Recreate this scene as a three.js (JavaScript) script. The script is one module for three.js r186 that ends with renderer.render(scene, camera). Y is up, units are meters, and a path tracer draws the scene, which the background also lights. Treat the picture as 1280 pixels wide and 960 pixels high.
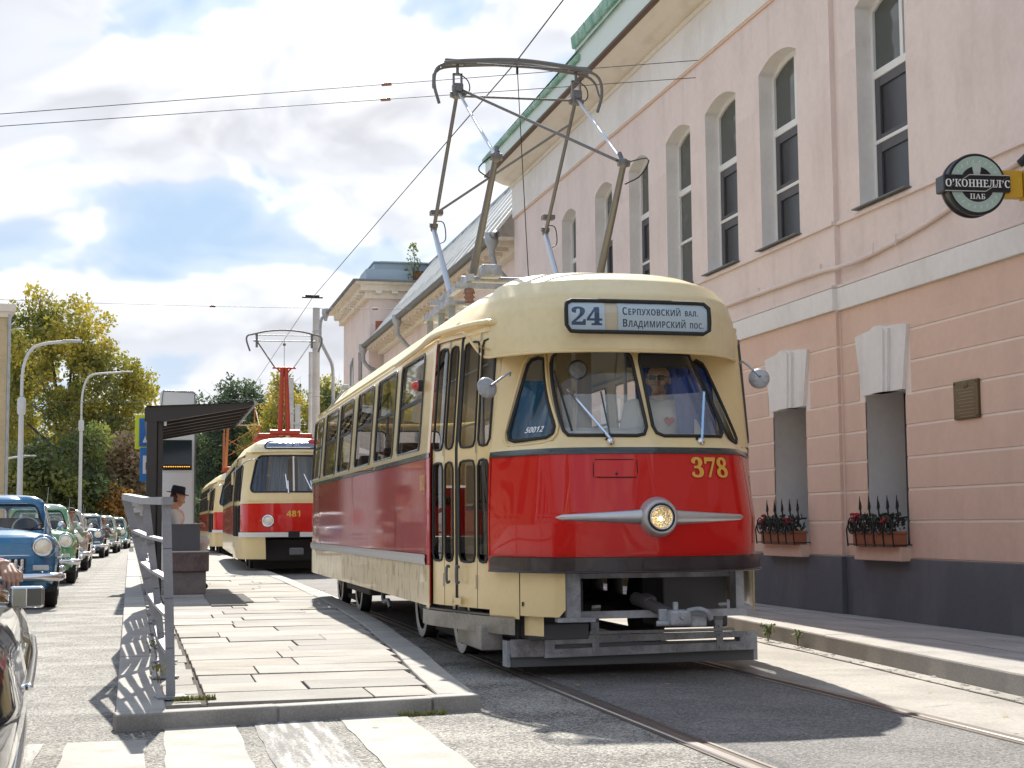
import * as THREE from 'three';
import { mergeGeometries } from 'three/addons/utils/BufferGeometryUtils.js';
import { RoundedBoxGeometry } from 'three/addons/geometries/RoundedBoxGeometry.js';
import { MarchingCubes } from 'three/addons/objects/MarchingCubes.js';

// ---------------------------------------------------------------- camera
const scene = new THREE.Scene();
const EXPOSURE = 3.0;
const CAM = { f: 1897.8, yaw: 0.2327, pitch: 0.0914, roll: -0.0081, h: 1.069 };
const camera = new THREE.PerspectiveCamera(2 * Math.atan(480 / CAM.f) * 180 / Math.PI, 4 / 3, 0.1, 1500);
{
  const { yaw, pitch, roll } = CAM;
  const fwd = new THREE.Vector3(Math.sin(yaw) * Math.cos(pitch), Math.sin(pitch), -Math.cos(yaw) * Math.cos(pitch));
  const right = new THREE.Vector3(Math.cos(yaw), 0, Math.sin(yaw)), up = right.clone().cross(fwd);
  const c = Math.cos(roll), s = Math.sin(roll);
  const r2 = right.clone().multiplyScalar(c).addScaledVector(up, s), u2 = up.clone().multiplyScalar(c).addScaledVector(right, -s);
  camera.position.set(0, CAM.h, 0);
  camera.quaternion.setFromRotationMatrix(new THREE.Matrix4().makeBasis(r2, u2, fwd.clone().negate()));
}
const renderer = new THREE.WebGLRenderer({ antialias: true });
renderer.setSize(1024, 768);
renderer.toneMapping = THREE.LinearToneMapping;
renderer.toneMappingExposure = EXPOSURE;
renderer.shadowMap.enabled = true;

// ---------------------------------------------------------------- numbers
function rng(seed) { let s = seed >>> 0; return () => { s = (s + 0x6d2b79f5) >>> 0; let t = Math.imul(s ^ (s >>> 15), 1 | s); t = (t + Math.imul(t ^ (t >>> 7), 61 | t)) ^ t; return ((t ^ (t >>> 14)) >>> 0) / 4294967296; }; }
const R0 = rng(7), rr = (a, b) => a + (b - a) * R0(), V = (x, y, z) => new THREE.Vector3(x, y, z);
const clamp = (x, a = 0, b = 1) => Math.min(b, Math.max(a, x)), lerp = (a, b, t) => a + (b - a) * t;
const sstep = (a, b, x) => { const t = clamp((x - a) / (b - a)); return t * t * (3 - 2 * t); };
function ip(tab, x) { if (x <= tab[0][0]) return tab[0][1]; for (let i = 1; i < tab.length; i++) if (x <= tab[i][0]) { const [a, b] = tab[i - 1], [c, d] = tab[i]; return lerp(b, d, (x - a) / (c - a || 1)); } return tab[tab.length - 1][1]; }
function hash3(x, y, z) { let h = Math.imul(x | 0, 374761393) ^ Math.imul(y | 0, 668265263) ^ Math.imul(z | 0, 2147483647 ^ 0x5bd1e995); h = Math.imul(h ^ (h >>> 13), 1274126177); h ^= h >>> 16; return (h >>> 0) / 4294967296; }
const mod = (a, n) => ((a % n) + n) % n;
function vn2(x, y, per, sd) { const i = Math.floor(x), j = Math.floor(y), f = x - i, g = y - j, u = f * f * (3 - 2 * f), v = g * g * (3 - 2 * g), H = (a, b) => hash3(mod(a, per), mod(b, per), sd); return lerp(lerp(H(i, j), H(i + 1, j), u), lerp(H(i, j + 1), H(i + 1, j + 1), u), v); }
function fbm2(x, y, per, sd, oct = 5) { let s = 0, a = 0.5, n = 0; for (let o = 0; o < oct; o++) { s += a * vn2(x, y, per, sd + o * 17); n += a; x *= 2; y *= 2; per *= 2; a *= 0.5; } return s / n; }
function vn3(x, y, z, sd) { const i = Math.floor(x), j = Math.floor(y), k = Math.floor(z), f = x - i, g = y - j, h = z - k, u = f * f * (3 - 2 * f), v = g * g * (3 - 2 * g), w = h * h * (3 - 2 * h), H = (a, b, c) => hash3(a + sd * 131, b, c);
  return lerp(lerp(lerp(H(i, j, k), H(i + 1, j, k), u), lerp(H(i, j + 1, k), H(i + 1, j + 1, k), u), v), lerp(lerp(H(i, j, k + 1), H(i + 1, j, k + 1), u), lerp(H(i, j + 1, k + 1), H(i + 1, j + 1, k + 1), u), v), w); }
function fbm3(x, y, z, sd, oct = 5) { let s = 0, a = 0.5, n = 0; for (let o = 0; o < oct; o++) { s += a * vn3(x, y, z, sd + o); n += a; x *= 2.03; y *= 2.03; z *= 2.03; a *= 0.5; } return s / n; }

// ---------------------------------------------------------------- sky and sun
const SUN = V(0.115, 1, -1.2).normalize();
{
  const W = 4096, H = 2048, d = new Float32Array(W * H * 4), k = 1.74 / EXPOSURE;
  const band = [[0, 0.10], [3, 0.12], [6, 0.16], [8.4, 0.13], [9.6, -0.03], [11.2, -0.05], [13, 0.05], [15, 0.15], [25, 0.13], [40, 0.05], [65, -0.02], [90, -0.04]];
  for (let j = 0; j < H; j++) {
    const el = ((j + 0.5) / H - 0.5) * Math.PI, y = Math.sin(el), ce = Math.cos(el), deg = el * 180 / Math.PI, t = clamp(Math.pow(Math.max(0, y), 0.6)), hz = 1 - sstep(0, 5, deg);
    if (y <= 0) { for (let i = 0, o = j * W * 4; i < W; i++, o += 4) { d[o] = d[o + 1] = 0.3 * k; d[o + 2] = 0.29 * k; d[o + 3] = 1; } continue; }
    for (let i = 0; i < W; i++) {
      const az = ((i + 0.5) / W - 0.5) * 2 * Math.PI, x = Math.cos(az) * ce, z = Math.sin(az) * ce, o = (j * W + i) * 4;
      const cs = Math.max(0, x * SUN.x + y * SUN.y + z * SUN.z), glow = Math.pow(cs, 6);
      let r = lerp(0.32, 0.13, t) + 0.14 * glow, g = lerp(0.42, 0.27, t) + 0.13 * glow, b = lerp(0.53, 0.50, t) + 0.10 * glow;
      // cumulus: big heaps by elevation, torn by finer noise, lit from above
      const big = fbm3(x * 4.2 + 3.3, y * 9 + 1.7, z * 4.2 + 2.6, 11, 3) - 0.5, wob = fbm3(x * 9 + 1, y * 16, z * 9, 5, 3) - 0.5;
      const f = (yy) => fbm3(x * 13 + wob * 1.6, yy * 21 + wob, z * 13 + 2.2, 21, 6) - 0.5;
      const base = big * 0.75 + ip(band, deg + 7 * big + 2.4 * wob), n = f(y), dens = base + n * 0.72, a = Math.max(sstep(-0.025, 0.085, dens), 0.42 * sstep(-0.17, 0.05, dens));
      if (a > 0) { const up = f(y + 0.018), lit = clamp((n - up) * 4.5 + 0.42), thick = sstep(0.02, 0.36, dens), c = lerp(0.33, 0.64, clamp(0.75 * lit + 0.45 * (1 - thick))) + 0.2 * glow; const q = a * lerp(0.86, 0.98, thick); r = lerp(r, c * 0.975, q); g = lerp(g, c * 0.985, q); b = lerp(b, c * 1.0 + 0.02, q); }
      r = lerp(r, 0.56, hz * 0.7); g = lerp(g, 0.59, hz * 0.7); b = lerp(b, 0.62, hz * 0.7);
      d[o] = r * k; d[o + 1] = g * k; d[o + 2] = b * k; d[o + 3] = 1;
    }
  }
  const tex = new THREE.DataTexture(d, W, H, THREE.RGBAFormat, THREE.FloatType);
  tex.mapping = THREE.EquirectangularReflectionMapping; tex.magFilter = THREE.LinearFilter; tex.minFilter = THREE.LinearFilter; tex.needsUpdate = true;
  scene.background = tex; scene.environment = tex;
}
const sun = new THREE.DirectionalLight(new THREE.Color(1, 0.94, 0.84), 2.7);
sun.name = 'sun';
sun.position.copy(SUN).multiplyScalar(80); sun.target.position.set(3, 0, -20);
sun.position.add(sun.target.position);
sun.castShadow = true; sun.shadow.mapSize.set(4096, 4096);
Object.assign(sun.shadow.camera, { left: -60, right: 60, top: 60, bottom: -60, near: 1, far: 250 });
scene.add(sun, sun.target);

// ---------------------------------------------------------------- textures and materials
function tex(size, metres, fn, srgb = true) {
  const d = new Uint8Array(size * size * 4), enc = (c) => { c = clamp(c); return Math.round(255 * (srgb ? (c <= 0.0031308 ? c * 12.92 : 1.055 * Math.pow(c, 1 / 2.4) - 0.055) : c)); };
  for (let j = 0; j < size; j++) for (let i = 0; i < size; i++) { const c = fn((i + 0.5) / size, (j + 0.5) / size), o = (j * size + i) * 4; d[o] = enc(c[0]); d[o + 1] = enc(c[1] ?? c[0]); d[o + 2] = enc(c[2] ?? c[0]); d[o + 3] = 255; }
  const t = new THREE.DataTexture(d, size, size); t.wrapS = t.wrapT = THREE.RepeatWrapping; t.magFilter = THREE.LinearFilter; t.minFilter = THREE.LinearMipmapLinearFilter; t.generateMipmaps = true;
  if (srgb) t.colorSpace = THREE.SRGBColorSpace; t.repeat.set(1 / metres[0], 1 / metres[1]); t.needsUpdate = true; return t;
}
const mixc = (a, b, t) => [lerp(a[0], b[0], t), lerp(a[1], b[1], t), lerp(a[2], b[2], t)], mul = (a, k) => [a[0] * k, a[1] * k, a[2] * k];
// a mottled surface: base colour, second colour in soft patches, fine grain, specks
function mottled(size, metres, a, b, { patch = 4, grain = 0.15, gscale = 64, specks = 0, speck = [0.02, 0.02, 0.02], sd = 1, sharp = 0.5 } = {}) {
  return tex(size, [metres, metres], (u, v) => {
    const p = sstep(0.5 - sharp / 2, 0.5 + sharp / 2, fbm2(u * patch, v * patch, patch, sd, 5)), g = fbm2(u * gscale, v * gscale, gscale, sd + 50, 3);
    let c = mul(mixc(a, b, p), 1 + grain * (g - 0.5) * 2);
    if (specks) { const s = vn2(u * gscale * 2, v * gscale * 2, gscale * 2, sd + 90); if (s > 1 - specks) c = mixc(c, speck, (s - 1 + specks) / specks); }
    return c;
  });
}
const bumpTex = (size, metres, sc, sd, oct = 3) => tex(size, [metres, metres], (u, v) => [fbm2(u * sc, v * sc, sc, sd, oct)], false);
const mat = (name, o) => { const m = new THREE.MeshPhysicalMaterial({ roughness: 0.7, metalness: 0, ...o }); m.name = name; if (Array.isArray(o.rgb)) m.color.setRGB(...o.rgb); delete m.rgb; return m; };
const P = (name, rgb, o = {}) => { const m = new THREE.MeshPhysicalMaterial({ roughness: 0.7, metalness: 0, ...o }); m.name = name; m.color.setRGB(...rgb); return m; };

// asphalt: gravel of light and dark stones, in a map that repeats every 1.6 m, under broad patches from vertex colours
const gravel = (sd, lo, hi) => tex(1024, [1.6, 1.6], (u, v) => {
  const s = vn2(u * 150, v * 150, 150, sd), f = vn2(u * 320, v * 320, 320, sd + 3), p = fbm2(u * 5, v * 5, 5, sd + 8, 4);
  const k = clamp(0.5 * s + 0.5 * f + 0.35 * (p - 0.5)); return mixc(lo, hi, sstep(0.2, 0.8, k));
});
const asphaltBump = tex(512, [0.8, 0.8], (u, v) => [0.6 * vn2(u * 80, v * 80, 80, 5) + 0.4 * vn2(u * 160, v * 160, 160, 6)], false);
const M = {
  asphalt: P('asphalt', [1, 1, 1], { map: gravel(3, [0.06, 0.056, 0.052], [0.40, 0.385, 0.355]), bumpMap: asphaltBump, bumpScale: 0.009, roughness: 0.85, vertexColors: true }),
  trackbed: P('track bed asphalt', [1, 1, 1], { map: gravel(13, [0.07, 0.068, 0.066], [0.24, 0.23, 0.22]), bumpMap: asphaltBump, bumpScale: 0.004, roughness: 0.85 }),
  kerbroad: P('pale concrete road edge', [1, 1, 1], { map: mottled(1024, 3, [0.30, 0.28, 0.25], [0.40, 0.375, 0.335], { patch: 6, grain: 0.22, gscale: 200, specks: 0.03, speck: [0.1, 0.09, 0.08], sd: 31 }), bumpMap: asphaltBump, bumpScale: 0.002, roughness: 0.9 }),
  slab: [0, 1, 2, 3, 4].map((i) => P('paving slab', [[0.41, 0.385, 0.35], [0.45, 0.425, 0.39], [0.375, 0.355, 0.325], [0.43, 0.395, 0.35], [0.34, 0.325, 0.305]][i].map((x) => x * 1.72), { map: mottled(512, 1.7, [0.36, 0.355, 0.34], [0.47, 0.465, 0.455], { patch: 5, grain: 0.14, gscale: 120, specks: 0.012, speck: [0.2, 0.19, 0.17], sd: 41 + i }), roughness: 0.85 })),
  kerb: P('granite kerb', [1, 1, 1], { map: mottled(512, 1.1, [0.31, 0.295, 0.27], [0.38, 0.36, 0.33], { patch: 4, grain: 0.25, gscale: 160, specks: 0.05, speck: [0.16, 0.15, 0.14], sd: 51 }), roughness: 0.85 }),
  dirt: P('dark joint soil', [0.07, 0.06, 0.05], { roughness: 1 }),
  sidewalk: P('grey pavement slab', [1, 1, 1], { map: mottled(512, 1.5, [0.33, 0.315, 0.305], [0.42, 0.405, 0.39], { patch: 4, grain: 0.2, gscale: 130, specks: 0.03, speck: [0.12, 0.12, 0.12], sd: 61 }), roughness: 0.9 }),
  roadpaint: P('worn white road paint', [1, 1, 1], { map: mottled(512, 1.3, [0.29, 0.275, 0.245], [0.37, 0.35, 0.315], { patch: 7, grain: 0.15, gscale: 120, specks: 0.03, speck: [0.2, 0.19, 0.18], sd: 66 }), roughness: 0.8 }),
  rail: P('polished rail steel', [0.42, 0.40, 0.38], { metalness: 0.9, roughness: 0.32 }),
  railside: P('rusty rail side', [0.10, 0.075, 0.06], { roughness: 0.8 }),
  black: P('black', [0.015, 0.015, 0.016], { roughness: 0.6 }),
  rubber: P('black rubber', [0.02, 0.02, 0.021], { roughness: 0.65 }),
  chrome: P('chrome', [0.75, 0.75, 0.76], { metalness: 1, roughness: 0.12 }),
  steel: P('grey steel', [0.45, 0.46, 0.48], { metalness: 0.7, roughness: 0.42 }),
  zinc: P('galvanised sheet', [0.42, 0.44, 0.46], { metalness: 0.55, roughness: 0.5, map: mottled(256, 1.2, [0.8, 0.8, 0.8], [1, 1, 1], { patch: 5, grain: 0.15, sd: 71 }) }),
  clear: P('window glass', [0.93, 0.96, 0.95], { transmission: 1, thickness: 0, roughness: 0.02, ior: 1.52 }),
  darkglass: P('dark window glass', [0.018, 0.02, 0.022], { roughness: 0.06, ior: 1.5 }),
  white: P('white paint', [0.74, 0.74, 0.73], { roughness: 0.5 }),
  skin: P('skin', [0.50, 0.29, 0.20], { roughness: 0.55 }),
};
// ---------------------------------------------------------------- geometry helpers
const flat = (g) => { g = g.index ? g.toNonIndexed() : g; for (const n of Object.keys(g.attributes)) if (!['position', 'normal', 'uv'].includes(n)) g.deleteAttribute(n); g.clearGroups(); g.morphAttributes = {}; return g; };
function boxUV(g) {
  const p = g.attributes.position, n = g.attributes.normal, uv = new Float32Array(p.count * 2);
  for (let i = 0; i < p.count; i += 3) {
    const ax = Math.abs(n.getX(i) + n.getX(i + 1) + n.getX(i + 2)), ay = Math.abs(n.getY(i) + n.getY(i + 1) + n.getY(i + 2)), az = Math.abs(n.getZ(i) + n.getZ(i + 1) + n.getZ(i + 2));
    for (let k = i; k < i + 3; k++) { const x = p.getX(k), y = p.getY(k), z = p.getZ(k); if (ay >= ax && ay >= az) { uv[2 * k] = x; uv[2 * k + 1] = z; } else if (ax >= az) { uv[2 * k] = z; uv[2 * k + 1] = y; } else { uv[2 * k] = x; uv[2 * k + 1] = y; } }
  }
  g.setAttribute('uv', new THREE.BufferAttribute(uv, 2)); return g;
}
function merge(list) { const a = list.flat(9).filter(Boolean).map((g) => { const k = g.userData.keepUV; g = flat(g); return k ? g : boxUV(g); }); const g = a.length === 1 ? a[0] : mergeGeometries(a, false); g.userData.done = true; return g; }
const at = (g, x = 0, y = 0, z = 0, rx = 0, ry = 0, rz = 0) => g.applyMatrix4(new THREE.Matrix4().makeRotationFromEuler(new THREE.Euler(rx, ry, rz)).setPosition(x, y, z));
const box = (w, h, d, x = 0, y = 0, z = 0, rx = 0, ry = 0, rz = 0) => at(new THREE.BoxGeometry(w, h, d), x, y, z, rx, ry, rz);
const rbox = (w, h, d, r, x = 0, y = 0, z = 0, rx = 0, ry = 0, rz = 0) => at(new RoundedBoxGeometry(w, h, d, 2, Math.min(r, w / 2.01, h / 2.01, d / 2.01)), x, y, z, rx, ry, rz);
// box between x0..x1 etc
const bb = (x0, x1, y0, y1, z0, z1, r = 0) => r ? rbox(Math.abs(x1 - x0), Math.abs(y1 - y0), Math.abs(z1 - z0), r, (x0 + x1) / 2, (y0 + y1) / 2, (z0 + z1) / 2) : box(Math.abs(x1 - x0), Math.abs(y1 - y0), Math.abs(z1 - z0), (x0 + x1) / 2, (y0 + y1) / 2, (z0 + z1) / 2);
const asV = (a) => (a.isVector3 ? a : V(...a));
function rod(a, b, r0, r1 = r0, n = 8) { a = asV(a); b = asV(b); const d = b.clone().sub(a), L = d.length(), g = new THREE.CylinderGeometry(r1, r0, L, n); g.applyMatrix4(new THREE.Matrix4().makeRotationFromQuaternion(new THREE.Quaternion().setFromUnitVectors(V(0, 1, 0), d.normalize()))); g.translate((a.x + b.x) / 2, (a.y + b.y) / 2, (a.z + b.z) / 2); return g; }
// a flat bar between two points, w across (towards 'side'), t thick
function bar(a, b, w, t, side = V(1, 0, 0)) { a = asV(a); b = asV(b); const d = b.clone().sub(a), L = d.length(), y = d.normalize(), x = side.clone().addScaledVector(y, -side.dot(y)).normalize(), z = x.clone().cross(y), g = new THREE.BoxGeometry(w, L, t); g.applyMatrix4(new THREE.Matrix4().makeBasis(x, y, z)); g.translate((a.x + b.x) / 2, (a.y + b.y) / 2, (a.z + b.z) / 2); return g; }
const tube = (pts, r, n = 6, closed = false, seg = 0, tension = 0.5) => new THREE.TubeGeometry(new THREE.CatmullRomCurve3(pts.map(asV), closed, 'catmullrom', tension), seg || Math.max(8, pts.length * 4), r, n, closed);
const ptube = (pts, r, n = 6, closed = false) => { pts = pts.map(asV); const c = new THREE.CatmullRomCurve3(pts, closed, 'catmullrom', 0.0001); return new THREE.TubeGeometry(c, pts.length * (closed ? 1 : 1) + (closed ? 0 : -1), r, n, closed); };
const lathe = (pts, n = 20) => new THREE.LatheGeometry(pts.map(([r, y]) => new THREE.Vector2(r, y)), n);
const ball = (r, x, y, z, n = 12, sx = 1, sy = 1, sz = 1) => { const g = new THREE.SphereGeometry(r, n, Math.max(6, n * 0.7 | 0)); g.scale(sx, sy, sz); g.translate(x, y, z); return g; };
const shape = (pts, holes = []) => { const s = new THREE.Shape(pts.map(([x, y]) => new THREE.Vector2(x, y))); for (const h of holes) s.holes.push(new THREE.Path(h.map(([x, y]) => new THREE.Vector2(x, y)))); return s; };
const extrude = (s, depth, bevel = 0) => new THREE.ExtrudeGeometry(s, { depth, bevelEnabled: bevel > 0, bevelThickness: bevel, bevelSize: bevel, bevelSegments: 2, curveSegments: 8 });
// sweep a closed outline [[a,b]...] (a -> x, b -> y) straight along z
const prismZ = (pts, z0, z1) => { const g = extrude(shape(pts), z1 - z0); g.translate(0, 0, z0); return g; };
// sheet through a grid of points rows[i][j]
function sheet(rows, uvScale = null) {
  const n = rows.length, m = rows[0].length, pos = [], uv = [], idx = [];
  for (let i = 0; i < n; i++) for (let j = 0; j < m; j++) { const p = rows[i][j]; pos.push(p[0], p[1], p[2]); uv.push(uvScale ? p[0] : j / (m - 1), uvScale ? p[2] : i / (n - 1)); }
  for (let i = 0; i < n - 1; i++) for (let j = 0; j < m - 1; j++) { const a = i * m + j; idx.push(a, a + 1, a + m, a + 1, a + m + 1, a + m); }
  const g = new THREE.BufferGeometry(); g.setAttribute('position', new THREE.Float32BufferAttribute(pos, 3)); g.setAttribute('uv', new THREE.Float32BufferAttribute(uv, 2)); g.setIndex(idx); g.computeVertexNormals(); if (uvScale) g.userData.keepUV = true; return g;
}
const keep = (g) => { g.userData.keepUV = true; return g; };

// ---------------------------------------------------------------- things and parts
const taken = new Map();
function numbered(n) { const k = taken.get(n) ?? 0; taken.set(n, k + 1); return k ? `${n}_${String(k).padStart(3, '0')}` : n; }
function tag(o, label, category, group, kind) { if (label) o.userData.label = label; if (category) o.userData.category = category; if (group) o.userData.group = group; if (kind) o.userData.kind = kind; return o; }
function thing(name, label, category, pos = [0, 0, 0], ry = 0, group) { const o = new THREE.Group(); o.name = numbered(name); o.position.set(...pos); o.rotation.y = ry; scene.add(o); return tag(o, label, category, group); }
function mesh(name, geo, m) { const g = geo.isBufferGeometry && (geo.userData.done || geo.userData.raw) ? geo : merge([geo]); const o = new THREE.Mesh(g, m); o.name = name; o.castShadow = o.receiveShadow = true; return o; }
function part(name, geo, m, parent, label) { const o = mesh(name, geo, m); if (label) o.userData.label = label; parent.add(o); return o; }
function solo(name, label, category, geo, m, group) { const o = mesh(numbered(name), geo, m); scene.add(o); return tag(o, label, category, group); }
function struct(name, geo, m, parent) { const o = mesh(parent ? name : numbered(name), geo, m); (parent ?? scene).add(o); if (!parent) o.userData.kind = 'structure'; return o; }
function structGroup(name, pos = [0, 0, 0]) { const o = new THREE.Group(); o.name = numbered(name); o.position.set(...pos); o.userData.kind = 'structure'; scene.add(o); return o; }
function copyOf(root, label, pos, ry) { const c = root.clone(); c.name = numbered(root.name.replace(/_\d{3}$/, '')); c.userData = { ...root.userData, label }; if (pos) c.position.set(...pos); if (ry !== undefined) c.rotation.y = ry; scene.add(c); return c; }
function raw(g) { g.userData.raw = true; return g; }
// canvas print
function print(w, h, draw, alpha = false) { const c = document.createElement('canvas'); c.width = w; c.height = h; const x = c.getContext('2d'); draw(x, w, h); const t = new THREE.CanvasTexture(c); t.colorSpace = THREE.SRGBColorSpace; t.magFilter = THREE.LinearFilter; return t; }

// ---------------------------------------------------------------- curved sheet-metal hulls
function crPath(pts, n = 24) { const out = []; for (let i = 0; i < pts.length - 1; i++) { const p0 = pts[Math.max(i - 1, 0)], p1 = pts[i], p2 = pts[i + 1], p3 = pts[Math.min(i + 2, pts.length - 1)]; for (let k = 0; k < n; k++) { const t = k / n; out.push([0, 1].map((c) => 0.5 * (2 * p1[c] + (p2[c] - p0[c]) * t + (2 * p0[c] - 5 * p1[c] + 4 * p2[c] - p3[c]) * t * t + (3 * p1[c] - p0[c] - 3 * p2[c] + p3[c]) * t * t * t))); } } out.push(pts[pts.length - 1]); return out; }
class Hull {
  // half plan from rear centre round the near (-x) side to front centre; u is the length along it, measured from the front centre (negative on the near side)
  constructor({ rear, front, spine, side, nose, wa, wb }) {
    Object.assign(this, { spine, side, nose, wa, wb });
    this.path = [...crPath(rear), ...crPath(front)]; this.s = [0];
    for (let i = 1; i < this.path.length; i++) this.s.push(this.s[i - 1] + Math.hypot(this.path[i][0] - this.path[i - 1][0], this.path[i][1] - this.path[i - 1][1]));
    this.L = this.s[this.s.length - 1];
  }
  B(u) { let q = u + this.L; const s = this.s; let lo = 0, hi = s.length - 1; q = clamp(q, 0, this.L); while (hi - lo > 1) { const m = (lo + hi) >> 1; if (s[m] <= q) lo = m; else hi = m; } const t = (q - s[lo]) / (s[hi] - s[lo] || 1); return [lerp(this.path[lo][0], this.path[hi][0], t), lerp(this.path[lo][1], this.path[hi][1], t)]; }
  uz(z) { for (let i = 1; i < this.path.length; i++) if (this.path[i][1] >= z && this.path[i][1] > this.path[i - 1][1]) { const t = (z - this.path[i - 1][1]) / (this.path[i][1] - this.path[i - 1][1]); return lerp(this.s[i - 1], this.s[i], clamp(t)) - this.L; } return 0; }
  at(u, v) { // v is a height for wall hulls, 0..1 for roof hulls (when side holds pairs of [t, y])
    let m = 1; if (u > 0) { u = -u; m = -1; }
    const b = this.B(u), sp = [0, clamp(b[1], this.spine[0], this.spine[1])], w = sstep(this.wa, this.wb, u);
    let t, y;
    if (this.roof) { const n = v * (this.side.length - 1), i = clamp(Math.floor(n), 0, this.side.length - 2), f = n - i, A = this.side, C = this.nose; t = lerp(lerp(A[i][0], A[i + 1][0], f), lerp(C[i][0], C[i + 1][0], f), w); y = lerp(lerp(A[i][1], A[i + 1][1], f), lerp(C[i][1], C[i + 1][1], f), w); }
    else { y = v; t = lerp(ip(this.side, v), ip(this.nose, v), w) / (Math.hypot(b[0] - sp[0], b[1] - sp[1]) || 1); }
    return V((b[0] + (sp[0] - b[0]) * t) * m, y, b[1] + (sp[1] - b[1]) * t);
  }
  normal(u, v, e = 0.004) { const a = this.at(u - e, v), b = this.at(u + e, v), c = this.at(u, v - (this.roof ? e * 0.5 : e)), d = this.at(u, v + (this.roof ? e * 0.5 : e)); return b.sub(a).cross(d.sub(c)).normalize(); }
  off(u, v, o) { const p = this.at(u, v); return o ? p.addScaledVector(this.normal(u, v), o) : p; }
  // sheet over [u0,u1]x[v0,v1]; cut(u,v) > 0 is kept; off may be a function
  patch(u0, u1, v0, v1, step, off = 0, cut = null, vstep = step) {
    const nu = Math.max(1, Math.ceil((u1 - u0) / step)), nv = Math.max(1, Math.ceil((v1 - v0) / vstep)), O = typeof off === 'function' ? off : () => off, pos = [], nor = [], uv = [];
    const mk = (i, j) => { const u = lerp(u0, u1, i / nu), v = lerp(v0, v1, j / nv), n = this.normal(u, v); return { u, v, n, p: this.at(u, v).addScaledVector(n, O(u, v)), s: cut ? cut(u, v) : 1 }; };
    const mid = (a, b) => { const t = a.s / (a.s - b.s); return { u: lerp(a.u, b.u, t), v: lerp(a.v, b.v, t), n: a.n.clone().lerp(b.n, t).normalize(), p: a.p.clone().lerp(b.p, t), s: 0 }; };
    const put = (q) => { pos.push(q.p.x, q.p.y, q.p.z); nor.push(q.n.x, q.n.y, q.n.z); uv.push(q.u, q.v); };
    const tri = (a, b, c) => { const poly = []; const T = [a, b, c]; for (let i = 0; i < 3; i++) { const p = T[i], q = T[(i + 1) % 3]; if (p.s > 0) poly.push(p); if ((p.s > 0) !== (q.s > 0)) poly.push(mid(p, q)); } for (let i = 2; i < poly.length; i++) { put(poly[0]); put(poly[i - 1]); put(poly[i]); } };
    let prev = null;
    for (let i = 0; i <= nu; i++) { const col = []; for (let j = 0; j <= nv; j++) col.push(mk(i, j)); if (prev) for (let j = 0; j < nv; j++) { tri(prev[j], col[j], col[j + 1]); tri(prev[j], col[j + 1], prev[j + 1]); } prev = col; }
    const g = new THREE.BufferGeometry(); g.setAttribute('position', new THREE.Float32BufferAttribute(pos, 3)); g.setAttribute('normal', new THREE.Float32BufferAttribute(nor, 3)); g.setAttribute('uv', new THREE.Float32BufferAttribute(uv, 2)); return keep(g);
  }
}
// rounded polygons in (u, v): signed distance (positive outside), outline
class RPoly {
  constructor(pts, r) {
    this.r = r; let A = 0; const n = pts.length; for (let i = 0; i < n; i++) { const [a, b] = pts[i], [c, d] = pts[(i + 1) % n]; A += a * d - b * c; }
    if (A < 0) pts = [...pts].reverse();
    this.out = pts; this.pts = pts.map((p, i) => { const a = pts[(i + n - 1) % n], c = pts[(i + 1) % n], d1 = norm2([p[0] - a[0], p[1] - a[1]]), d2 = norm2([c[0] - p[0], c[1] - p[1]]), n1 = [-d1[1], d1[0]], n2 = [-d2[1], d2[0]], k = r / (1 + n1[0] * n2[0] + n1[1] * n2[1]); return [p[0] + (n1[0] + n2[0]) * k, p[1] + (n1[1] + n2[1]) * k]; });
    this.box = [Math.min(...pts.map((p) => p[0])), Math.max(...pts.map((p) => p[0])), Math.min(...pts.map((p) => p[1])), Math.max(...pts.map((p) => p[1]))];
  }
  d(u, v) { const P = this.pts, n = P.length; let d = 1e9, inside = true; for (let i = 0; i < n; i++) { const a = P[i], b = P[(i + 1) % n], ex = b[0] - a[0], ey = b[1] - a[1], wx = u - a[0], wy = v - a[1], t = clamp((wx * ex + wy * ey) / (ex * ex + ey * ey)); d = Math.min(d, Math.hypot(wx - ex * t, wy - ey * t)); if (ex * wy - ey * wx < 0) inside = false; } return (inside ? -d : d) - this.r; }
  outline(k = 5, grow = 0) { const P = this.pts, n = P.length, out = [], r = this.r + grow; for (let i = 0; i < n; i++) { const a = P[(i + n - 1) % n], p = P[i], c = P[(i + 1) % n]; let t0 = Math.atan2(p[1] - a[1], p[0] - a[0]) - Math.PI / 2, t1 = Math.atan2(c[1] - p[1], c[0] - p[0]) - Math.PI / 2; while (t1 < t0) t1 += 2 * Math.PI; for (let j = 0; j <= k; j++) { const t = lerp(t0, t1, j / k); out.push([p[0] + r * Math.cos(t), p[1] + r * Math.sin(t)]); } const L = Math.hypot(c[0] - p[0], c[1] - p[1]), m = Math.max(1, Math.round(L / 0.1)); for (let j = 1; j < m; j++) { const q = [lerp(p[0], c[0], j / m), lerp(p[1], c[1], j / m)]; out.push([q[0] + r * Math.cos(t1), q[1] + r * Math.sin(t1)]); } } return out; }
}
const norm2 = (a) => { const l = Math.hypot(a[0], a[1]) || 1; return [a[0] / l, a[1] / l]; };
const rrect = (u0, u1, v0, v1, r) => new RPoly([[u0, v0], [u1, v0], [u1, v1], [u0, v1]], r);
const holes = (list) => (u, v) => { let d = 1; for (const w of list) { const b = w.box; if (u > b[0] - 0.3 && u < b[1] + 0.3) d = Math.min(d, w.d(u, v)); } return d; };
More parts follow.
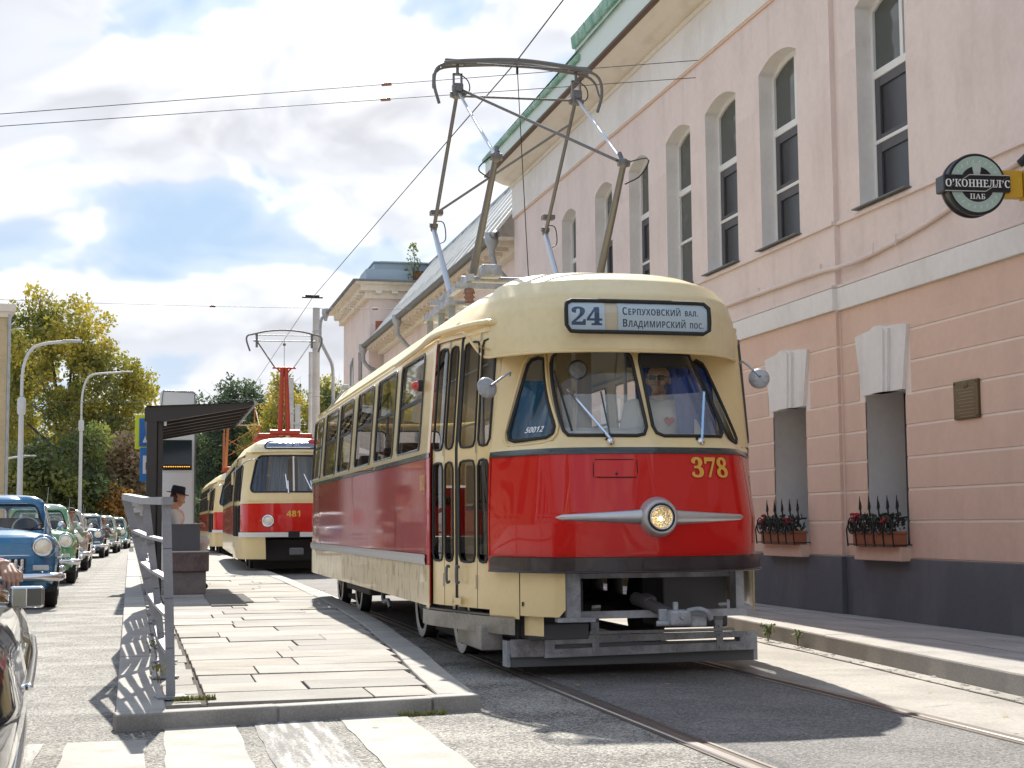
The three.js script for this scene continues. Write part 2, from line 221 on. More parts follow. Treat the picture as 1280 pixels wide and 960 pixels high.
const paneOn = (h, w, off = -0.012, step = 0.08) => h.patch(w.box[0] - 0.01, w.box[1] + 0.01, w.box[2] - 0.01, w.box[3] + 0.01, step, off, (u, v) => -w.d(u, v));
const gasketOn = (h, w, r = 0.011, off = 0.002, grow = 0) => ptube(w.outline(5, grow).map(([u, v]) => h.off(u, v, off)), r, 6, true);

// ---------------------------------------------------------------- bodies: smooth union of tapered capsules, meshed
function body(caps, lo, hi, cell, k = 0.03) {
  const n = Math.ceil(Math.max(hi[0] - lo[0], hi[1] - lo[1], hi[2] - lo[2]) / cell) + 4, size = n * cell, c = [0, 1, 2].map((i) => (lo[i] + hi[i]) / 2);
  const mc = new MarchingCubes(n, new THREE.MeshBasicMaterial(), true, false, 300000); mc.reset(); mc.isolation = 0;
  const f = caps.map(([a, b, r0, r1 = r0, sx = 1, sy = 1, sz = 1]) => ({ a, b, r0, r1, s: [sx, sy, sz] }));
  for (let z = 0; z < n; z++) for (let y = 0; y < n; y++) for (let x = 0; x < n; x++) {
    const p = [c[0] + ((x - n / 2) / (n / 2)) * size / 2, c[1] + ((y - n / 2) / (n / 2)) * size / 2, c[2] + ((z - n / 2) / (n / 2)) * size / 2]; let d = 1e3;
    for (const q of f) { const ex = q.b[0] - q.a[0], ey = q.b[1] - q.a[1], ez = q.b[2] - q.a[2], wx = p[0] - q.a[0], wy = p[1] - q.a[1], wz = p[2] - q.a[2], l = ex * ex + ey * ey + ez * ez, t = l ? clamp((wx * ex + wy * ey + wz * ez) / l) : 0; const e = Math.hypot((wx - ex * t) / q.s[0], (wy - ey * t) / q.s[1], (wz - ez * t) / q.s[2]) - lerp(q.r0, q.r1, t); const h = clamp(0.5 + (d - e) / (2 * k)); d = lerp(d, e, h) - k * h * (1 - h); }
    mc.field[z * n * n + y * n + x] = -d;
  }
  mc.update(); const g = new THREE.BufferGeometry(), cnt = mc.count, pa = mc.positionArray.slice(0, cnt * 3), na = mc.normalArray.slice(0, cnt * 3);
  for (let i = 0; i < cnt; i++) for (let j = 0; j < 3; j++) pa[i * 3 + j] = c[j] + pa[i * 3 + j] * size / 2;
  g.setAttribute('position', new THREE.BufferAttribute(pa, 3)); g.setAttribute('normal', new THREE.BufferAttribute(na, 3)); g.setAttribute('uv', new THREE.BufferAttribute(new Float32Array(cnt * 2), 2)); return g;
}
// ---------------------------------------------------------------- ground, tracks, crossing
const XL = 2.548, XR = 4.108, CX = 3.33;          // rail heads and tram centre line
const kerbX = (z) => clamp(5.13 + 0.072 * (-z - 8.32), 4.2, 6.55);   // edge of the right-hand pavement
const platL = (z) => -0.16 - 0.0135 * (-z - 8.3), platR = (z) => ip([[-46, 2.42], [-27.4, 2.46], [-20.3, 2.42], [-17.1, 2.33], [-14.4, 2.22], [-12.2, 2.09], [-10, 1.92], [-8.67, 1.83]], z);
const PT = 0.09;                                   // platform height
{
  const rows = [], zs = [...Array(60).keys()].map((i) => 14 - i * 1.0), zf = [-60, -80, -110, -160, -240, -400, -700], xs = [-300, -120, -60, -30, -14, ...[...Array(30).keys()].map((i) => -8 + i * 0.55), 14, 30, 60, 120, 300];
  for (const z of [300, 120, 50, 25, ...zs, ...zf]) rows.push(xs.map((x) => [x, 0, z]));
  const g = sheet(rows, 1), n = g.attributes.position.count, c = new Float32Array(n * 3);
  for (let i = 0; i < n; i++) { const x = g.attributes.position.getX(i), z = g.attributes.position.getZ(i), k = 0.82 + 0.5 * fbm2(x * 0.8 + 100, z * 0.25 + 100, 1000, 77, 4); c[3 * i] = k; c[3 * i + 1] = k * 0.99; c[3 * i + 2] = k * 0.965; }
  g.setAttribute('color', new THREE.BufferAttribute(c, 3));
  struct('road', raw(g), M.asphalt);
}
{ // darker asphalt between the rails and pale concrete towards the right kerb
  struct('track_bed', sheet([[[XL + 0.03, 0.004, 12], [XR - 0.03, 0.004, 12]], [[XL + 0.03, 0.004, -90], [XR - 0.03, 0.004, -90]]].map((r) => r), 1), M.trackbed);
  const rows = []; for (let z = 12; z >= -60; z -= 2) rows.push([[XR + 0.04, 0.004, z], [lerp(XR, kerbX(z), 0.5), 0.0045, z], [kerbX(z) + 0.1, 0.004, z]]);
  struct('concrete_road_strip', sheet(rows, 1), M.kerbroad);
  // cracks and a broken gutter line along the kerb
  const crack = (pts, w) => { const r = []; pts.forEach(([x, z], i) => { const k = w * (0.5 + hash3(i, pts.length, 4)); r.push([[x - k, 0.0085, z], [x + k, 0.0085, z]]); }); return sheet(r, 1); };
  const edge = []; for (let z = -6; z > -13.4; z -= 0.16) edge.push([kerbX(z) - 0.16 - 0.07 * fbm2(z * 1.3 + 50, 3, 500, 5, 3), z]);
  struct('gutter_crack', crack(edge, 0.012), M.dirt);
  struct('road_crack', merge([crack([...Array(16).keys()].map((i) => [4.2 + i * 0.08, -8.0 - 0.02 * i + 0.05 * vn2(i * 0.7, 2, 99, 3)]), 0.006)]), M.dirt);
  const lumps = []; const r = rng(5); for (let i = 0; i < 150; i++) { const z = -6.5 - r() * 7, q = r(); lumps.push(ball(0.004 + q * q * 0.02, kerbX(z) - 0.02 - r() * 0.15, 0.004, z, 6, 0.8 + r(), 0.45, 0.8 + 1.6 * r())); }
  const lm = solo('gutter_rubble', 'crumbled concrete along the foot of the right kerb', 'rubble', lumps, M.kerbroad); lm.userData.kind = 'stuff';
}
// grooved rails: a polished head with a dark groove beside it
for (const [x, s, l] of [[XL, 1, 'left polished steel tram rail, beside the platform'], [XR, -1, 'right polished steel tram rail, nearer the pavement']]) {
  const t = thing('tram_rail', l, 'rail', [x, 0, -35]);
  part('rail_head', prismZ([[-0.03, -0.02], [0.032, -0.02], [0.032, 0.008], [0.022, 0.0125], [-0.024, 0.0125], [-0.03, 0.007]], -45, 45), M.rail, t);
  part('groove', bb(s * 0.033, s * 0.068, -0.02, 0.0055, -45, 45), M.railside, t);
  part('guard_lip', bb(s * 0.069, s * 0.088, -0.02, 0.0105, -45, 45), M.rail, t);
  part('asphalt_joint', bb(-s * 0.032, -s * 0.052, -0.02, 0.0055, -45, 45), M.railside, t);
}
{ // crossing stripes in front of the platform
  for (let k = -3; k <= 2; k++) {
    const x0 = 0.07 + k * 0.475 + rr(-0.01, 0.01), rows = [], z1 = k < 0 ? -7.95 : -8.48 - k * 0.17;
    for (let z = z1; z < 1; z += 0.25) rows.push([[x0 + 0.006 * Math.sin(z * 9 + k), 0.004, z], [x0 + 0.38 + 0.006 * Math.sin(z * 7), 0.004, z]]);
    const worn = k === 1 || k === -2;
    struct('crossing_stripe', sheet(rows, 1), worn ? P('worn road paint', [1, 1, 1], { map: tex(512, [0.9, 2.2], (u, v) => { const p = fbm2(u * 26, v * 5, 26, 9, 4), q = vn2(u * 140, v * 340, 140, 8), e = sstep(0.36, 0.62, p * 0.75 + q * 0.3 - 0.02); return mixc([0.15, 0.145, 0.135], [0.44, 0.43, 0.405], e); }), roughness: 0.85 }) : M.roadpaint);
  }
}
// ---------------------------------------------------------------- the tram platform
{
  const pf = structGroup('platform', [1, 0, -9]), o = (g) => g.translate(-1, 0, 9);
  const row = (z, y) => [[platL(z) + 0.04, y, z], [platR(z) - 0.04, y, z]];
  const rows = []; for (let z = -8.8; z > -75; z -= 1) rows.push(row(z, PT - 0.028)); part('bedding', o(sheet(rows, 1)), M.dirt, pf);
  // kerb stones: front, left, right
  const stone = (a, b, w, side, t = PT + 0.004) => { // along a->b, w to the inside
    const d = norm2([b[0] - a[0], b[1] - a[1]]), n = [side * -d[1], side * d[0]], g = 0.004, p = (q, k, m) => [q[0] + d[0] * k + n[0] * m, q[1] + d[1] * k + n[1] * m];
    const s = shape([p(a, g, 0), p(b, -g, 0), p(b, -g, w), p(a, g, w)].map(([x, z]) => [x, -z])), e = extrude(s, t - 0.012 + 0.1, 0.012); e.rotateX(-Math.PI / 2); e.translate(0, -0.1, 0); return o(e);
  };
  const f0 = [platL(-8.3), -8.32], f1 = [1.84, -8.66]; let t = 0;
  for (const L of [0.42, 0.86, 1]) { const A = [lerp(f0[0], f1[0], t), lerp(f0[1], f1[1], t)], B = [lerp(f0[0], f1[0], L), lerp(f0[1], f1[1], L)]; part('kerb_stone', stone(A, B, 0.1, -1, PT + rr(-0.004, 0.006)), M.kerb, pf); t = L; }
  for (let z = -8.44, i = 0; z > -60; i++) { const L = 0.95 + 0.3 * hash3(i, 3, 1); part('kerb_stone', stone([platL(z), z], [platL(z - L), z - L], 0.24, 1, PT + rr(-0.006, 0.006)), M.kerb, pf); z -= L; }
  for (let z = -8.80, i = 0; z > -60; i++) { const L = 1.0 + 0.4 * hash3(i, 5, 1); part('kerb_stone', stone([platR(z), z], [platR(z - L), z - L], 0.2, -1, PT + rr(-0.008, 0.004)), M.kerb, pf); z -= L; }
  // slabs: rows across, lengths and levels uneven; the row beside the railing is of small blocks
  const variants = new Map();
  const slab = (x0, x1, z0, z1, k, dy, tilt) => { const g = bb(x0, x1, -0.06, PT, z1, z0, 0.006); g.translate(-(x0 + x1) / 2, 0, -(z0 + z1) / 2); g.rotateZ(tilt); g.rotateX(tilt * 0.6); g.translate((x0 + x1) / 2, dy, (z0 + z1) / 2); part('paving_slab', o(g), M.slab[k], pf); };
  const r = rng(19); let z = -8.76, n = 0;
  while (z > -31) {
    const D = z > -17 ? 0.5 + 0.16 * r() : 0.62, skew = 0.17 * clamp((z + 12) / 3.3);
    const xa = platL(z) + 0.25, xb = platR(z) - 0.215;
    slab(xa, xa + 0.19 + 0.03 * r(), z - 0.006, z - D + 0.006, 2, -0.016 + 0.012 * r(), 0.01 * (r() - 0.5));
    let x = xa + 0.235; const first = 0.35 + 0.6 * r(); let k = 0;
    while (x < xb - 0.02) {
      let L = k++ === 0 ? first : 0.78 + 0.5 * r(); if (x + L > xb - 0.3) L = xb - x;
      const gap = r() < 0.3 ? 0.015 : 0.009;
      slab(x, x + L - gap, z - (r() < 0.25 ? 0.013 : 0.006), z - D + 0.004, Math.floor(r() * 5), -0.004 + 0.012 * (r() - 0.5), 0.009 * (r() - 0.5)); x += L; n++;
    }
    z -= D;
  }
  const far = []; for (let q = -31; q > -75; q -= 2) far.push([[platL(q) + 0.2, PT - 0.004, q], [platR(q) - 0.2, PT - 0.004, q]]); part('far_paving', o(sheet(far, 1)), M.slab[0], pf);
  // ribbed guidance paving beside the bench
  const ribs = []; for (let i = 0; i < 20; i++) ribs.push(bb(0.72, 1.16 + 0.12 * (i > 4), PT - 0.01, PT + 0.012, -19.0 - i * 0.16, -19.08 - i * 0.16)); part('guidance_ribs', o(merge(ribs)), P('dark guidance paving', [0.2, 0.19, 0.17], { roughness: 0.9 }), pf);
}
// ---------------------------------------------------------------- right-hand pavement
{
  const pv = structGroup('pavement', [6.3, 0, -12]), o = (g) => g.translate(-6.3, 0, 12), H = 0.14;
  for (let z = 4, i = 0; z > -34; i++) {
    const L = i < 3 ? 1.6 : 1.45 + 0.2 * hash3(i, 8, 1), a = [kerbX(z), z], b = [kerbX(z - L), z - L], s = shape([[a[0], -a[1] + 0.003], [b[0], -b[1] - 0.003], [b[0] + 0.2, -b[1] - 0.003], [a[0] + 0.2, -a[1] + 0.003]]), e = extrude(s, H + 0.1 - 0.015, 0.015); e.rotateX(-Math.PI / 2); e.translate(0.0, -0.1 + (hash3(i, 2, 2) - 0.5) * 0.008, 0); part('kerb_stone', o(e), M.kerb, pv); z -= L;
  }
  const base = []; for (let z = 6; z > -36; z -= 2) base.push([[kerbX(z) + 0.18, H - 0.03, z], [7.5, 0.02, z]]); part('bedding', o(sheet(base, 1)), M.dirt, pv);
  const r = rng(77); // slabs in rows that fall gently to the wall
  for (let k = 0; k < 3; k++) for (let z = 5 - k * 0.5; z > -32;) {
    const L = 0.95 + 0.5 * r(), x = (zz, q) => lerp(kerbX(zz) + 0.225, 7.43, q), y = (q) => lerp(H - 0.004, 0.05, q), q0 = k / 3 + (k ? 0.004 : 0), q1 = (k + 1) / 3 - 0.004, dy = 0.006 * (r() - 0.5), T = (zz, q) => [x(zz, q), y(q) + dy, zz], p = [T(z - 0.004, q0), T(z - 0.004, q1), T(z - L + 0.004, q1), T(z - L + 0.004, q0)];
    const g = new THREE.BufferGeometry(), pos = [], dn = p.map(([a, b, c]) => [a, b - 0.05, c]), quad = (a, b, c, d) => pos.push(...a, ...b, ...c, ...a, ...c, ...d);
    quad(p[0], p[1], p[2], p[3]); for (let i = 0; i < 4; i++) quad(p[i], dn[i], dn[(i + 1) % 4], p[(i + 1) % 4]);
    g.setAttribute('position', new THREE.Float32BufferAttribute(pos, 3)); g.computeVertexNormals(); g.setAttribute('uv', new THREE.Float32BufferAttribute(new Float32Array(pos.length / 3 * 2), 2)); part('paving_slab', o(g), M.sidewalk, pv); z -= L;
  }
}
{ // pavement on the left side of the street
  const pv = structGroup('left_pavement', [-3.25, 0, -40]), o = (g) => g.translate(3.25, 0, 40); part('paving', o(bb(-20, -3.46, -0.1, 0.115, -150, 20)), M.sidewalk, pv);
  for (let i = 0; i < 75; i++) part('kerb_stone', o(rbox(0.2, 0.24, 1.99, 0.015, -3.35, 0.01, 19 - i * 2)), M.kerb, pv);
}
// ---------------------------------------------------------------- building materials
const plasterBump = bumpTex(512, 1.4, 14, 201, 4);
const stain = (a, b, sd, str = 1) => tex(512, [3.1, 3.1], (u, v) => { const p = fbm2(u * 5, v * 4, 5, sd, 5), g = fbm2(u * 60, v * 60, 60, sd + 9, 2), s = fbm2(u * 18, v * 3, 18, sd + 5, 3); const c = mixc(a, b, clamp(str * (sstep(0.42, 0.72, p) * 0.6 + sstep(0.55, 0.8, s) * 0.45))); return mul(c, 1 + 0.07 * (g - 0.5)); });
const BM = {
  pink: P('pale pink plaster', [1, 1, 1], { map: stain([0.74, 0.63, 0.59], [0.66, 0.555, 0.515], 211), bumpMap: plasterBump, bumpScale: 0.004, roughness: 0.92 }),
  peach: P('peach plaster', [1, 1, 1], { map: stain([0.70, 0.50, 0.40], [0.63, 0.45, 0.36], 215, 0.8), bumpMap: plasterBump, bumpScale: 0.003, roughness: 0.92 }),
  joint: P('pale joint', [0.80, 0.70, 0.63], { roughness: 0.95 }),
  white: P('whitewashed trim', [1, 1, 1], { map: stain([0.76, 0.74, 0.72], [0.66, 0.63, 0.60], 219), bumpMap: plasterBump, bumpScale: 0.003, roughness: 0.9 }),
  soffit: P('cream soffit', [1, 1, 1], { map: stain([0.72, 0.65, 0.55], [0.60, 0.52, 0.42], 223), bumpMap: plasterBump, bumpScale: 0.003, roughness: 0.9 }),
  plinth: P('dark grey plinth', [1, 1, 1], { map: stain([0.105, 0.112, 0.13], [0.135, 0.142, 0.16], 227), bumpMap: plasterBump, bumpScale: 0.004, roughness: 0.75 }),
  mint: P('pale mint sheet', [0.62, 0.70, 0.66], { roughness: 0.6 }), green: P('green sheet roof', [1, 1, 1], { map: mottled(256, 1.1, [0.12, 0.32, 0.22], [0.33, 0.48, 0.40], { patch: 6, grain: 0.2, sd: 231 }), roughness: 0.5 }),
  rustedge: P('rusty drip edge', [0.13, 0.085, 0.06], { roughness: 0.8 }), frame: P('white window frame', [0.72, 0.72, 0.71], { roughness: 0.45 }), screen: P('dark grey screen frame', [0.085, 0.085, 0.095], { roughness: 0.6 }),
  net: P('insect screen', [0.02, 0.022, 0.026], { roughness: 0.3, map: mottled(256, 0.9, [0.7, 0.7, 0.7], [1.4, 1.4, 1.4], { patch: 3, grain: 0.1, sd: 241 }) }), pane: P('grey window glass', [0.07, 0.08, 0.075], { roughness: 0.05, bumpMap: bumpTex(256, 1.1, 4, 243, 2), bumpScale: 0.006 }), iron: P('wrought iron', [0.018, 0.018, 0.02], { roughness: 0.5, metalness: 0.4 }),
  terracotta: P('terracotta box', [0.33, 0.12, 0.06], { roughness: 0.8 }), bronze: P('bronze plaque', [0.12, 0.085, 0.045], { metalness: 0.6, roughness: 0.5 }), tin: P('bright sheet roof', [0.84, 0.84, 0.81], { metalness: 0.1, roughness: 0.4, map: mottled(256, 2, [0.78, 0.78, 0.78], [1, 1, 1], { patch: 5, grain: 0.1, sd: 233 }) }),
  bluetin: P('blue grey sheet', [0.30, 0.38, 0.45], { metalness: 0.3, roughness: 0.5 }), brick: P('old brick', [0.38, 0.13, 0.08], { roughness: 0.9 }), yellow: P('yellow plaster', [0.55, 0.43, 0.26], { roughness: 0.9, map: mottled(256, 2.5, [0.85, 0.85, 0.85], [1, 1, 1], { sd: 235 }) }),
  gutter: P('grey gutter', [0.17, 0.18, 0.18], { roughness: 0.55, metalness: 0.4 }),
};
// a plate of wall in the plane x = const, outline and openings given in (z, y); grows towards +x
const wallX = (x, pts, hs, depth) => { const g = extrude(shape(pts.map(([z, y]) => [-z, y]), hs.map((h) => h.map(([z, y]) => [-z, y]))), depth); g.rotateY(Math.PI / 2); g.translate(x, 0, 0); return g; };
// extrude puts the outline in xy and the depth along z; rotated by 90 degrees: x' = z, z' = -x
const archHole = (za, zb, y0, y1, rise) => { const p = [[za, y0], [zb, y0]]; for (let i = 0; i <= 8; i++) { const t = i / 8, z = lerp(zb, za, t); p.push([z, y1 - rise + rise * (1 - Math.pow(2 * t - 1, 2))]); } return p; };

// ================================================================= the pink house on the right
const pinkHouse = thing('pink_house', 'long two-storey pink plaster house with white window surrounds, right of the tram', 'house', [7.38, 0, -12]);
{
  const o = (g) => { g.translate(-7.38, 0, 12); return g; }, HP = (n, g, m, par = pinkHouse, l) => part(n, o(merge([g].flat(9))), m, par, l);
  const Z0 = -30.6, ZS = -15.35, Z1 = 13, XF = 7.325, XN = 7.385;
  const up = [[-26.8, -25.85], [-24.63, -23.64], [-22.72, -21.75], [-20.92, -19.88], [-19.28, -18.16], [-17.38, -16.25], [-14.82, -13.72], [-10.4, -9.3], [-7.6, -6.5], [-4.6, -3.5]];
  const lo = [[-26.6, -25.7], [-24.2, -23.3], [-21.7, -20.8], [-19.45, -18.5], [-17.15, -16.2], [-14.82, -13.93], [-10.3, -9.4], [-7.5, -6.6], [-4.5, -3.6]];
  for (const [x, za, zb] of [[XF, Z0, ZS], [XN, ZS - 0.03, Z1]]) {
    const zt = zb + 0.004, ins = (l) => l.filter(([a, b]) => a > za && b < zb), hu = ins(up).map(([a, b]) => archHole(a, b, 4.42, 6.76, 0.13)), hl = ins(lo).map(([a, b]) => [[a, 0.80], [b, 0.80], [b, 2.42], [a, 2.42]]);
    HP('upper_wall', wallX(x, [[za, 3.5], [zb, 3.5], [zb, 8.2], [za, 8.2]], hu, 0.24), BM.pink); HP('lower_wall', wallX(x - 0.004, [[za, 0.3], [zb, 0.3], [zb, 3.5], [za, 3.5]], hl, 0.5), BM.joint);
    // rendered courses between the openings
    const ys = [0.69, 1.055, 1.375, 1.694, 2.014, 2.334, 2.654, 2.974, 3.38], L = ins(lo);
    for (let k = 0; k < 8; k++) {
      const cuts = []; let c = za; for (const [a, b] of L) { const t = ys[k] > 2.3 ? 0.13 : 0; if (ys[k] < 2.9) { cuts.push([c, a - t]); c = b + t; } } cuts.push([c, zt]);
      for (const [a, b] of cuts) if (b - a > 0.05 && b < 2) { const g = k === 0 ? 0.0 : 0.011; HP('plaster_course', bb(x - 0.012, x + 0.03, ys[k] + g, ys[k + 1] - 0.011, a + (a === za ? 0 : 0), b, 0.006), BM.peach); } else if (b - a > 0.05) HP('plaster_course', bb(x - 0.012, x + 0.03, ys[k] + 0.011, ys[k + 1] - 0.011, a, b, 0.006), BM.peach);
    }
    HP('white_band', bb(x - 0.05, x + 0.05, 3.375, 3.625, za, zt, 0.008), BM.white); HP('ledge', [bb(x - 0.035, x + 0.02, 4.33, 4.375, za, zt, 0.008), bb(x - 0.05, x + 0.02, 3.63, 3.66, za, zt, 0.005)], BM.pink);
    HP('plinth', bb(x - 0.028, x + 0.4, -0.1, 0.682, za, zb + 0.01, 0.012), BM.plinth);
    HP('frieze', bb(x - 0.045, x + 0.05, 7.44, 8.16, za, zt, 0.01), BM.white); HP('frieze_edge', bb(x - 0.03, x + 0.02, 7.41, 7.438, za, zt), BM.peach);
    for (const [a, b] of ins(up)) {
      const w = new THREE.Group(); w.name = 'upper_window'; pinkHouse.add(w); const gx = x + 0.215, W = b - a;
      HP('reveal', (() => { const h = archHole(a + 0.001, b - 0.001, 4.421, 6.759, 0.13), r = [h, h].map((q, i) => [...q, q[0]].map(([z, y]) => [x + (i ? 0.235 : 0.004), y, z])); return sheet(r); })(), BM.white, w);
      HP('frame', [bb(gx - 0.03, gx + 0.03, 4.42, 6.8, a, a + 0.045), bb(gx - 0.03, gx + 0.03, 4.42, 6.8, b - 0.045, b), bb(gx - 0.028, gx + 0.028, 4.42, 4.47, a, b), bb(gx - 0.035, gx + 0.03, 5.83, 5.92, a, b, 0.01), wallX(gx - 0.028, [[a, 6.5], [a, 6.8], [b, 6.8], [b, 6.5], ...archHole(a + 0.045, b - 0.045, 6.5, 6.70, 0.12).slice(1)], [], 0.05)], BM.frame, w);
      const m = lerp(a, b, 0.62); HP('mullion', bb(gx - 0.034, gx + 0.02, 5.9, 6.74, m - 0.035, m + 0.035, 0.008), BM.frame, w); HP('glazing_bar', bb(gx - 0.035, gx + 0.02, 5.11, 5.15, a, b, 0.006), BM.frame, w);
      HP('pane', bb(gx, gx + 0.01, 5.9, 6.78, a + 0.02, m), BM.pane, w); HP('pane', bb(gx, gx + 0.01, 5.9, 6.78, m, b - 0.02), BM.pane, w);
      const dark = !(a < -20.5 && a > -21.5) && a > -26; for (const [y0, y1] of [[4.47, 5.11], [5.15, 5.83]]) { if (dark) HP('screen_frame', [bb(gx - 0.022, gx + 0.005, y0, y1, a + 0.045, a + 0.15), bb(gx - 0.022, gx + 0.005, y0, y1, b - 0.17, b - 0.045), bb(gx - 0.02, gx + 0.005, y1 - 0.1, y1, a + 0.05, b - 0.05), bb(gx - 0.02, gx + 0.005, y0, y0 + 0.05, a + 0.05, b - 0.05)], BM.screen, w); HP('pane', bb(gx, gx + 0.01, y0, y1, a + 0.04, b - 0.04), dark ? BM.net : BM.pane, w); }
      HP('sill', [bb(x - 0.085, x + 0.2, 4.398, 4.412, a - 0.05, b + 0.04, 0.003)], BM.gutter, w);
    }
    for (const [a, b] of ins(lo)) {
      const w = new THREE.Group(); w.name = 'lower_window'; pinkHouse.add(w);
      HP('niche', (() => { const h = [[a + 0.001, 0.801], [b - 0.001, 0.801], [b - 0.001, 2.419], [a + 0.001, 2.419]], r = [0.0, 0.5].map((d) => [...h, h[0]].map(([z, y]) => [x + d + 0.004, y, z])); return sheet(r); })(), BM.white, w);
      HP('frame', [bb(x + 0.44, x + 0.5, 0.8, 2.42, a, a + 0.05), bb(x + 0.44, x + 0.5, 0.8, 2.42, b - 0.05, b), bb(x + 0.44, x + 0.5, 2.36, 2.42, a, b), bb(x + 0.44, x + 0.5, 0.8, 0.86, a, b)], BM.screen, w); HP('pane', bb(x + 0.48, x + 0.49, 0.82, 2.4, a + 0.03, b - 0.03), M.darkglass, w);
      // wedge-shaped lintel with raised keystone
      const c = (a + b) / 2, h2 = (b - a) / 2, key = (k0, k1, x0, arch) => { const p = [[c - h2 * k0, 2.385], [c + h2 * k0, 2.385]]; for (let i = 0; i <= 6; i++) { const t = i / 6; p.push([c + h2 * k1 * (1 - 2 * t), 3.03 + arch * (1 - Math.pow(2 * t - 1, 2))]); } return wallX(x0, p, [], x + 0.06 - x0); };
      HP('lintel', key(1.0, 1.3, x - 0.045, 0.035), BM.white, w); HP('keystone', [key(0.42, 0.52, x - 0.075, 0.05), key(0.28, 0.36, x - 0.095, 0.052)], BM.white, w);
      HP('sill_block', bb(x - 0.13, x + 0.02, 0.655, 0.80, a - 0.12, b + 0.03, 0.012), BM.peach, w);
    }
  }
  HP('wall_backing', [bb(7.9, 8.1, 0, 8.2, Z0 + 0.2, Z1), bb(7.6, 8.0, 0.1, 8.1, Z0, Z0 + 0.2)], BM.pink); HP('end_wall', bb(7.6, 14, 0, 8.6, Z0 + 0.02, Z0 + 0.3), BM.pink);
  // cornice: coved soffit, dark drip edge, pale fascia, green roof edge; higher along the near part
  { const pr = []; for (let i = 0; i <= 8; i++) { const t = i / 8; pr.push([lerp(7.30, 6.80, t), 8.15 + 0.2 * Math.pow(t, 1.6)]); } HP('soffit', sheet([Z0 - 0.15, Z1].map((z) => pr.map(([x, y]) => [x, y, z]))), BM.soffit); HP('soffit_molding', [bb(7.24, 7.34, 8.08, 8.155, Z0 - 0.05, Z1, 0.02), tube([[7.2, 8.2, Z0 - 0.05], [7.2, 8.2, Z1]], 0.03, 8, false, 2)], BM.soffit); }
  HP('drip_edge', bb(6.73, 6.82, 8.335, 8.375, Z0 - 0.2, Z1), BM.rustedge);
  HP('fascia', [bb(6.76, 6.86, 8.37, 8.66, Z0 - 0.2, -23.75), bb(6.755, 6.86, 8.37, 8.95, -23.75, Z1)], BM.mint);
  { const rf = []; const r = rng(3); for (let z = -23.8; z < Z1; z += 0.42) rf.push(rbox(0.16, 0.22, 0.405, 0.03, 6.77 + 0.015 * (r() - 0.5), 9.04 + 0.012 * (r() - 0.5), z + 0.21, 0, 0, 0.12)); rf.forEach((g) => HP('roof_edge_sheet', g, BM.green)); for (let z = Z0 - 0.25; z < -23.9; z += 0.62) HP('roof_edge_sheet', rbox(0.2, 0.1, 0.6, 0.03, 6.79, 8.71 + 0.01 * (r() - 0.5), z + 0.3, 0, 0, 0.2), BM.green); HP('roof', sheet([[[6.7, 8.74, Z0 - 0.25], [10.5, 10.6, Z0 - 0.25], [14, 8.8, Z0 - 0.25]], [[6.7, 9.1, Z1], [10.5, 10.9, Z1], [14, 9.1, Z1]]]), BM.green); }
  HP('cable_trunk', [tube([[7.30, 3.9, -20], [7.30, 3.87, -16], [7.31, 3.84, -15.2], [7.355, 3.86, -14.6], [7.36, 3.97, -13.3], [7.36, 4.2, -11.6], [7.36, 4.35, -9]], 0.028, 6, false, 30), ...[-17.5, -15.7, -14.4, -13.9].map((z) => rod([7.3, 3.84, z], [7.31, 3.96, z], 0.008))], BM.pink);
}
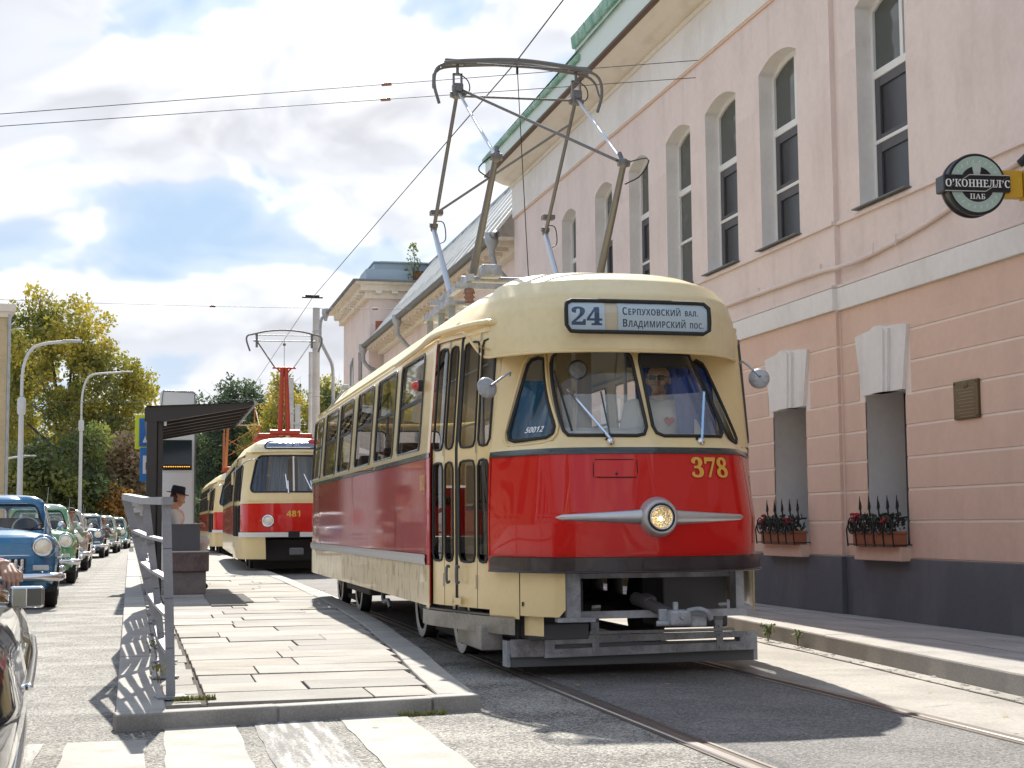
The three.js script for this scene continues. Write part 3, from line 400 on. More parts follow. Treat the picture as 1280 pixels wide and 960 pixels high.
// ---- plaque, pub sign, flower boxes
{
  const t = thing('wall_plaque', 'small bronze memorial plaque screwed to the peach wall', 'plaque', [7.36, 2.18, -12.72], 0);
  part('plate', rbox(0.03, 0.36, 0.44, 0.008), BM.bronze, t); part('lettering', merge([...Array(9).keys()].map((i) => bb(-0.017, -0.0155, 0.10 - i * 0.032 - 0.004, 0.10 - i * 0.032 + 0.004, -0.16 + 0.03 * (i % 3), 0.16 - 0.025 * (i % 2)))), P('worn bronze', [0.2, 0.15, 0.09], { metalness: 0.6, roughness: 0.45 }), t); part('relief', ball(0.045, -0.012, 0.135, 0, 12, 0.25, 0.9, 1.3), BM.bronze, t);
  for (const y of [-0.155, 0.155]) for (const z of [-0.195, 0.195]) part('screw', ball(0.01, -0.016, y, z, 8), BM.bronze, t);
}
{
  const t = thing('pub_sign', 'round black and pale green pub sign on a yellow bracket, top right', 'sign', [6.73, 3.88, -11.4], 0), blk = P('sign black', [0.02, 0.024, 0.032], { roughness: 0.4 });
  t.rotation.y = -0.08;
  part('sign_drum', at(lathe([[0, 0.075], [0.255, 0.075], [0.265, 0.065], [0.265, 0.035], [0.255, 0.03], [0.255, -0.03], [0.265, -0.035], [0.265, -0.065], [0.255, -0.075], [0, -0.075]], 48), 0, 0, -0.01, Math.PI / 2), blk, t);
  const face = print(768, 768, (x) => { x.fillStyle = '#10151c'; x.fillRect(0, 0, 768, 768); const c = 384; x.fillStyle = '#a9bfb4'; x.beginPath(); x.arc(c, c, 366, 0, 7); x.fill(); x.fillStyle = '#10151c'; x.beginPath(); x.arc(c, c, 232, 0, 7); x.fill(); x.fillStyle = '#c9d6cf'; for (let i = 0; i < 22; i++) { const a = i / 22 * 6.283; x.save(); x.translate(c + 300 * Math.cos(a), c + 300 * Math.sin(a)); x.rotate(a + 0.5); x.fillRect(-22, -7, 44, 14); x.restore(); } x.fillStyle = '#b9c6c0'; x.beginPath(); x.moveTo(c - 62, 110); x.quadraticCurveTo(c - 56, 250, c - 22, 300); x.lineTo(c + 22, 300); x.quadraticCurveTo(c + 56, 250, c + 62, 110); x.fill(); x.fillStyle = '#a9bfb4'; x.fillRect(c - 150, 296, 300, 12); x.fillStyle = '#e8ece8'; x.font = 'bold 96px serif'; x.textAlign = 'center'; x.textBaseline = 'middle'; x.fillText('ПАБ', c, 545); });
  const disc = new THREE.CircleGeometry(0.252, 48); part('sign_face', keep(disc.translate(0, 0, 0.068)), P('printed sign face', [1, 1, 1], { map: face, roughness: 0.35 }), t);
  part('name_bar', rbox(0.60, 0.145, 0.17, 0.015, -0.005, 0.005, 0.0), blk, t); part('name_bar_edge', ptube([[-0.3, -0.065, 0.087], [0.29, -0.065, 0.087], [0.29, 0.075, 0.087], [-0.3, 0.075, 0.087]].map(([a, b, c]) => [a, b, c]), 0.005, 5, true), P('silver edge', [0.6, 0.62, 0.6], { metalness: 0.4, roughness: 0.4 }), t);
  const bar2 = print(1024, 224, (x) => { x.fillStyle = '#10151c'; x.fillRect(0, 0, 1024, 224); x.fillStyle = '#eef1ee'; x.font = 'bold 158px serif'; x.textAlign = 'center'; x.textBaseline = 'middle'; x.save(); x.translate(512, 118); x.scale(0.9, 1); x.fillText('О’КОННЕЛЛ’С', 0, 0); x.restore(); }); part('name_lettering', keep(new THREE.PlaneGeometry(0.575, 0.126).translate(-0.005, 0.005, 0.0885)), P('printed name', [1, 1, 1], { map: bar2, roughness: 0.35 }), t);
  part('bracket', merge([bb(0.2, 0.42, -0.1, 0.13, -0.05, 0.05, 0.008), bb(0.43, 0.62, -0.11, 0.14, -0.06, 0.06, 0.008)]), P('yellow bracket', [0.62, 0.36, 0.02], { roughness: 0.45 }), t);
  part('spotlight', merge([rod([0.38, 0.18, 0.08], [0.48, 0.26, 0.12], 0.035, 0.05, 10), rod([0.48, 0.26, 0.12], [0.56, 0.2, 0.0], 0.01)]), M.black, t);
}
function flowerBox(z0, z1, x, label) {
  const t = thing('window_flower_box', label, 'flower box', [x, 0.80, (z0 + z1) / 2], 0, undefined), W = z1 - z0 + 0.1, N = 5, X = -0.2;
  const ring = (r, y, z, xx) => at(new THREE.TorusGeometry(r, 0.008, 6, 18), xx, y, z, 0, Math.PI / 2, 0);
  part('iron_rail', merge([bar([X, 0.02, -W / 2], [X, 0.02, W / 2], 0.012, 0.012), bar([X + 0.02, 0.24, -W / 2], [X + 0.02, 0.24, W / 2], 0.012, 0.012), bar([X, 0.02, -W / 2], [0, 0.02, -W / 2], 0.012, 0.012, V(0, 0, 1)), bar([X, 0.02, W / 2], [0, 0.02, W / 2], 0.012, 0.012, V(0, 0, 1))]), BM.iron, t);
  for (let i = 0; i <= N; i++) { const z = lerp(-W / 2, W / 2, i / N); part('iron_bar', tube([[X, 0.0, z], [X - 0.01, 0.12, z], [X - 0.005, 0.2, z], [X + 0.06, 0.28, z], [X + 0.16, 0.30, z]], 0.009, 5), BM.iron, t); if (i < N) { const zc = z + W / N / 2; part('iron_scroll', merge([ring(W / N * 0.42, 0.215, zc, X), ring(W / N * 0.2, 0.215, zc, X + 0.003)]), BM.iron, t); } if (i > 0) part('iron_spike', merge([tube([[X + 0.05, 0.2, z], [X + 0.05, 0.3, z + 0.02], [X + 0.05, 0.40, z]], 0.01, 5), rod([X + 0.05, 0.38, z], [X + 0.05, 0.52, z - 0.005], 0.016, 0.003, 6), rod([X + 0.05, 0.4, z + 0.03], [X + 0.05, 0.46, z + 0.01], 0.007)]), BM.iron, t); }
  for (const [a, b] of [[-W / 2 + 0.05, -0.01], [0.01, W / 2 - 0.05]]) part('planter', merge([bb(X + 0.03, -0.02, 0.0, 0.15, a, b, 0.015), bb(X + 0.02, -0.01, 0.125, 0.155, a - 0.01, b + 0.01, 0.008)]), BM.terracotta, t);
  const r = rng(Math.round(z0 * 100 + 5000)), lv = [], fl = []; const leaf = (l, s) => { const g = new THREE.CircleGeometry(s, 5); g.scale(1, 0.6, 1); at(g, lerp(X, -0.02, r()), 0.15 + 0.18 * r(), lerp(-W / 2 + 0.04, W / 2 - 0.04, r()), r() * 3, r() * 3, r() * 3); l.push(g); }; for (let i = 0; i < 220; i++) leaf(lv, 0.02 + 0.022 * r());
  const cl = [[-0.34, 0.31], [-0.38, 0.25], [0.3, 0.27]]; for (const [f, y] of cl) for (let i = 0; i < 9; i++) fl.push(ball(0.018 + 0.01 * r(), X + 0.03 + 0.08 * (r() - 0.5), y + 0.07 * (r() - 0.5), f * W + 0.09 * (r() - 0.5), 6, 1, 0.7, 1));
  const lp = part('leaves', merge(lv), P('geranium leaf', [0.035, 0.055, 0.025], { roughness: 0.8, transmission: 0.3, thickness: 0 }), t); lp.userData.kind = 'stuff'; const fp = part('flowers', merge(fl), P('red petals', [0.34, 0.015, 0.03], { roughness: 0.8 }), t); fp.userData.kind = 'stuff';
}
flowerBox(-14.85, -13.93, 7.37, 'wrought-iron basket of red geraniums under the nearest lower window of the pink house');
flowerBox(-17.2, -16.2, 7.31, 'wrought-iron flower basket under the second lower window, between the tram and the nearest basket');
flowerBox(-19.5, -18.5, 7.31, 'wrought-iron flower basket half hidden behind the tram');

// ================================================================= low wing behind, and the house beyond
function downpipe(name, label, pts, hop) { const t = thing(name, label, 'drainpipe', pts[0]); const q = pts.map((p) => [p[0] - pts[0][0], p[1] - pts[0][1], p[2] - pts[0][2]]); if (hop) part('hopper', at(lathe([[0.15, 0.15], [0.155, 0.0], [0.15, -0.04], [0.075, -0.2], [0.065, -0.3]], 16), 0, 0.05, 0), M.zinc, t); part('pipe', tube(q, 0.065, 10, false, 40, 0.2), M.zinc, t); part('joint_rings', merge(q.slice(1, -1).map((p) => at(new THREE.TorusGeometry(0.068, 0.012, 6, 14), ...p, Math.PI / 2))), M.zinc, t); return t; }
{
  const w = thing('low_wing', 'low wing with a bright sheet-metal roof behind the far end of the pink house', 'building', [7.6, 0, -41]); const o = (g) => g.translate(-7.6, 0, 41), HP = (n, g, m, par = w) => part(n, o(merge([g].flat(9))), m, par);
  HP('wall', bb(7.6, 7.9, 0, 7.0, -51, -30.6), BM.pink); HP('eave_soffit', [bb(7.02, 7.7, 7.0, 7.06, -51.2, -30.65)], BM.soffit); HP('eave_molding', [bb(7.4, 7.62, 6.82, 7.0, -51, -30.65, 0.03)], BM.soffit);
  for (let i = 0; i < 34; i++) HP('eave_bracket', bb(7.12, 7.42, 6.9, 7.0, -50.8 + i * 0.6, -50.68 + i * 0.6), BM.soffit);
  const S = (x) => lerp(7.16, 9.95, (x - 6.95) / 2.25); for (let i = 0; i < 14; i++) { const z0 = -50.9 + i * 1.45, z1 = z0 + 1.44; HP('roof_sheet', [sheet([[[6.95, S(6.95), z0], [9.2, S(9.2), z0]], [[6.95, S(6.95), z1], [9.2, S(9.2), z1]]]), bar([6.95, S(6.95) + 0.03, z1], [9.2, S(9.2) + 0.03, z1], 0.03, 0.06, V(0, 0, 1))], BM.tin); }
  HP('ridge_cap', [rod([9.2, 9.97, -51], [9.2, 9.97, -30.7], 0.07)], BM.bluetin); HP('back_slope', sheet([[[9.2, 9.94, -51], [13, 7, -51]], [[9.2, 9.94, -30.7], [13, 7, -30.7]]]), BM.tin);
  HP('gutter', [(() => { const r = [-51.3, -30.7].map((z) => [...Array(9).keys()].map((i) => { const a = Math.PI * i / 8; return [6.93 + 0.09 * Math.cos(a), 7.14 - 0.1 * Math.sin(a), z]; })); return sheet(r); })(), bb(6.99, 7.03, 7.06, 7.17, -51.3, -30.7)], BM.gutter); for (let i = 0; i < 16; i++) HP('gutter_bracket', bar([6.84, 7.12, -50 + i * 1.25], [7.1, 7.2, -50 + i * 1.25], 0.02, 0.02), BM.gutter);
  downpipe('drainpipe', 'drainpipe with a bend at the corner of the pink house, above the tram', [[6.92, 6.98, -30.95], [6.92, 6.7, -30.95], [7.0, 6.45, -30.95], [7.18, 6.25, -30.95], [7.24, 5.9, -30.95], [7.24, 0.2, -30.95]], 1);
  downpipe('drainpipe', 'drainpipe halfway along the eave of the low wing', [[6.93, 6.98, -43.8], [6.95, 6.6, -43.8], [7.3, 6.2, -43.8], [7.5, 6.0, -43.8], [7.5, 0.2, -43.8]], 1);
  downpipe('drainpipe', 'drainpipe at the far end of the low wing', [[6.93, 6.98, -51.2], [6.95, 6.6, -51.2], [7.2, 6.3, -51.2], [7.45, 6.1, -51.2], [7.45, 0.2, -51.2]], 1);
}
{
  const w = thing('corner_house', 'taller pale house with a heavy cornice and blue-grey roof beyond the low wing', 'house', [7.1, 0, -55]); const o = (g) => g.translate(-7.1, 0, 55), HP = (n, g, m, par = w) => part(n, o(merge([g].flat(9))), m, par);
  HP('wall', bb(7.15, 14, 0, 8.75, -58.4, -51.2), BM.pink); HP('wall_window', [bb(7.13, 7.2, 5.8, 7.2, -56.4, -55.5), bb(7.13, 7.2, 5.8, 7.2, -54, -53.1)], M.darkglass);
  const c0 = [[6.98, 8.75], [6.98, 8.9], [6.8, 9.0], [6.6, 9.2], [6.55, 9.28]]; HP('cornice', [...c0.slice(0, -1).map(([x, y], i) => bb(x, 14, y, c0[i + 1][1], -58.4 - (7.15 - x), -51.2 + (7.15 - x)))], BM.soffit);
  for (let i = 0; i < 12; i++) HP('dentil', bb(6.76, 6.98, 8.9, 8.99, -58.2 + i * 0.6, -57.95 + i * 0.6), BM.soffit); for (let i = 0; i < 8; i++) HP('dentil', bb(7.3 + i * 0.55, 7.52 + i * 0.55, 8.9, 8.99, -51.0, -50.78), BM.soffit);
  HP('roof_edge', bb(6.5, 14, 9.28, 9.33, -59.1, -50.5), BM.gutter); HP('parapet', [bb(7.0, 8.6, 9.33, 9.75, -52.5, -50.95), bb(7.3, 14, 9.75, 9.98, -58, -51.1)], BM.bluetin); HP('roof', [bb(7.5, 13.6, 9.98, 10.04, -58, -51.0), bb(7.25, 14, 9.985, 10.02, -58.2, -50.95)], BM.bluetin); HP('brick_patch', [bb(8.55, 14, 9.30, 9.72, -51.6, -51.05), bb(7.35, 7.95, 7.2, 8.0, -51.3, -51.185, 0.02)], BM.brick);
  const pl = thing('roof_sapling', 'young birch sapling growing out of the ledge of the corner house', 'sapling', [8.6, 9.3, -50.8]); part('stem', merge([tube([[0, 0, 0], [0.05, 0.7, 0], [-0.03, 1.4, 0]], 0.012, 5), rod([0.03, 0.5, 0], [0.2, 0.8, 0.1], 0.006), rod([0.03, 0.7, 0], [-0.2, 1.0, 0], 0.006)]), P('twig', [0.12, 0.1, 0.07]), pl);
  const r = rng(8), lv = []; for (let i = 0; i < 130; i++) { const y = 0.15 + 1.2 * r(), g = new THREE.CircleGeometry(0.035 + 0.02 * r(), 5); at(g, (r() - 0.5) * 0.6 * (1.3 - 0.7 * y), y, (r() - 0.5) * 0.4, r() * 3, r() * 3, r() * 3); lv.push(g); } part('leaves', merge(lv), P('birch leaf', [0.16, 0.2, 0.03], { transmission: 0.45, thickness: 0, roughness: 0.9 }), pl).userData.kind = 'stuff';
}
{ // yellow house at the left edge and the houses across the street, seen in the tram's paint and glass
  const w = thing('yellow_house', 'corner of a yellow house with a pale cornice at the left edge', 'house', [-5.42, 0, -60], 0.16); const o = (g) => g.translate(5.42, 0, 60), HP = (n, g, m, par = w) => part(n, o(merge([g].flat(9))), m, par);
  HP('wall', bb(-12, -5.42, 0, 9.1, -72, -60), BM.yellow); HP('cornice', [bb(-12, -5.3, 9.0, 9.2, -72, -59.9), bb(-12, -5.15, 9.2, 9.5, -72, -59.8, 0.03)], BM.soffit); HP('corner_pipe', rod([-5.36, 0.2, -59.92], [-5.36, 9.1, -59.92], 0.06), M.zinc); for (let i = 0; i < 3; i++) HP('wall_window', bb(-5.45, -5.4, 1.4 + i * 2.7, 3 + i * 2.7, -64, -62.8), M.darkglass);
}
const oppHouse = (z0, z1, x, h, m, label) => { const w = thing('street_house', label, 'house', [x, 0, (z0 + z1) / 2]), zc = (z0 + z1) / 2, o = (g) => g.translate(-x, 0, -zc), HP = (n, g, mm, par = w) => part(n, o(merge([g].flat(9))), mm, par); const n = Math.floor((z1 - z0) / 2.6), hs = []; for (let i = 0; i < n; i++) for (const y of [1.2, 4.6, 7.8]) if (y + 2.3 < h) hs.push([z0 + 0.9 + i * 2.6, y]); const g = extrude(shape([[-z0, 0], [-z1, 0], [-z1, h], [-z0, h]], hs.map(([z, y]) => [[-z, y], [-z - 1.1, y], [-z - 1.1, y + 1.9], [-z, y + 1.9]])), 0.3); g.rotateY(Math.PI / 2); g.translate(x - 0.3, 0, 0); HP('facade', g, m); hs.forEach(([z, y]) => HP('window', [bb(x - 0.25, x - 0.2, y, y + 1.9, z, z + 1.1)], M.darkglass)); HP('rear_wall', bb(x - 7, x - 0.3, 0, h, z0, z1), m); HP('cornice', bb(x - 7.2, x + 0.35, h, h + 0.25, z0 - 0.2, z1 + 0.2), BM.soffit); HP('roof', sheet([[[x + 0.3, h + 0.26, z0], [x - 3.5, h + 2.2, z0], [x - 7.2, h + 0.26, z0]], [[x + 0.3, h + 0.26, z1], [x - 3.5, h + 2.2, z1], [x - 7.2, h + 0.26, z1]]]), BM.bluetin); };
oppHouse(-36, -16, -17, 8.6, BM.yellow, 'yellow three-storey house across the street, seen only as a reflection'); oppHouse(-14, 5, -17, 7.4, BM.white, 'white two-storey house across the street, seen only as a reflection'); oppHouse(9, 34, -13, 9.6, BM.yellow, 'yellow house behind the viewpoint, seen only as a reflection');
oppHouse(16, 40, 15, 9.8, BM.white, 'white house down the street behind the viewpoint, seen only as a reflection');
// ---------------------------------------------------------------- tram paint and shared materials
const dents = bumpTex(256, 2.2, 6, 91, 3);
const TM = {
  cream: P('cream tram paint', [0.82, 0.635, 0.32], { roughness: 0.28, clearcoat: 0.5, clearcoatRoughness: 0.08, bumpMap: dents, bumpScale: 0.004, map: mottled(512, 2.4, [0.94, 0.94, 0.93], [1, 1, 1], { patch: 5, grain: 0.03, sd: 101 }) }),
  roof: P('pale cream roof paint', [0.84, 0.71, 0.43], { roughness: 0.38, bumpMap: dents, bumpScale: 0.003, map: mottled(512, 2.4, [0.9, 0.9, 0.88], [1, 1, 1], { patch: 6, grain: 0.05, sd: 103 }) }),
  red: P('red tram paint', [0.60, 0.012, 0.008], { roughness: 0.25, specularIntensity: 0.3, clearcoat: 0.7, clearcoatRoughness: 0.03, bumpMap: dents, bumpScale: 0.006 }),
  sidered: P('red side paint', [0.54, 0.018, 0.012], { roughness: 0.3, specularIntensity: 0.5, clearcoat: 1, clearcoatRoughness: 0.05, bumpMap: dents, bumpScale: 0.008 }),
  skirt: P('dirt streaked cream paint', [1, 1, 1], { roughness: 0.35, clearcoat: 0.3, bumpMap: dents, bumpScale: 0.006, map: tex(512, [1.6, 0.62], (u, v) => { const s = fbm2(u * 26, v * 2, 26, 111, 4), p = fbm2(u * 8, v * 4, 8, 113, 4), w = sstep(0.5, 0.68, s * 0.6 + p * 0.45); return mixc([0.78, 0.66, 0.42], [0.42, 0.32, 0.17], w * 0.8); }) }),
  trim: P('bare aluminium trim', [0.66, 0.64, 0.62], { metalness: 0.6, roughness: 0.4, bumpMap: dents, bumpScale: 0.002 }),
  sill: P('grey step plate', [0.34, 0.32, 0.29], { metalness: 0.4, roughness: 0.5, map: mottled(256, 0.9, [0.75, 0.74, 0.72], [1, 1, 1], { patch: 6, grain: 0.2, sd: 117 }) }),
  line: P('dark green belt line', [0.018, 0.03, 0.028], { roughness: 0.25, clearcoat: 0.6 }),
  bumper: P('worn black bumper', [0.035, 0.025, 0.028], { roughness: 0.35, clearcoat: 0.4, map: mottled(256, 0.7, [0.6, 0.5, 0.5], [1.6, 1.4, 1.4], { patch: 8, grain: 0.3, sd: 119 }) }),
  under: P('underframe grey', [0.16, 0.16, 0.17], { roughness: 0.6, metalness: 0.3 }),
  bogie: P('dark bogie', [0.035, 0.033, 0.032], { roughness: 0.75 }),
  guard: P('grey painted guard', [0.44, 0.46, 0.49], { roughness: 0.5, map: mottled(256, 0.8, [0.62, 0.6, 0.6], [1, 1, 1], { patch: 7, grain: 0.2, sd: 121 }) }),
  floor: P('tram floor', [0.12, 0.11, 0.10], { roughness: 0.8 }), ceil: P('cream ceiling', [0.62, 0.56, 0.44], { roughness: 0.6 }),
  seat: P('brown seat', [0.16, 0.07, 0.035], { roughness: 0.45 }), wood: P('varnished panel', [0.42, 0.30, 0.16], { roughness: 0.35 }),
  curtain: P('blue curtain', [0.025, 0.13, 0.62], { roughness: 0.9, transmission: 0.3, thickness: 0 }), greycurtain: P('grey blue curtain', [0.35, 0.42, 0.55], { roughness: 0.9, transmission: 0.3, thickness: 0 }),
  lens: P('headlamp glass', [0.95, 0.93, 0.88], { transmission: 1, thickness: 0, roughness: 0.05 }), reflector: P('headlamp reflector', [0.88, 0.80, 0.62], { metalness: 0.8, roughness: 0.3, bumpMap: bumpTex(128, 0.06, 6, 95, 2), bumpScale: 0.01 }),
  redlens: P('red lens', [0.55, 0.02, 0.015], { roughness: 0.15, clearcoat: 1 }), digit: P('gold paint', [0.72, 0.42, 0.06], { roughness: 0.4 }),
  pant: P('pantograph grey', [0.17, 0.165, 0.165], { roughness: 0.5, metalness: 0.4 }), pantred: P('red lead paint', [0.42, 0.045, 0.02], { roughness: 0.5 }), rust: P('orange primer', [0.40, 0.13, 0.04], { roughness: 0.6 }),
  bare: P('bright tube', [0.55, 0.57, 0.6], { metalness: 0.8, roughness: 0.3 }), copper: P('contact strip', [0.20, 0.19, 0.18], { metalness: 0.6, roughness: 0.45 }), porcelain: P('insulator', [0.28, 0.14, 0.09], { roughness: 0.25 }),
};
// gold digits with an outline, printed on a sheet that follows the body
function numberPrint(text, font, fill, edge) { return print(512, 256, (x, w, h) => { x.clearRect(0, 0, w, h); x.font = font; x.textAlign = 'center'; x.textBaseline = 'middle'; x.lineJoin = 'round'; if (edge) { x.strokeStyle = edge; x.lineWidth = 9; x.strokeText(text, w / 2, h / 2); } x.fillStyle = fill; x.fillText(text, w / 2, h / 2); if (edge) { x.strokeStyle = '#f3cf7a'; x.lineWidth = 3; x.strokeText(text, w / 2 - 2, h / 2 - 2); } }); }
const decalMat = (name, t) => { const m = P(name, [1, 1, 1], { map: t, transparent: true, roughness: 0.4 }); return m; };
function decal(h, u0, u1, v0, v1, off) { const g = h.patch(u0, u1, v0, v1, 0.05, off), uv = g.attributes.uv; for (let i = 0; i < uv.count; i++) uv.setXY(i, (uv.getX(i) - u0) / (u1 - u0), (uv.getY(i) - v0) / (v1 - v0)); return g; }

function bogie(parent, z, rim) { // two axles, spoked white-rimmed wheels, side frame
  const b = new THREE.Group(); b.name = 'bogie'; parent.add(b);
  for (const dz of [-0.95, 0.95]) for (const s of [-1, 1]) {
    const w = part('wheel', at(lathe([[0, 0.02], [0.2, 0.02], [0.22, -0.02], [0.28, -0.02], [0.3, 0.03], [0.35, 0.03], [0.35, -0.05], [0.36, -0.06], [0.36, -0.09], [0.3, -0.09], [0, -0.06]], 28), s * 0.8, 0.35, z + dz, 0, 0, s * -Math.PI / 2), TM.bogie, b);
    part('tyre', at(lathe([[0.27, 0.026], [0.285, 0.034], [0.342, 0.034], [0.35, 0.024]], 28), s * 0.8, 0.35, z + dz, 0, 0, s * -Math.PI / 2), rim, w);
    part('hub', at(lathe([[0, 0.05], [0.07, 0.05], [0.1, 0.02], [0.2, 0.018]], 20), s * 0.8, 0.35, z + dz, 0, 0, s * -Math.PI / 2), TM.under, w);
  }
  part('frame', merge([bb(-0.72, 0.72, 0.25, 0.45, z - 0.25, z + 0.25), ...[-1, 1].flatMap((s) => [bb(s * 0.62, s * 0.74, 0.3, 0.44, z - 1.3, z + 1.3, 0.02), bb(s * 0.68, s * 0.78, 0.1, 0.16, z - 0.5, z + 0.5, 0.01), at(new THREE.CylinderGeometry(0.07, 0.07, 0.3, 10), s * 0.7, 0.45, z - 0.3), at(new THREE.CylinderGeometry(0.07, 0.07, 0.3, 10), s * 0.7, 0.45, z + 0.3)]), ...[-0.95, 0.95].map((d) => rod([-0.75, 0.35, z + d], [0.75, 0.35, z + d], 0.07))]), TM.bogie, b);
  return b;
}
function seatRow(parent, x, z) { part('seat', merge([rbox(0.44, 0.08, 0.42, 0.03, x, 1.28, z), rbox(0.44, 0.5, 0.07, 0.03, x, 1.58, z - 0.2, 0.12), bb(x - 0.03, x + 0.03, 0.9, 1.26, z - 0.1, z + 0.05)]), TM.seat, parent); }

// ================================================================= tram 378
const tram = thing('tram', 'red and cream vintage tram with number 378 and route 24 sign, at the platform', 'tram', [CX, 0, -15.4], 0, undefined);
{
  const Z = (z) => z + 15.4, pz = (l) => l.map(([x, z]) => [x, Z(z)]);
  const H = new Hull({ rear: pz([[0, -21.75], [-0.55, -21.65], [-0.98, -21.38], [-1.18, -20.95], [-1.24, -20.4], [-1.25, -19.6]]), front: pz([[-1.25, -11.65], [-1.215, -11.4], [-1.12, -11.03], [-1.0, -10.6], [-0.86, -10.24], [-0.68, -9.97], [-0.40, -9.845], [0, -9.80]]), spine: [Z(-19.9), Z(-11.3)],
    side: [[0, 0], [1.62, 0], [2.45, 0.06], [2.5, 0.075]], nose: [[0, 0], [0.84, 0], [1.1, -0.01], [1.54, 0.06], [1.57, 0.10], [1.66, 0.17], [2.3, 0.52], [2.5, 0.6]], wa: -1.576, wb: -1.076 });
  const HR = new Hull({ rear: pz([[0, -21.6], [-0.5, -21.5], [-0.9, -21.25], [-1.09, -20.85], [-1.16, -20.3], [-1.175, -19.6]]), front: pz([[-1.175, -11.9], [-1.15, -11.5], [-1.06, -11.05], [-0.89, -10.62], [-0.62, -10.32], [-0.32, -10.2], [0, -10.17]]), spine: [Z(-19.8), Z(-11.7)], wa: -1.62, wb: -1.2,
    side: [[0, 2.5], [0.045, 2.56], [0.1, 2.64], [0.18, 2.75], [0.32, 2.86], [0.52, 2.96], [0.76, 3.02], [1, 3.04]], nose: [[0, 2.27], [-0.005, 2.4], [0.01, 2.58], [0.045, 2.7], [0.12, 2.81], [0.28, 2.9], [0.6, 2.98], [1, 3.04]] });
  HR.roof = true;
  const uz = (z) => H.uz(Z(z)), uRear = -H.L, uD0 = -2.445, uD1 = -1.413, uS = uz(-21.0), wob = (u, v) => 0.004 * (vn2(u * 2.2 + 60, v * 2.2 + 60, 999, 5) - 0.5);
  // side windows (near side) and their mirror images
  const zw = [[-20.76, -19.44], [-19.07, -17.86], [-17.6, -16.46], [-16.07, -14.89], [-14.6, -13.45], [-13.17, -12.02]];
  const wins = zw.map(([a, b]) => rrect(uz(a), uz(b), 1.66, 2.44, 0.05)), winsR = [...zw.map(([a, b]) => rrect(-uz(b), -uz(a), 1.66, 2.44, 0.05)), rrect(1.55, 2.25, 1.66, 2.44, 0.05)];
  const seams = [uS, ...zw.slice(0, -1).map(([, b], i) => uz((b + zw[i + 1][0]) / 2)), uD0];
  for (let i = 0; i < seams.length - 1; i++) {
    const a = seams[i] + 0.003, b = seams[i + 1] - 0.003, k = i;
    part('red_side_panel', H.patch(a, b, 0.83, 1.575, 0.1, (u, v) => wob(u, v) - 0.006 * Math.pow(Math.abs((u - (a + b) / 2) / ((b - a) / 2)), 6) + 0.006 * (vn2(u * 3 + k * 9, v * 2, 999, 8) - 0.5)), TM.sidered, tram);
    part('skirt_panel', H.patch(a, b, 0.44, 0.752, 0.1, (u, v) => wob(u, v) - 0.005 * Math.pow(Math.abs((u - (a + b) / 2) / ((b - a) / 2)), 6)), TM.skirt, tram);
  }
  part('red_side_panel', H.patch(uD0 - 0.11, uD0 - 0.004, 0.752, 1.575, 0.1, 0.003), TM.red, tram);
  part('red_side_panel', H.patch(-uD0 + 0.4 - 2, -uS, 0.83, 1.575, 0.12, wob), TM.sidered, tram); part('skirt_panel', H.patch(0.95, -uS, 0.44, 0.83, 0.12, wob), TM.skirt, tram);
  for (const [a, b] of [[uS, uD0 - 0.11], [1.2, -uS]]) part('silver_rail', merge([H.patch(a, b, 0.755, 0.829, 0.15, 0.014), H.patch(a, b, 0.776, 0.81, 0.15, 0.02), H.patch(a, b, 0.822, 0.831, 0.15, 0.018)]), TM.trim, tram);
  part('corner_post', H.patch(uD0 - 0.11, uD0 - 0.012, 0.42, 0.75, 0.1, 0.002), TM.cream, tram);
  part('belt_line', H.patch(uS, uD0 - 0.005, 1.577, 1.618, 0.15, 0.006), TM.line, tram); part('belt_line', H.patch(1.2, -uS, 1.577, 1.618, 0.15, 0.006), TM.line, tram);
  // rear end below and above the belt, simple
  part('rear_shell', merge([H.patch(uRear, uS, 0.75, 1.58, 0.1), H.patch(-uS, -uRear, 0.75, 1.58, 0.1)]), TM.sidered, tram);
  part('rear_skirt', merge([H.patch(uRear, uS, 0.44, 0.75, 0.1), H.patch(-uS, -uRear, 0.44, 0.75, 0.1)]), TM.skirt, tram);
  const rearW = [rrect(uRear + 0.06, uRear + 0.75, 1.7, 2.4, 0.08), rrect(-uRear - 0.75, -uRear - 0.06, 1.7, 2.4, 0.08)];
  // cream window band
  part('window_band', merge([H.patch(uRear, uD0 - 0.004, 1.615, 2.505, 0.045, 0, holes([...wins, rearW[0]])), H.patch(1.25, -uRear, 1.615, 2.505, 0.045, 0, holes([...winsR, rearW[1]]))]), TM.cream, tram);
  [...wins, ...winsR, ...rearW].forEach((w, i) => {
    const g = part('window', gasketOn(H, w, 0.012), TM.line, tram), [a, b] = w.box, near = i < 6;
    part('pane', paneOn(H, w), M.clear, g);
    if (i < 12) part('sash_bar', merge([H.patch(a + 0.005, b - 0.005, 2.06, 2.085, 0.2, -0.002), H.patch(a + 0.01, a + 0.035, 1.68, 2.42, 0.2, -0.006), H.patch(b - 0.035, b - 0.01, 1.68, 2.42, 0.2, -0.006)]), M.black, g);
    if (near && i !== 0 && i !== 4) { // half-open upper sash leaning in
      const A = H.off(a + 0.05, 2.09, -0.02), B = H.off(b - 0.05, 2.09, -0.02), C = H.off(b - 0.05, 2.38, -0.16), D = H.off(a + 0.05, 2.38, -0.16), q = sheet([[A.toArray(), B.toArray()], [D.toArray(), C.toArray()]]);
      part('open_sash', merge([ptube([A, B, C, D], 0.012, 5, true)]), M.black, g); part('sash_pane', q, M.clear, g);
    }
  });
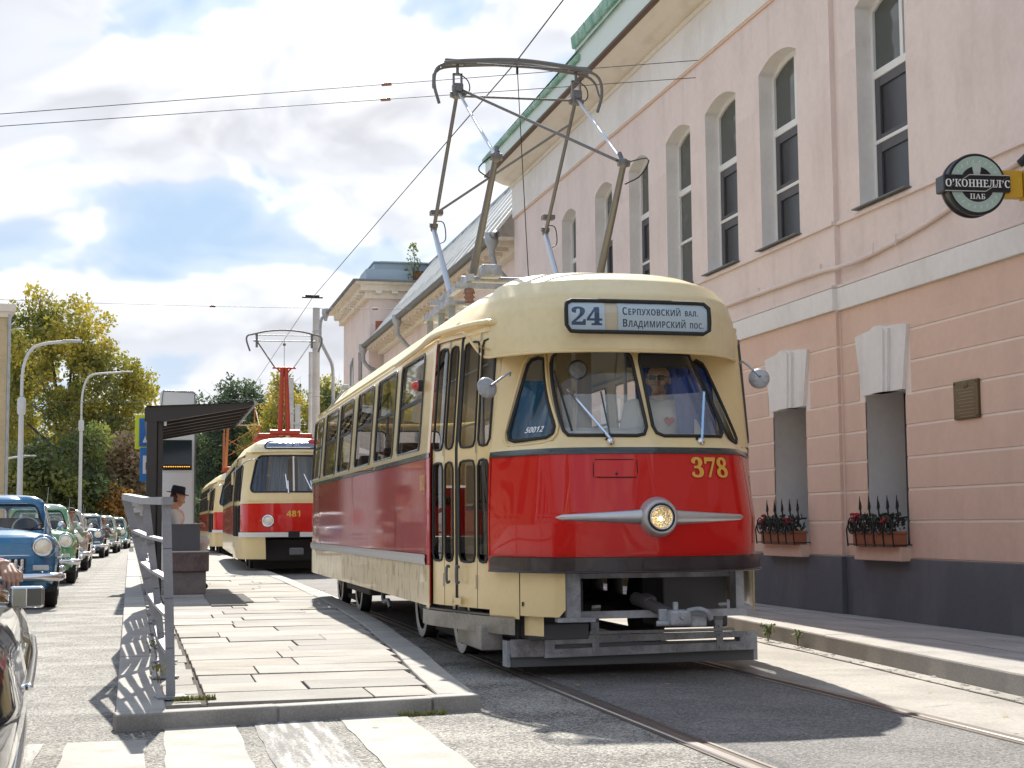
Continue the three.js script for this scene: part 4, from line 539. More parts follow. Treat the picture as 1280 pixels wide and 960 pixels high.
  // ---- front door: four leaves, each with two tall lights
  {
    const door = new THREE.Group(); door.name = 'folding_door'; tram.add(door);
    const le = [[-2.433, -2.186], [-2.178, -1.995], [-1.945, -1.638], [-1.63, -1.416]], wn = [[-2.402, -2.212], [-2.15, -2.03], [-1.908, -1.668], [-1.60, -1.468]];
    le.forEach(([a, b], i) => {
      const up = rrect(wn[i][0] - 0.008, wn[i][1] + 0.008, 1.63, 2.41, 0.05), lo = rrect(wn[i][0] - 0.008, wn[i][1] + 0.008, 0.79, 1.53, 0.05), leaf = part('door_leaf', H.patch(a, b, 0.46, 2.47, 0.045, -0.022, holes([up, lo])), TM.cream, door);
      for (const w of [up, lo]) { const k = part('gasket', gasketOn(H, w, 0.009, -0.018), M.rubber, leaf); k.name = 'door_window_gasket'; part('door_pane', paneOn(H, w, -0.036), M.clear, leaf); }
    });
    part('leaf_gap', H.patch(-2.0, -1.94, 0.46, 2.47, 0.1, -0.026), M.rubber, door);
    part('hinge', merge([-2.182, -1.634].flatMap((u) => [0.6, 1.58, 2.4].map((y) => H.patch(u - 0.006, u + 0.006, y, y + 0.1, 0.1, -0.012)))), TM.under, door);
    for (const u of [-2.045, -1.885]) { const p = H.off(u, 0.64, 0.012), q = H.off(u, 0.75, 0.012), e = H.normal(u, 0.7).multiplyScalar(0.012); part('door_handle', tube([p.clone().addScaledVector(e, -1), p.clone().add(e), q.clone().add(e), q.clone().addScaledVector(e, -1)], 0.011, 6), TM.under, door); }
    part('door_latch', merge([H.patch(-2.06, -1.84, 0.475, 0.525, 0.1, 0.012), H.patch(-1.99, -1.96, 0.485, 0.515, 0.02, 0.02)]), TM.cream, door);
    part('door_jamb', merge([H.patch(uD0 - 0.02, uD0 + 0.008, 0.46, 2.48, 0.2, -0.004)]), TM.red, door);
  }
  part('drip_rail', tube([uz(-13.4), -3.1, -2.5, -2.1, -1.75, -1.5, -1.38].map((u, i) => H.off(u, [2.475, 2.505, 2.53, 2.535, 2.535, 2.53, 2.52][i], 0.035)), 0.022, 7), TM.cream, tram);
  part('cant_rail', merge([H.patch(uRear, uD0 + 0.1, 2.5, 2.53, 0.1, 0.012), H.patch(1.1, -uRear, 2.5, 2.53, 0.1, 0.01), H.patch(uD0, -1.3, 2.465, 2.56, 0.06, -0.004)]), TM.cream, tram);
  // step under the door
  part('step_plate', merge([H.patch(uz(-11.8), -1.08, 0.30, 0.415, 0.06, 0.012), H.patch(uz(-11.8), -1.08, 0.415, 0.43, 0.06, -0.01)]), TM.sill, tram);
  part('step_tread', (() => { const r0 = [], r1 = []; for (let u = uz(-11.8); u < -1.08; u += 0.06) { r0.push(H.off(u, 0.425, 0.014).toArray()); r1.push(H.off(u, 0.425, -0.12).toArray()); } return sheet([r0, r1]); })(), TM.sill, tram);
  // ---- front
  const fu0 = -1.41, fu1 = 1.38;
  part('front_panel', H.patch(fu0, fu1, 0.835, 1.535, 0.045, (u, v) => 0.004 + 0.009 * (vn2(u * 3.1 + 40, v * 2.6 + 11, 999, 15) - 0.5) * sstep(0.3, 1.1, Math.abs(u))), TM.red, tram);
  part('side_lip', merge([H.patch(fu0 - 0.006, fu0 + 0.012, 0.73, 1.535, 0.1, 0.008)]), TM.red, tram);
  part('front_belt_line', H.patch(fu0, fu1, 1.533, 1.572, 0.05, 0.012), TM.line, tram);
  part('windscreen_sill', merge([H.patch(fu0, fu1, 1.57, 1.60, 0.05, 0.014), H.patch(fu0, fu1, 1.598, 1.625, 0.05, 0.008)]), TM.cream, tram);
  const q1 = new RPoly([[-1.285, 1.642], [-0.712, 1.66], [-1.10, 2.268], [-1.245, 2.268]], 0.06), w1 = new RPoly([[-0.655, 1.665], [0.0, 1.66], [-0.028, 2.288], [-0.985, 2.30]], 0.07), w2 = new RPoly([[0.05, 1.66], [0.71, 1.665], [1.06, 2.298], [0.062, 2.284]], 0.07), q2 = new RPoly([[0.785, 1.66], [1.285, 1.642], [1.245, 2.268], [1.165, 2.272]], 0.05);
  part('front_upper_shell', H.patch(-1.415, 1.415, 1.6, 2.42, 0.03, 0, holes([q1, w1, w2, q2])), TM.cream, tram);
  for (const [w, n, l] of [[q1, 'quarter_window'], [w1, 'windscreen'], [w2, 'windscreen'], [q2, 'quarter_window']]) { const g = part(n, gasketOn(H, w, 0.0135, 0.004), M.rubber, tram); part('pane', paneOn(H, w, -0.008, 0.04), M.clear, g); }
  part('quarter_surround', merge([ptube(q1.outline(5, 0.035).map(([u, v]) => H.off(u, v, 0.006)), 0.012, 6, true)]), TM.cream, tram);
  part('corner_pillar', H.patch(uD1 - 0.002, -1.31, 1.56, 2.52, 0.04, 0.001), TM.cream, tram);
  // hood with the route sign
  part('roof', HR.patch(-HR.L, HR.L, 0, 1, 0.07, (u, v) => 0.004 * (vn2(u * 2 + 99, v * 8, 999, 25) - 0.5), null, 0.04), TM.roof, tram);
  part('hood_lip', merge([ptube([...Array(60).keys()].map((i) => HR.at(lerp(-1.5, 1.5, i / 59), 0.004)), 0.013, 6), (() => { const a = [], b = []; for (let i = 0; i <= 50; i++) { const u = lerp(-1.45, 1.45, i / 50), p = HR.at(u, 0), q = H.at(u * 1.05, 2.33); a.push(p.toArray()); b.push([q.x, q.y, q.z]); } return sheet([a, b]); })()]), TM.cream, tram);
  {
    const sg = new THREE.Group(); sg.name = 'route_sign'; tram.add(sg);
    const zf = Z(-10.135), S = [[-0.53, 2.40], [0.53, 2.40], [0.53, 2.625], [-0.53, 2.625]], rp = new RPoly(S, 0.045), o = rp.outline(6);
    const y3 = (p, d = 0) => V(p[0], p[1], zf - 0.055 * sstep(2.55, 2.66, p[1]) - 0.02 * Math.pow(Math.abs(p[0]) / 0.575, 2) + d);
    part('sign_frame', ptube(o.map((p) => y3(p, 0.004)), 0.015, 6, true), M.rubber, sg);
    const face = (x0, x1, y0, y1, d, uvk) => { const rows = []; for (let j = 0; j <= 4; j++) { const r = []; for (let i = 0; i <= 8; i++) r.push(y3([lerp(x0, x1, i / 8), lerp(y0, y1, j / 4)], d).toArray()); rows.push(r); } const g = sheet(rows); return uvk ? keep(g) : g; };
    part('sign_backing', face(-0.52, 0.52, 2.41, 2.618, -0.012), P('sign case', [0.66, 0.55, 0.4], { roughness: 0.5 }), sg);
    const card = (w, h, draw) => P('route card', [1, 1, 1], { map: print(w, h, (x) => { x.fillStyle = '#c3d0dc'; x.fillRect(0, 0, w, h); draw(x, w, h); }), roughness: 0.35 });
    part('route_number', face(-0.515, -0.25, 2.415, 2.613, -0.005, 1), card(512, 384, (x, w, h) => { x.fillStyle = '#123a66'; x.font = 'bold 340px serif'; x.textAlign = 'center'; x.textBaseline = 'middle'; x.lineWidth = 10; x.strokeStyle = '#123a66'; x.save(); x.translate(w / 2, h * 0.52); x.scale(1.15, 1); x.fillText('24', 0, 0); x.strokeText('24', 0, 0); x.restore(); }), sg);
    part('destination_board', face(-0.155, 0.515, 2.415, 2.613, -0.005, 1), card(1408, 416, (x, w, h) => { x.fillStyle = '#16304f'; x.textBaseline = 'alphabetic'; x.strokeStyle = '#16304f'; x.lineWidth = 4; const word = (a, b, y) => { let px = 60; for (const [t, f, gap] of [[a[0], 'bold 150px sans-serif', 0], [a.slice(1), 'bold 122px sans-serif', 50], [b, 'bold 104px sans-serif', 0]]) { x.font = f; x.save(); x.translate(px, y); x.scale(0.94, 1.1); x.fillText(t, 0, 0); x.restore(); px += x.measureText(t).width * 0.94 + gap; } }; word('СЕРПУХОВСКИЙ', 'ВАЛ.', 185); word('ВЛАДИМИРСКИЙ', 'ПОС.', 365); }), sg);
    part('sign_glass', face(-0.525, 0.525, 2.405, 2.62, 0.001), M.clear, sg);
  }
  // bumper, headlamp with wings, hatch, numbers, wipers, mirrors
  part('bumper', merge([H.patch(-1.34, 1.34, 0.735, 0.835, 0.05, 0.045), (() => { const a = [], b = [], c = []; for (let i = 0; i <= 40; i++) { const u = lerp(-1.34, 1.34, i / 40); a.push(H.off(u, 0.835, 0).toArray()); b.push(H.off(u, 0.838, 0.05).toArray()); } return sheet([b, a]); })(), (() => { const a = [], b = []; for (let i = 0; i <= 40; i++) { const u = lerp(-1.34, 1.34, i / 40); a.push(H.off(u, 0.732, 0.05).toArray()); b.push(H.off(u, 0.732, -0.05).toArray()); } return sheet([a, b]); })(), ptube([...Array(40).keys()].map((i) => H.off(lerp(-1.34, 1.34, i / 39), 0.737, 0.05)), 0.008, 5), H.patch(-0.12, 0.13, 0.755, 0.815, 0.05, 0.058)]), TM.bumper, tram);
  {
    const lamp = new THREE.Group(); lamp.name = 'headlamp'; tram.add(lamp); const c = H.off(0, 1.10, 0);
    part('bezel', at(lathe([[0.142, -0.03], [0.134, 0.0], [0.125, 0.035], [0.115, 0.06], [0.102, 0.068], [0.09, 0.058]], 36), 0, 1.10, c.z, Math.PI / 2), P('silver paint', [0.5, 0.5, 0.5], { metalness: 0.5, roughness: 0.38 }), lamp);
    part('lamp_ring', at(new THREE.TorusGeometry(0.088, 0.008, 8, 32), 0, 1.10, c.z + 0.062), M.rubber, lamp); part('chrome_ring', at(new THREE.TorusGeometry(0.078, 0.006, 8, 32), 0, 1.10, c.z + 0.064), M.chrome, lamp);
    part('reflector', at(lathe([[0, 0.008], [0.03, 0.010], [0.055, 0.02], [0.072, 0.038], [0.08, 0.056]], 28), 0, 1.10, c.z, Math.PI / 2), TM.reflector, lamp); part('lens', at(lathe([[0, 0.076], [0.04, 0.072], [0.078, 0.058]], 24), 0, 1.10, c.z, Math.PI / 2), TM.lens, lamp);
    part('bulb', ball(0.016, 0.004, 1.092, c.z + 0.03), P('warm bulb', [1, 0.9, 0.7], { emissive: new THREE.Color(1, 0.80, 0.5), emissiveIntensity: 1.2 }), lamp);
    for (const s of [-1, 1]) { const pts = [...Array(14).keys()].map((i) => { const t = i / 13, u = s * lerp(0.12, 0.7, t), p = H.off(u, 1.10 + (s < 0 ? 0.004 : -0.002), 0.002); return { p, w: lerp(0.052, 0.018, Math.pow(t, 0.8)), n: H.normal(u, 1.1) }; });
      const rows = pts.map(({ p, w, n }, i) => [...Array(9).keys()].map((k) => { const a = -Math.PI / 2 + Math.PI * k / 8, e = i === 13 ? 0.15 : 1; return p.clone().addScaledVector(V(0, 1, 0), w * Math.sin(a) * e).addScaledVector(n, w * 0.75 * Math.cos(a) * e).toArray(); })); const g = sheet(rows); part('chrome_wing', g, P('brushed trim', [0.55, 0.55, 0.56], { metalness: 0.75, roughness: 0.33 }), tram); }
  }
  { const hw = rrect(-0.44, -0.13, 1.37, 1.493, 0.008); part('hatch', merge([H.patch(-0.435, -0.135, 1.375, 1.488, 0.03, 0.0105)]), TM.red, tram); part('hatch_gap', ptube(hw.outline(3).map(([u, v]) => H.off(u, v, 0.0065)), 0.0035, 5, true), P('shadow gap', [0.12, 0.008, 0.006]), tram); part('hatch_lock', at(new THREE.CylinderGeometry(0.008, 0.008, 0.01, 10), ...H.off(-0.28, 1.395, 0.012).toArray(), Math.PI / 2), M.black, tram); }
  part('fleet_number', decal(H, 0.215, 0.635, 1.33, 1.54, 0.014), decalMat('gold digits', numberPrint('378', 'bold 224px serif', '#e2a93a', '#8f3a14')), tram);
  part('fleet_number', decal(H, -1.15, -0.86, 1.675, 1.775, -0.002), decalMat('white digits', numberPrint('50012', 'italic bold 150px sans-serif', '#e8eef2')), tram);
  part('door_lettering', decal(H, uD0 - 0.33, uD0 - 0.12, 1.30, 1.48, 0.014), decalMat('side lettering', print(512, 256, (x, w, h) => { x.clearRect(0, 0, w, h); x.font = 'bold 170px sans-serif'; x.textAlign = 'center'; x.textBaseline = 'middle'; x.fillStyle = '#d2a24a'; x.save(); x.translate(w / 2, h / 2); x.scale(0.88, 1.4); x.fillText('ВЫХОД', 0, 0); x.restore(); })), tram);
  const wiper = (u0, v0, u1, v1, bu0, bv0, bu1, bv1) => { const g = new THREE.Group(); g.name = 'wiper'; tram.add(g); const o = (u, v, k) => H.off(u, v, k); part('pivot', merge([at(lathe([[0.035, -0.02], [0.028, 0.03], [0.02, 0.045], [0, 0.05]], 14), ...o(u0, v0, 0.005).toArray(), Math.PI / 2)]), M.chrome, g); part('arm', bar(o(u0, v0, 0.04), o(u1, v1, 0.03), 0.016, 0.008), M.chrome, g); part('blade', merge([bar(o(bu0, bv0, 0.024), o(bu1, bv1, 0.024), 0.01, 0.012)]), M.rubber, g); };
  wiper(-0.315, 1.615, -0.66, 1.99, -0.60, 1.69, -0.83, 2.14); wiper(0.414, 1.62, 0.66, 1.98, 0.66, 1.80, 0.70, 2.22);
  for (const [s, m, a, e] of [[-1, [2.225 - CX, 1.995, Z(-10.12)], [-0.93, 2.09, Z(-10.2)], 'round grey mirror on the door side'], [1, [0.94, 2.10, Z(-10.25)], [0.85, 2.22, Z(-10.4)], 'round grey mirror on the street side']]) {
    const g = new THREE.Group(); g.name = 'wing_mirror'; g.userData.label = e; tram.add(g);
    part('mirror_shell', at(lathe([[0, 0.045], [0.03, 0.042], [0.06, 0.025], [0.076, 0], [0.076, -0.012], [0.066, -0.02], [0, -0.02]], 24), ...m, Math.PI / 2 - 0.25, 0, s * 0.35), TM.guard, g); part('mirror_arm', tube([a, [lerp(a[0], m[0], 0.1), lerp(a[1], m[1], 0.1) + 0.02, a[2] + 0.06], [m[0] + s * -0.015, m[1] + 0.01, m[2] + 0.055]], 0.0085, 6), M.steel, g);
  }
  { const g = new THREE.Group(); g.name = 'turn_signal'; tram.add(g); const u = uz(-12.06), p = H.off(u, 2.18, 0.0); part('signal_base', at(lathe([[0.05, 0], [0.045, 0.04], [0.04, 0.045]], 16), p.x, p.y, p.z, 0, 0, Math.PI / 2), M.black, g); part('signal_lens', at(lathe([[0.04, 0], [0.036, 0.035], [0.02, 0.055], [0, 0.06]], 16), p.x - 0.04, p.y, p.z, 0, 0, Math.PI / 2), TM.redlens, g);
    const r = H.off(uz(-20.85), 2.2, 0.0); part('signal_lens', at(lathe([[0.04, 0], [0.036, 0.06], [0.02, 0.09], [0, 0.1]], 16), r.x, r.y, r.z, 0, 0, Math.PI / 2), TM.redlens, g); }
  // aprons under the bumper
  part('apron', merge([H.patch(-1.42, -1.05, 0.41, 0.735, 0.05, -0.004), H.patch(-1.042, -0.64, 0.435, 0.735, 0.05, -0.006, (u, v) => (u > -0.7 && v < 0.5 ? 0.06 - Math.hypot(u + 0.7, v - 0.495) : 1)), H.patch(-1.05, -0.85, 0.30, 0.44, 0.06, -0.05)]), TM.cream, tram);
  part('apron', merge([H.patch(0.98, 1.42, 0.42, 0.735, 0.05, -0.004)]), TM.cream, tram);
  part('apron_hook', merge([H.patch(-1.02, -1.0, 0.5, 0.53, 0.03, 0.0)]), M.black, tram);
  part('skirt_frame', merge([bb(-0.6, -0.5, 0.42, 0.74, Z(-10.02), Z(-9.98)), bb(0.66, 0.72, 0.45, 0.74, Z(-10.2), Z(-10.08)), bb(-0.7, 0.7, 0.68, 0.74, Z(-10.5), Z(-10.25)), bb(-0.58, 0.72, 0.415, 0.465, Z(-10.1), Z(-10.04)), bb(-0.66, -0.4, 0.40, 0.43, Z(-10.06), Z(-9.96))]), TM.guard, tram);
  part('equipment_box', merge([bb(-0.8, -0.3, 0.24, 0.66, Z(-11.3), Z(-10.6), 0.02), bb(0.3, 0.8, 0.3, 0.68, Z(-11.1), Z(-10.6), 0.02), bb(-0.78, -0.35, 0.26, 0.37, Z(-10.55), Z(-10.3), 0.01)]), TM.under, tram);
  part('floor_frame', merge([bb(-1.12, 1.12, 0.68, 0.8, Z(-20.8), Z(-11.75)), bb(-0.92, 0.92, 0.68, 0.8, Z(-11.75), Z(-11.0)), bb(-0.72, 0.72, 0.7, 0.84, Z(-11), Z(-10.45)), bb(-0.5, 0.5, 0.3, 0.7, Z(-17.9), Z(-15.2)), bb(-1.15, 1.15, 0.34, 0.45, Z(-17.5), Z(-15.6), 0.03)]), TM.bogie, tram);
  part('air_hose', tube([[-1.16, 0.42, Z(-14.6)], [-1.18, 0.34, Z(-14.4)], [-1.17, 0.36, Z(-14.2)], [-1.18, 0.3, Z(-14.0)]], 0.022), TM.under, tram);
  { // coupler: shank, block, hooked claw
    const g = new THREE.Group(); g.name = 'coupler'; tram.add(g); const x = 0.10; g.scale.setScalar(0.62); g.position.set(0.055, 0.165, Z(-9.9) * 0.38);
    part('shank', merge([rod([-0.12, 0.6, Z(-10.5)], [x - 0.05, 0.47, Z(-9.85)], 0.075, 0.06, 10), rbox(0.16, 0.13, 0.2, 0.03, -0.05, 0.58, Z(-10.3), 0.25, 0.2)]), TM.under, g);
    part('block', merge([rbox(0.24, 0.17, 0.22, 0.035, x + 0.02, 0.42, Z(-9.74)), rbox(0.09, 0.13, 0.06, 0.01, x - 0.14, 0.45, Z(-9.78)), rod([x - 0.22, 0.36, Z(-9.76)], [x - 0.06, 0.36, Z(-9.74)], 0.03), rbox(0.05, 0.1, 0.05, 0.01, x + 0.0, 0.54, Z(-9.76)), rod([x + 0.03, 0.44, Z(-9.64)], [x + 0.03, 0.44, Z(-9.60)], 0.04, 0.03, 10)]), TM.guard, g);
    part('claw', merge([tube([[x + 0.12, 0.49, Z(-9.72)], [x + 0.24, 0.51, Z(-9.66)], [x + 0.32, 0.47, Z(-9.62)], [x + 0.36, 0.40, Z(-9.62)]], 0.03, 8), rbox(0.2, 0.13, 0.1, 0.03, x + 0.24, 0.38, Z(-9.74))]), TM.guard, g);
  }
  { // lifeguard: slatted front frame, grey board, hangers
    const g = new THREE.Group(); g.name = 'lifeguard'; tram.add(g); g.position.y = 0.015; const z = Z(-10.34);
    part('guard_board', merge([extrude(shape([[-0.9, 0.06], [0.9, 0.06], [0.9, 0.2], [-0.9, 0.2]]), 0.03).translate(0, 0, z - 0.06)]), P('dark guard board', [0.12, 0.125, 0.13], { roughness: 0.6 }), g);
    part('side_board', bb(-0.925, -0.895, 0.06, 0.24, z - 0.16, z - 0.03), TM.guard, g); part('side_board', bb(0.9, 0.93, 0.06, 0.24, z - 0.4, z - 0.03), TM.guard, g);
    part('cream_box', bb(-1.06, -0.9, 0.16, 0.33, z - 1.1, z - 0.25, 0.01), TM.sill, g); part('end_board', merge([bb(-0.9, -0.5, 0.15, 0.25, z - 0.03, z - 0.008), bb(-0.9, -0.45, 0.13, 0.165, z - 0.008, z + 0.004)]), P('scuffed grey board', [0.36, 0.35, 0.35], { roughness: 0.6, map: mottled(256, 0.6, [0.6, 0.55, 0.55], [1, 1, 1], { patch: 8, grain: 0.3, sd: 131 }) }), g);
    const fr = shape([[-0.66, 0.125], [0.9, 0.145], [0.9, 0.265], [-0.6, 0.265], [-0.66, 0.24]], [[[-0.6, 0.175], [-0.6, 0.215], [0.78, 0.235], [0.78, 0.195]]]); part('slat_frame', extrude(fr, 0.02, 0.006).translate(0, 0, z + 0.0), TM.guard, g);
    part('slat', merge([bb(-0.58, 0.76, 0.184, 0.212, z - 0.02, z - 0.005)]), TM.under, g); part('top_bar', merge([bb(-0.34, 0.74, 0.275, 0.295, z - 0.01, z + 0.02)]), TM.guard, g);
    for (const x of [-0.3, 0.62]) part('hanger', merge([bb(x - 0.03, x + 0.03, 0.27, 0.4, z - 0.01, z + 0.015), bar([x, 0.36, z], [x - 0.06, 0.48, z + 0.26], 0.06, 0.02), bb(x - 0.025, x + 0.025, 0.14, 0.27, z + 0.024, z + 0.032), ...[0.16, 0.25, 0.31].map((y) => at(new THREE.CylinderGeometry(0.009, 0.009, 0.02, 8), x, y, z + 0.035, Math.PI / 2))]), TM.guard, g);
    part('rivets', merge([-0.55, -0.5, -0.12, 0.3, 0.7, 0.83].flatMap((x) => [0.152, 0.25].map((y) => ball(0.008, x, y + 0.003, z + 0.028, 6)))), TM.guard, g);
  }
  bogie(tram, Z(-13.384), M.white); bogie(tram, Z(-19.784), M.white);
  // ---- inside
  part('interior_floor', merge([bb(-1.15, 1.15, 0.84, 0.9, Z(-20.7), Z(-11.75)), bb(-0.96, 0.96, 0.84, 0.9, Z(-11.75), Z(-11.0)), bb(-0.75, 0.75, 0.845, 0.9, Z(-11.0), Z(-10.4))]), TM.floor, tram); part('interior_ceiling', (() => { const r = []; for (const z of [-20.6, -11.4]) r.push([...Array(9).keys()].map((i) => { const a = lerp(-1, 1, i / 8); return [a * 1.08, 2.5 + 0.42 * Math.sqrt(1 - a * a * 0.96), Z(z)]; })); return sheet(r); })(), TM.ceil, tram);
  part('interior_wall', merge([bb(-1.2, -1.18, 0.9, 1.6, Z(-19.5), Z(-11.7)), bb(1.18, 1.2, 0.9, 1.6, Z(-19.5), Z(-11.7))]), TM.wood, tram);
  for (let i = 0; i < 8; i++) for (const x of i < 7 ? [-0.88, 0.88] : [0.88]) seatRow(tram, x, Z(-19.3 + i * 0.9));
  for (const [x, z] of [[-0.6, -18], [-0.6, -15.4], [-0.6, -12.6], [0.5, -17], [0.5, -14.2], [0.45, -11.9]]) part('grab_pole', rod([x, 0.9, Z(z)], [x, 2.85, Z(z)], 0.016), M.steel, tram);
  for (const s of [-1, 1]) part('handrail', merge([rod([s * 0.7, 2.35, Z(-20)], [s * 0.7, 2.35, Z(-11.9)], 0.014), ...[-19, -17, -15, -13].map((z) => rod([s * 0.7, 2.35, Z(z)], [s * 0.75, 2.8, Z(z)], 0.01))]), M.steel, tram);
  part('cab_partition', merge([bb(-0.62, 1.05, 0.9, 1.55, Z(-11.75), Z(-11.7)), bb(-0.62, -0.5, 1.55, 2.8, Z(-11.75), Z(-11.7)), bb(-0.02, 0.1, 1.55, 2.8, Z(-11.75), Z(-11.7)), bb(-0.62, 1.1, 2.5, 2.8, Z(-11.75), Z(-11.7)), bb(1.0, 1.1, 1.55, 2.8, Z(-11.75), Z(-11.7)), bb(-0.35, -0.22, 1.5, 2.5, Z(-11.2), Z(-11.14))]), TM.wood, tram);
  part('cab_curtain', (() => { const r = []; for (let j = 0; j <= 8; j++) r.push([...Array(26).keys()].map((i) => [lerp(0.42, 0.95, i / 25), lerp(1.5, 2.42, j / 8), Z(-11.55) + 0.035 * Math.sin(i * 1.5) + 0.15 * (i / 25)])); return sheet(r); })(), TM.curtain, tram);
  part('cab_curtain', (() => { const r = []; for (let j = 0; j <= 8; j++) r.push([...Array(14).keys()].map((i) => [lerp(0.5, 0.84, i / 13) - 0.06 * j / 8, lerp(1.62, 2.12 + 0.12 * i / 13, j / 8), Z(-10.72 - 0.1 * i / 13) + 0.02 * Math.sin(i * 1.7)])); return sheet(r); })(), TM.curtain, tram);
  part('cab_curtain', (() => { const r = []; for (let j = 0; j <= 6; j++) r.push([...Array(14).keys()].map((i) => [lerp(-0.82, -0.5, i / 13) + 0.012 * Math.sin(i * 1.6), lerp(1.62, 2.1, j / 6), Z(lerp(-10.72, -10.62, i / 13)) + 0.02 * Math.sin(i * 1.9)])); return sheet(r); })(), P('pale blue curtain', [0.02, 0.16, 0.34], { roughness: 0.9, transmission: 0.4, thickness: 0 }), tram);
  part('dashboard', merge([rbox(1.16, 0.06, 0.3, 0.02, 0.0, 1.66, Z(-10.3)), rbox(1.2, 0.5, 0.1, 0.03, 0.0, 1.4, Z(-10.45)), rbox(0.6, 0.05, 0.2, 0.015, -0.25, 1.70, Z(-10.3), 0.2)]), P('pale console', [0.62, 0.58, 0.5], { roughness: 0.35 }), tram);
  part('haze_pane_frame', merge([bar(H.off(-0.30, 1.68, -0.03), H.off(-0.36, 2.0, -0.03), 0.01, 0.008)]), M.rubber, tram);  // edge strip of the added haze pane
  const hp = new RPoly([[-0.66, 1.67], [0.0, 1.665], [-0.02, 1.98], [-0.78, 1.99]], 0.02), hq = new RPoly([[0.05, 1.665], [0.69, 1.67], [0.82, 2.02], [0.055, 1.97]], 0.02), hz = P('painted reflection haze', [0.86, 0.87, 0.88], { transmission: 0.55, thickness: 0, roughness: 0.3, transparent: true, opacity: 0.5 });  // added panes: the pale dashboard reflection is put into their hazy colour
  for (const q of [hp, hq]) part('reflection_haze_pane', paneOn(H, q, -0.035, 0.06), hz, tram);
  part('inner_mirror', at(lathe([[0, 0.03], [0.05, 0.022], [0.075, 0], [0, -0.01]], 18), -0.32, 2.18, Z(-10.62), Math.PI / 2), TM.guard, tram);
  part('sun_visor', merge([bb(0.1, 0.75, 2.22, 2.4, Z(-10.78), Z(-10.76), 0.005)]), P('visor', [0.05, 0.05, 0.06]), tram);
  // ---- roof gear and pantograph (raised diamond)
  const pg = new THREE.Group(); pg.name = 'pantograph'; tram.add(pg);
  const hy = 5.13, hz2 = Z(-13.73), nk = [0.56, 4.13, Z(-12.2)], fk = [0.585, 4.045, Z(-14.97)], nb = [0.585, 3.28, Z(-13.06)], fb = [0.56, 3.3, Z(-14.26)];
  for (const s of [-1, 1]) {
    const m = (p) => [p[0] * s, p[1], p[2]], h = [s * 0.58, hy, hz2];
    part('lower_arm', rod(m(nb), m(nk), 0.036, 0.026, 10), TM.pant, pg); part('upper_arm', rod(m(nk), h, 0.014, 0.014, 8), TM.bare, pg); part('lower_arm', rod(m(fb), m(fk), 0.03, 0.024, 10), TM.bare, pg); part('upper_arm', rod(m(fk), h, 0.02, 0.018, 8), TM.pant, pg);
    part('knee_joint', merge([ball(0.045, ...m(nk), 10), rod([nk[0] * s - 0.05, nk[1], nk[2]], [nk[0] * s + 0.05, nk[1], nk[2]], 0.032), rod(m([nk[0] - 0.02, nk[1] + 0.1, nk[2] - 0.06]), m([nk[0] + 0.0, nk[1], nk[2]]), 0.02), ball(0.035, ...m(fk), 10), rod([fk[0] * s - 0.04, fk[1] + 0.04, fk[2]], [fk[0] * s + 0.04, fk[1] + 0.04, fk[2]], 0.026), rbox(0.13, 0.05, 0.1, 0.01, fk[0] * s + 0.02, fk[1] + 0.16, fk[2] + 0.04)]), TM.pant, pg);
    part('shunt_cable', merge([tube([m(nk), m([nk[0] + 0.12 * s + 0.1, nk[1] + 0.05, nk[2]]), m([nk[0] + 0.15, nk[1] - 0.1, nk[2]]), m([nk[0] + 0.04, nk[1] - 0.16, nk[2] - 0.1])], 0.006, 5), tube([m([fk[0], fk[1] + 0.08, fk[2]]), [fk[0] * s + 0.1, fk[1] + 0.07, fk[2]], [fk[0] * s + 0.12, fk[1] - 0.1, fk[2]], [fk[0] * s + 0.04, fk[1] - 0.16, fk[2] + 0.05]], 0.006, 5), tube([[h[0], hy + 0.18, hz2], [h[0] + 0.1, hy + 0.1, hz2], [h[0] + 0.11, hy, hz2], [h[0] + 0.03, hy - 0.06, hz2]], 0.006, 5)]), M.rubber, pg);
    part('head_joint', merge([rbox(0.1, 0.14, 0.1, 0.02, h[0], hy, hz2), rod([h[0] - 0.07, hy - 0.04, hz2], [h[0] + 0.07, hy - 0.04, hz2], 0.03), rod([h[0], hy, hz2 + 0.1], [h[0], hy, hz2 - 0.1], 0.03), bb(h[0] - 0.045, h[0] - 0.03, hy + 0.05, hy + 0.16, hz2 - 0.02, hz2 + 0.02), bb(h[0] + 0.03, h[0] + 0.045, hy + 0.05, hy + 0.16, hz2 - 0.02, hz2 + 0.02), bb(h[0] - 0.045, h[0] + 0.045, hy + 0.15, hy + 0.165, hz2 - 0.02, hz2 + 0.02), rod([h[0], hy + 0.16, hz2], [h[0], hy + 0.26, hz2], 0.014), extrude(shape([[-0.12, 0.05], [0.12, 0.05], [0.06, 0], [-0.06, 0]]), 0.05).translate(h[0], hy + 0.25, hz2 - 0.025)]), TM.pant, pg);
  }
  part('cross_tube', merge([rod([-0.56, hy - 0.05, hz2], [0.56, hy - 0.03, hz2], 0.011), rod([-0.54, hy, hz2 + 0.03], [0.5, nk[1] + 0.02, nk[2]], 0.014), rod([-0.58, fk[1] + 0.15, fk[2] + 0.04], [0.58, hy - 0.2, hz2 - 0.2], 0.013), rod([-0.5, hy + 0.27, hz2], [0.5, hy + 0.27, hz2], 0.012)]), TM.pant, pg);
  const bow = (dz) => [[-0.77, 4.98, dz], [-0.815, 5.15, dz], [-0.8, 5.29, dz], [-0.72, 5.36, dz], [-0.5, 5.395, dz], [0, 5.43, dz], [0.5, 5.395, dz], [0.72, 5.36, dz], [0.8, 5.29, dz], [0.815, 5.15, dz], [0.77, 4.98, dz]].map(([x, y, z]) => [x, y, hz2 + z]);
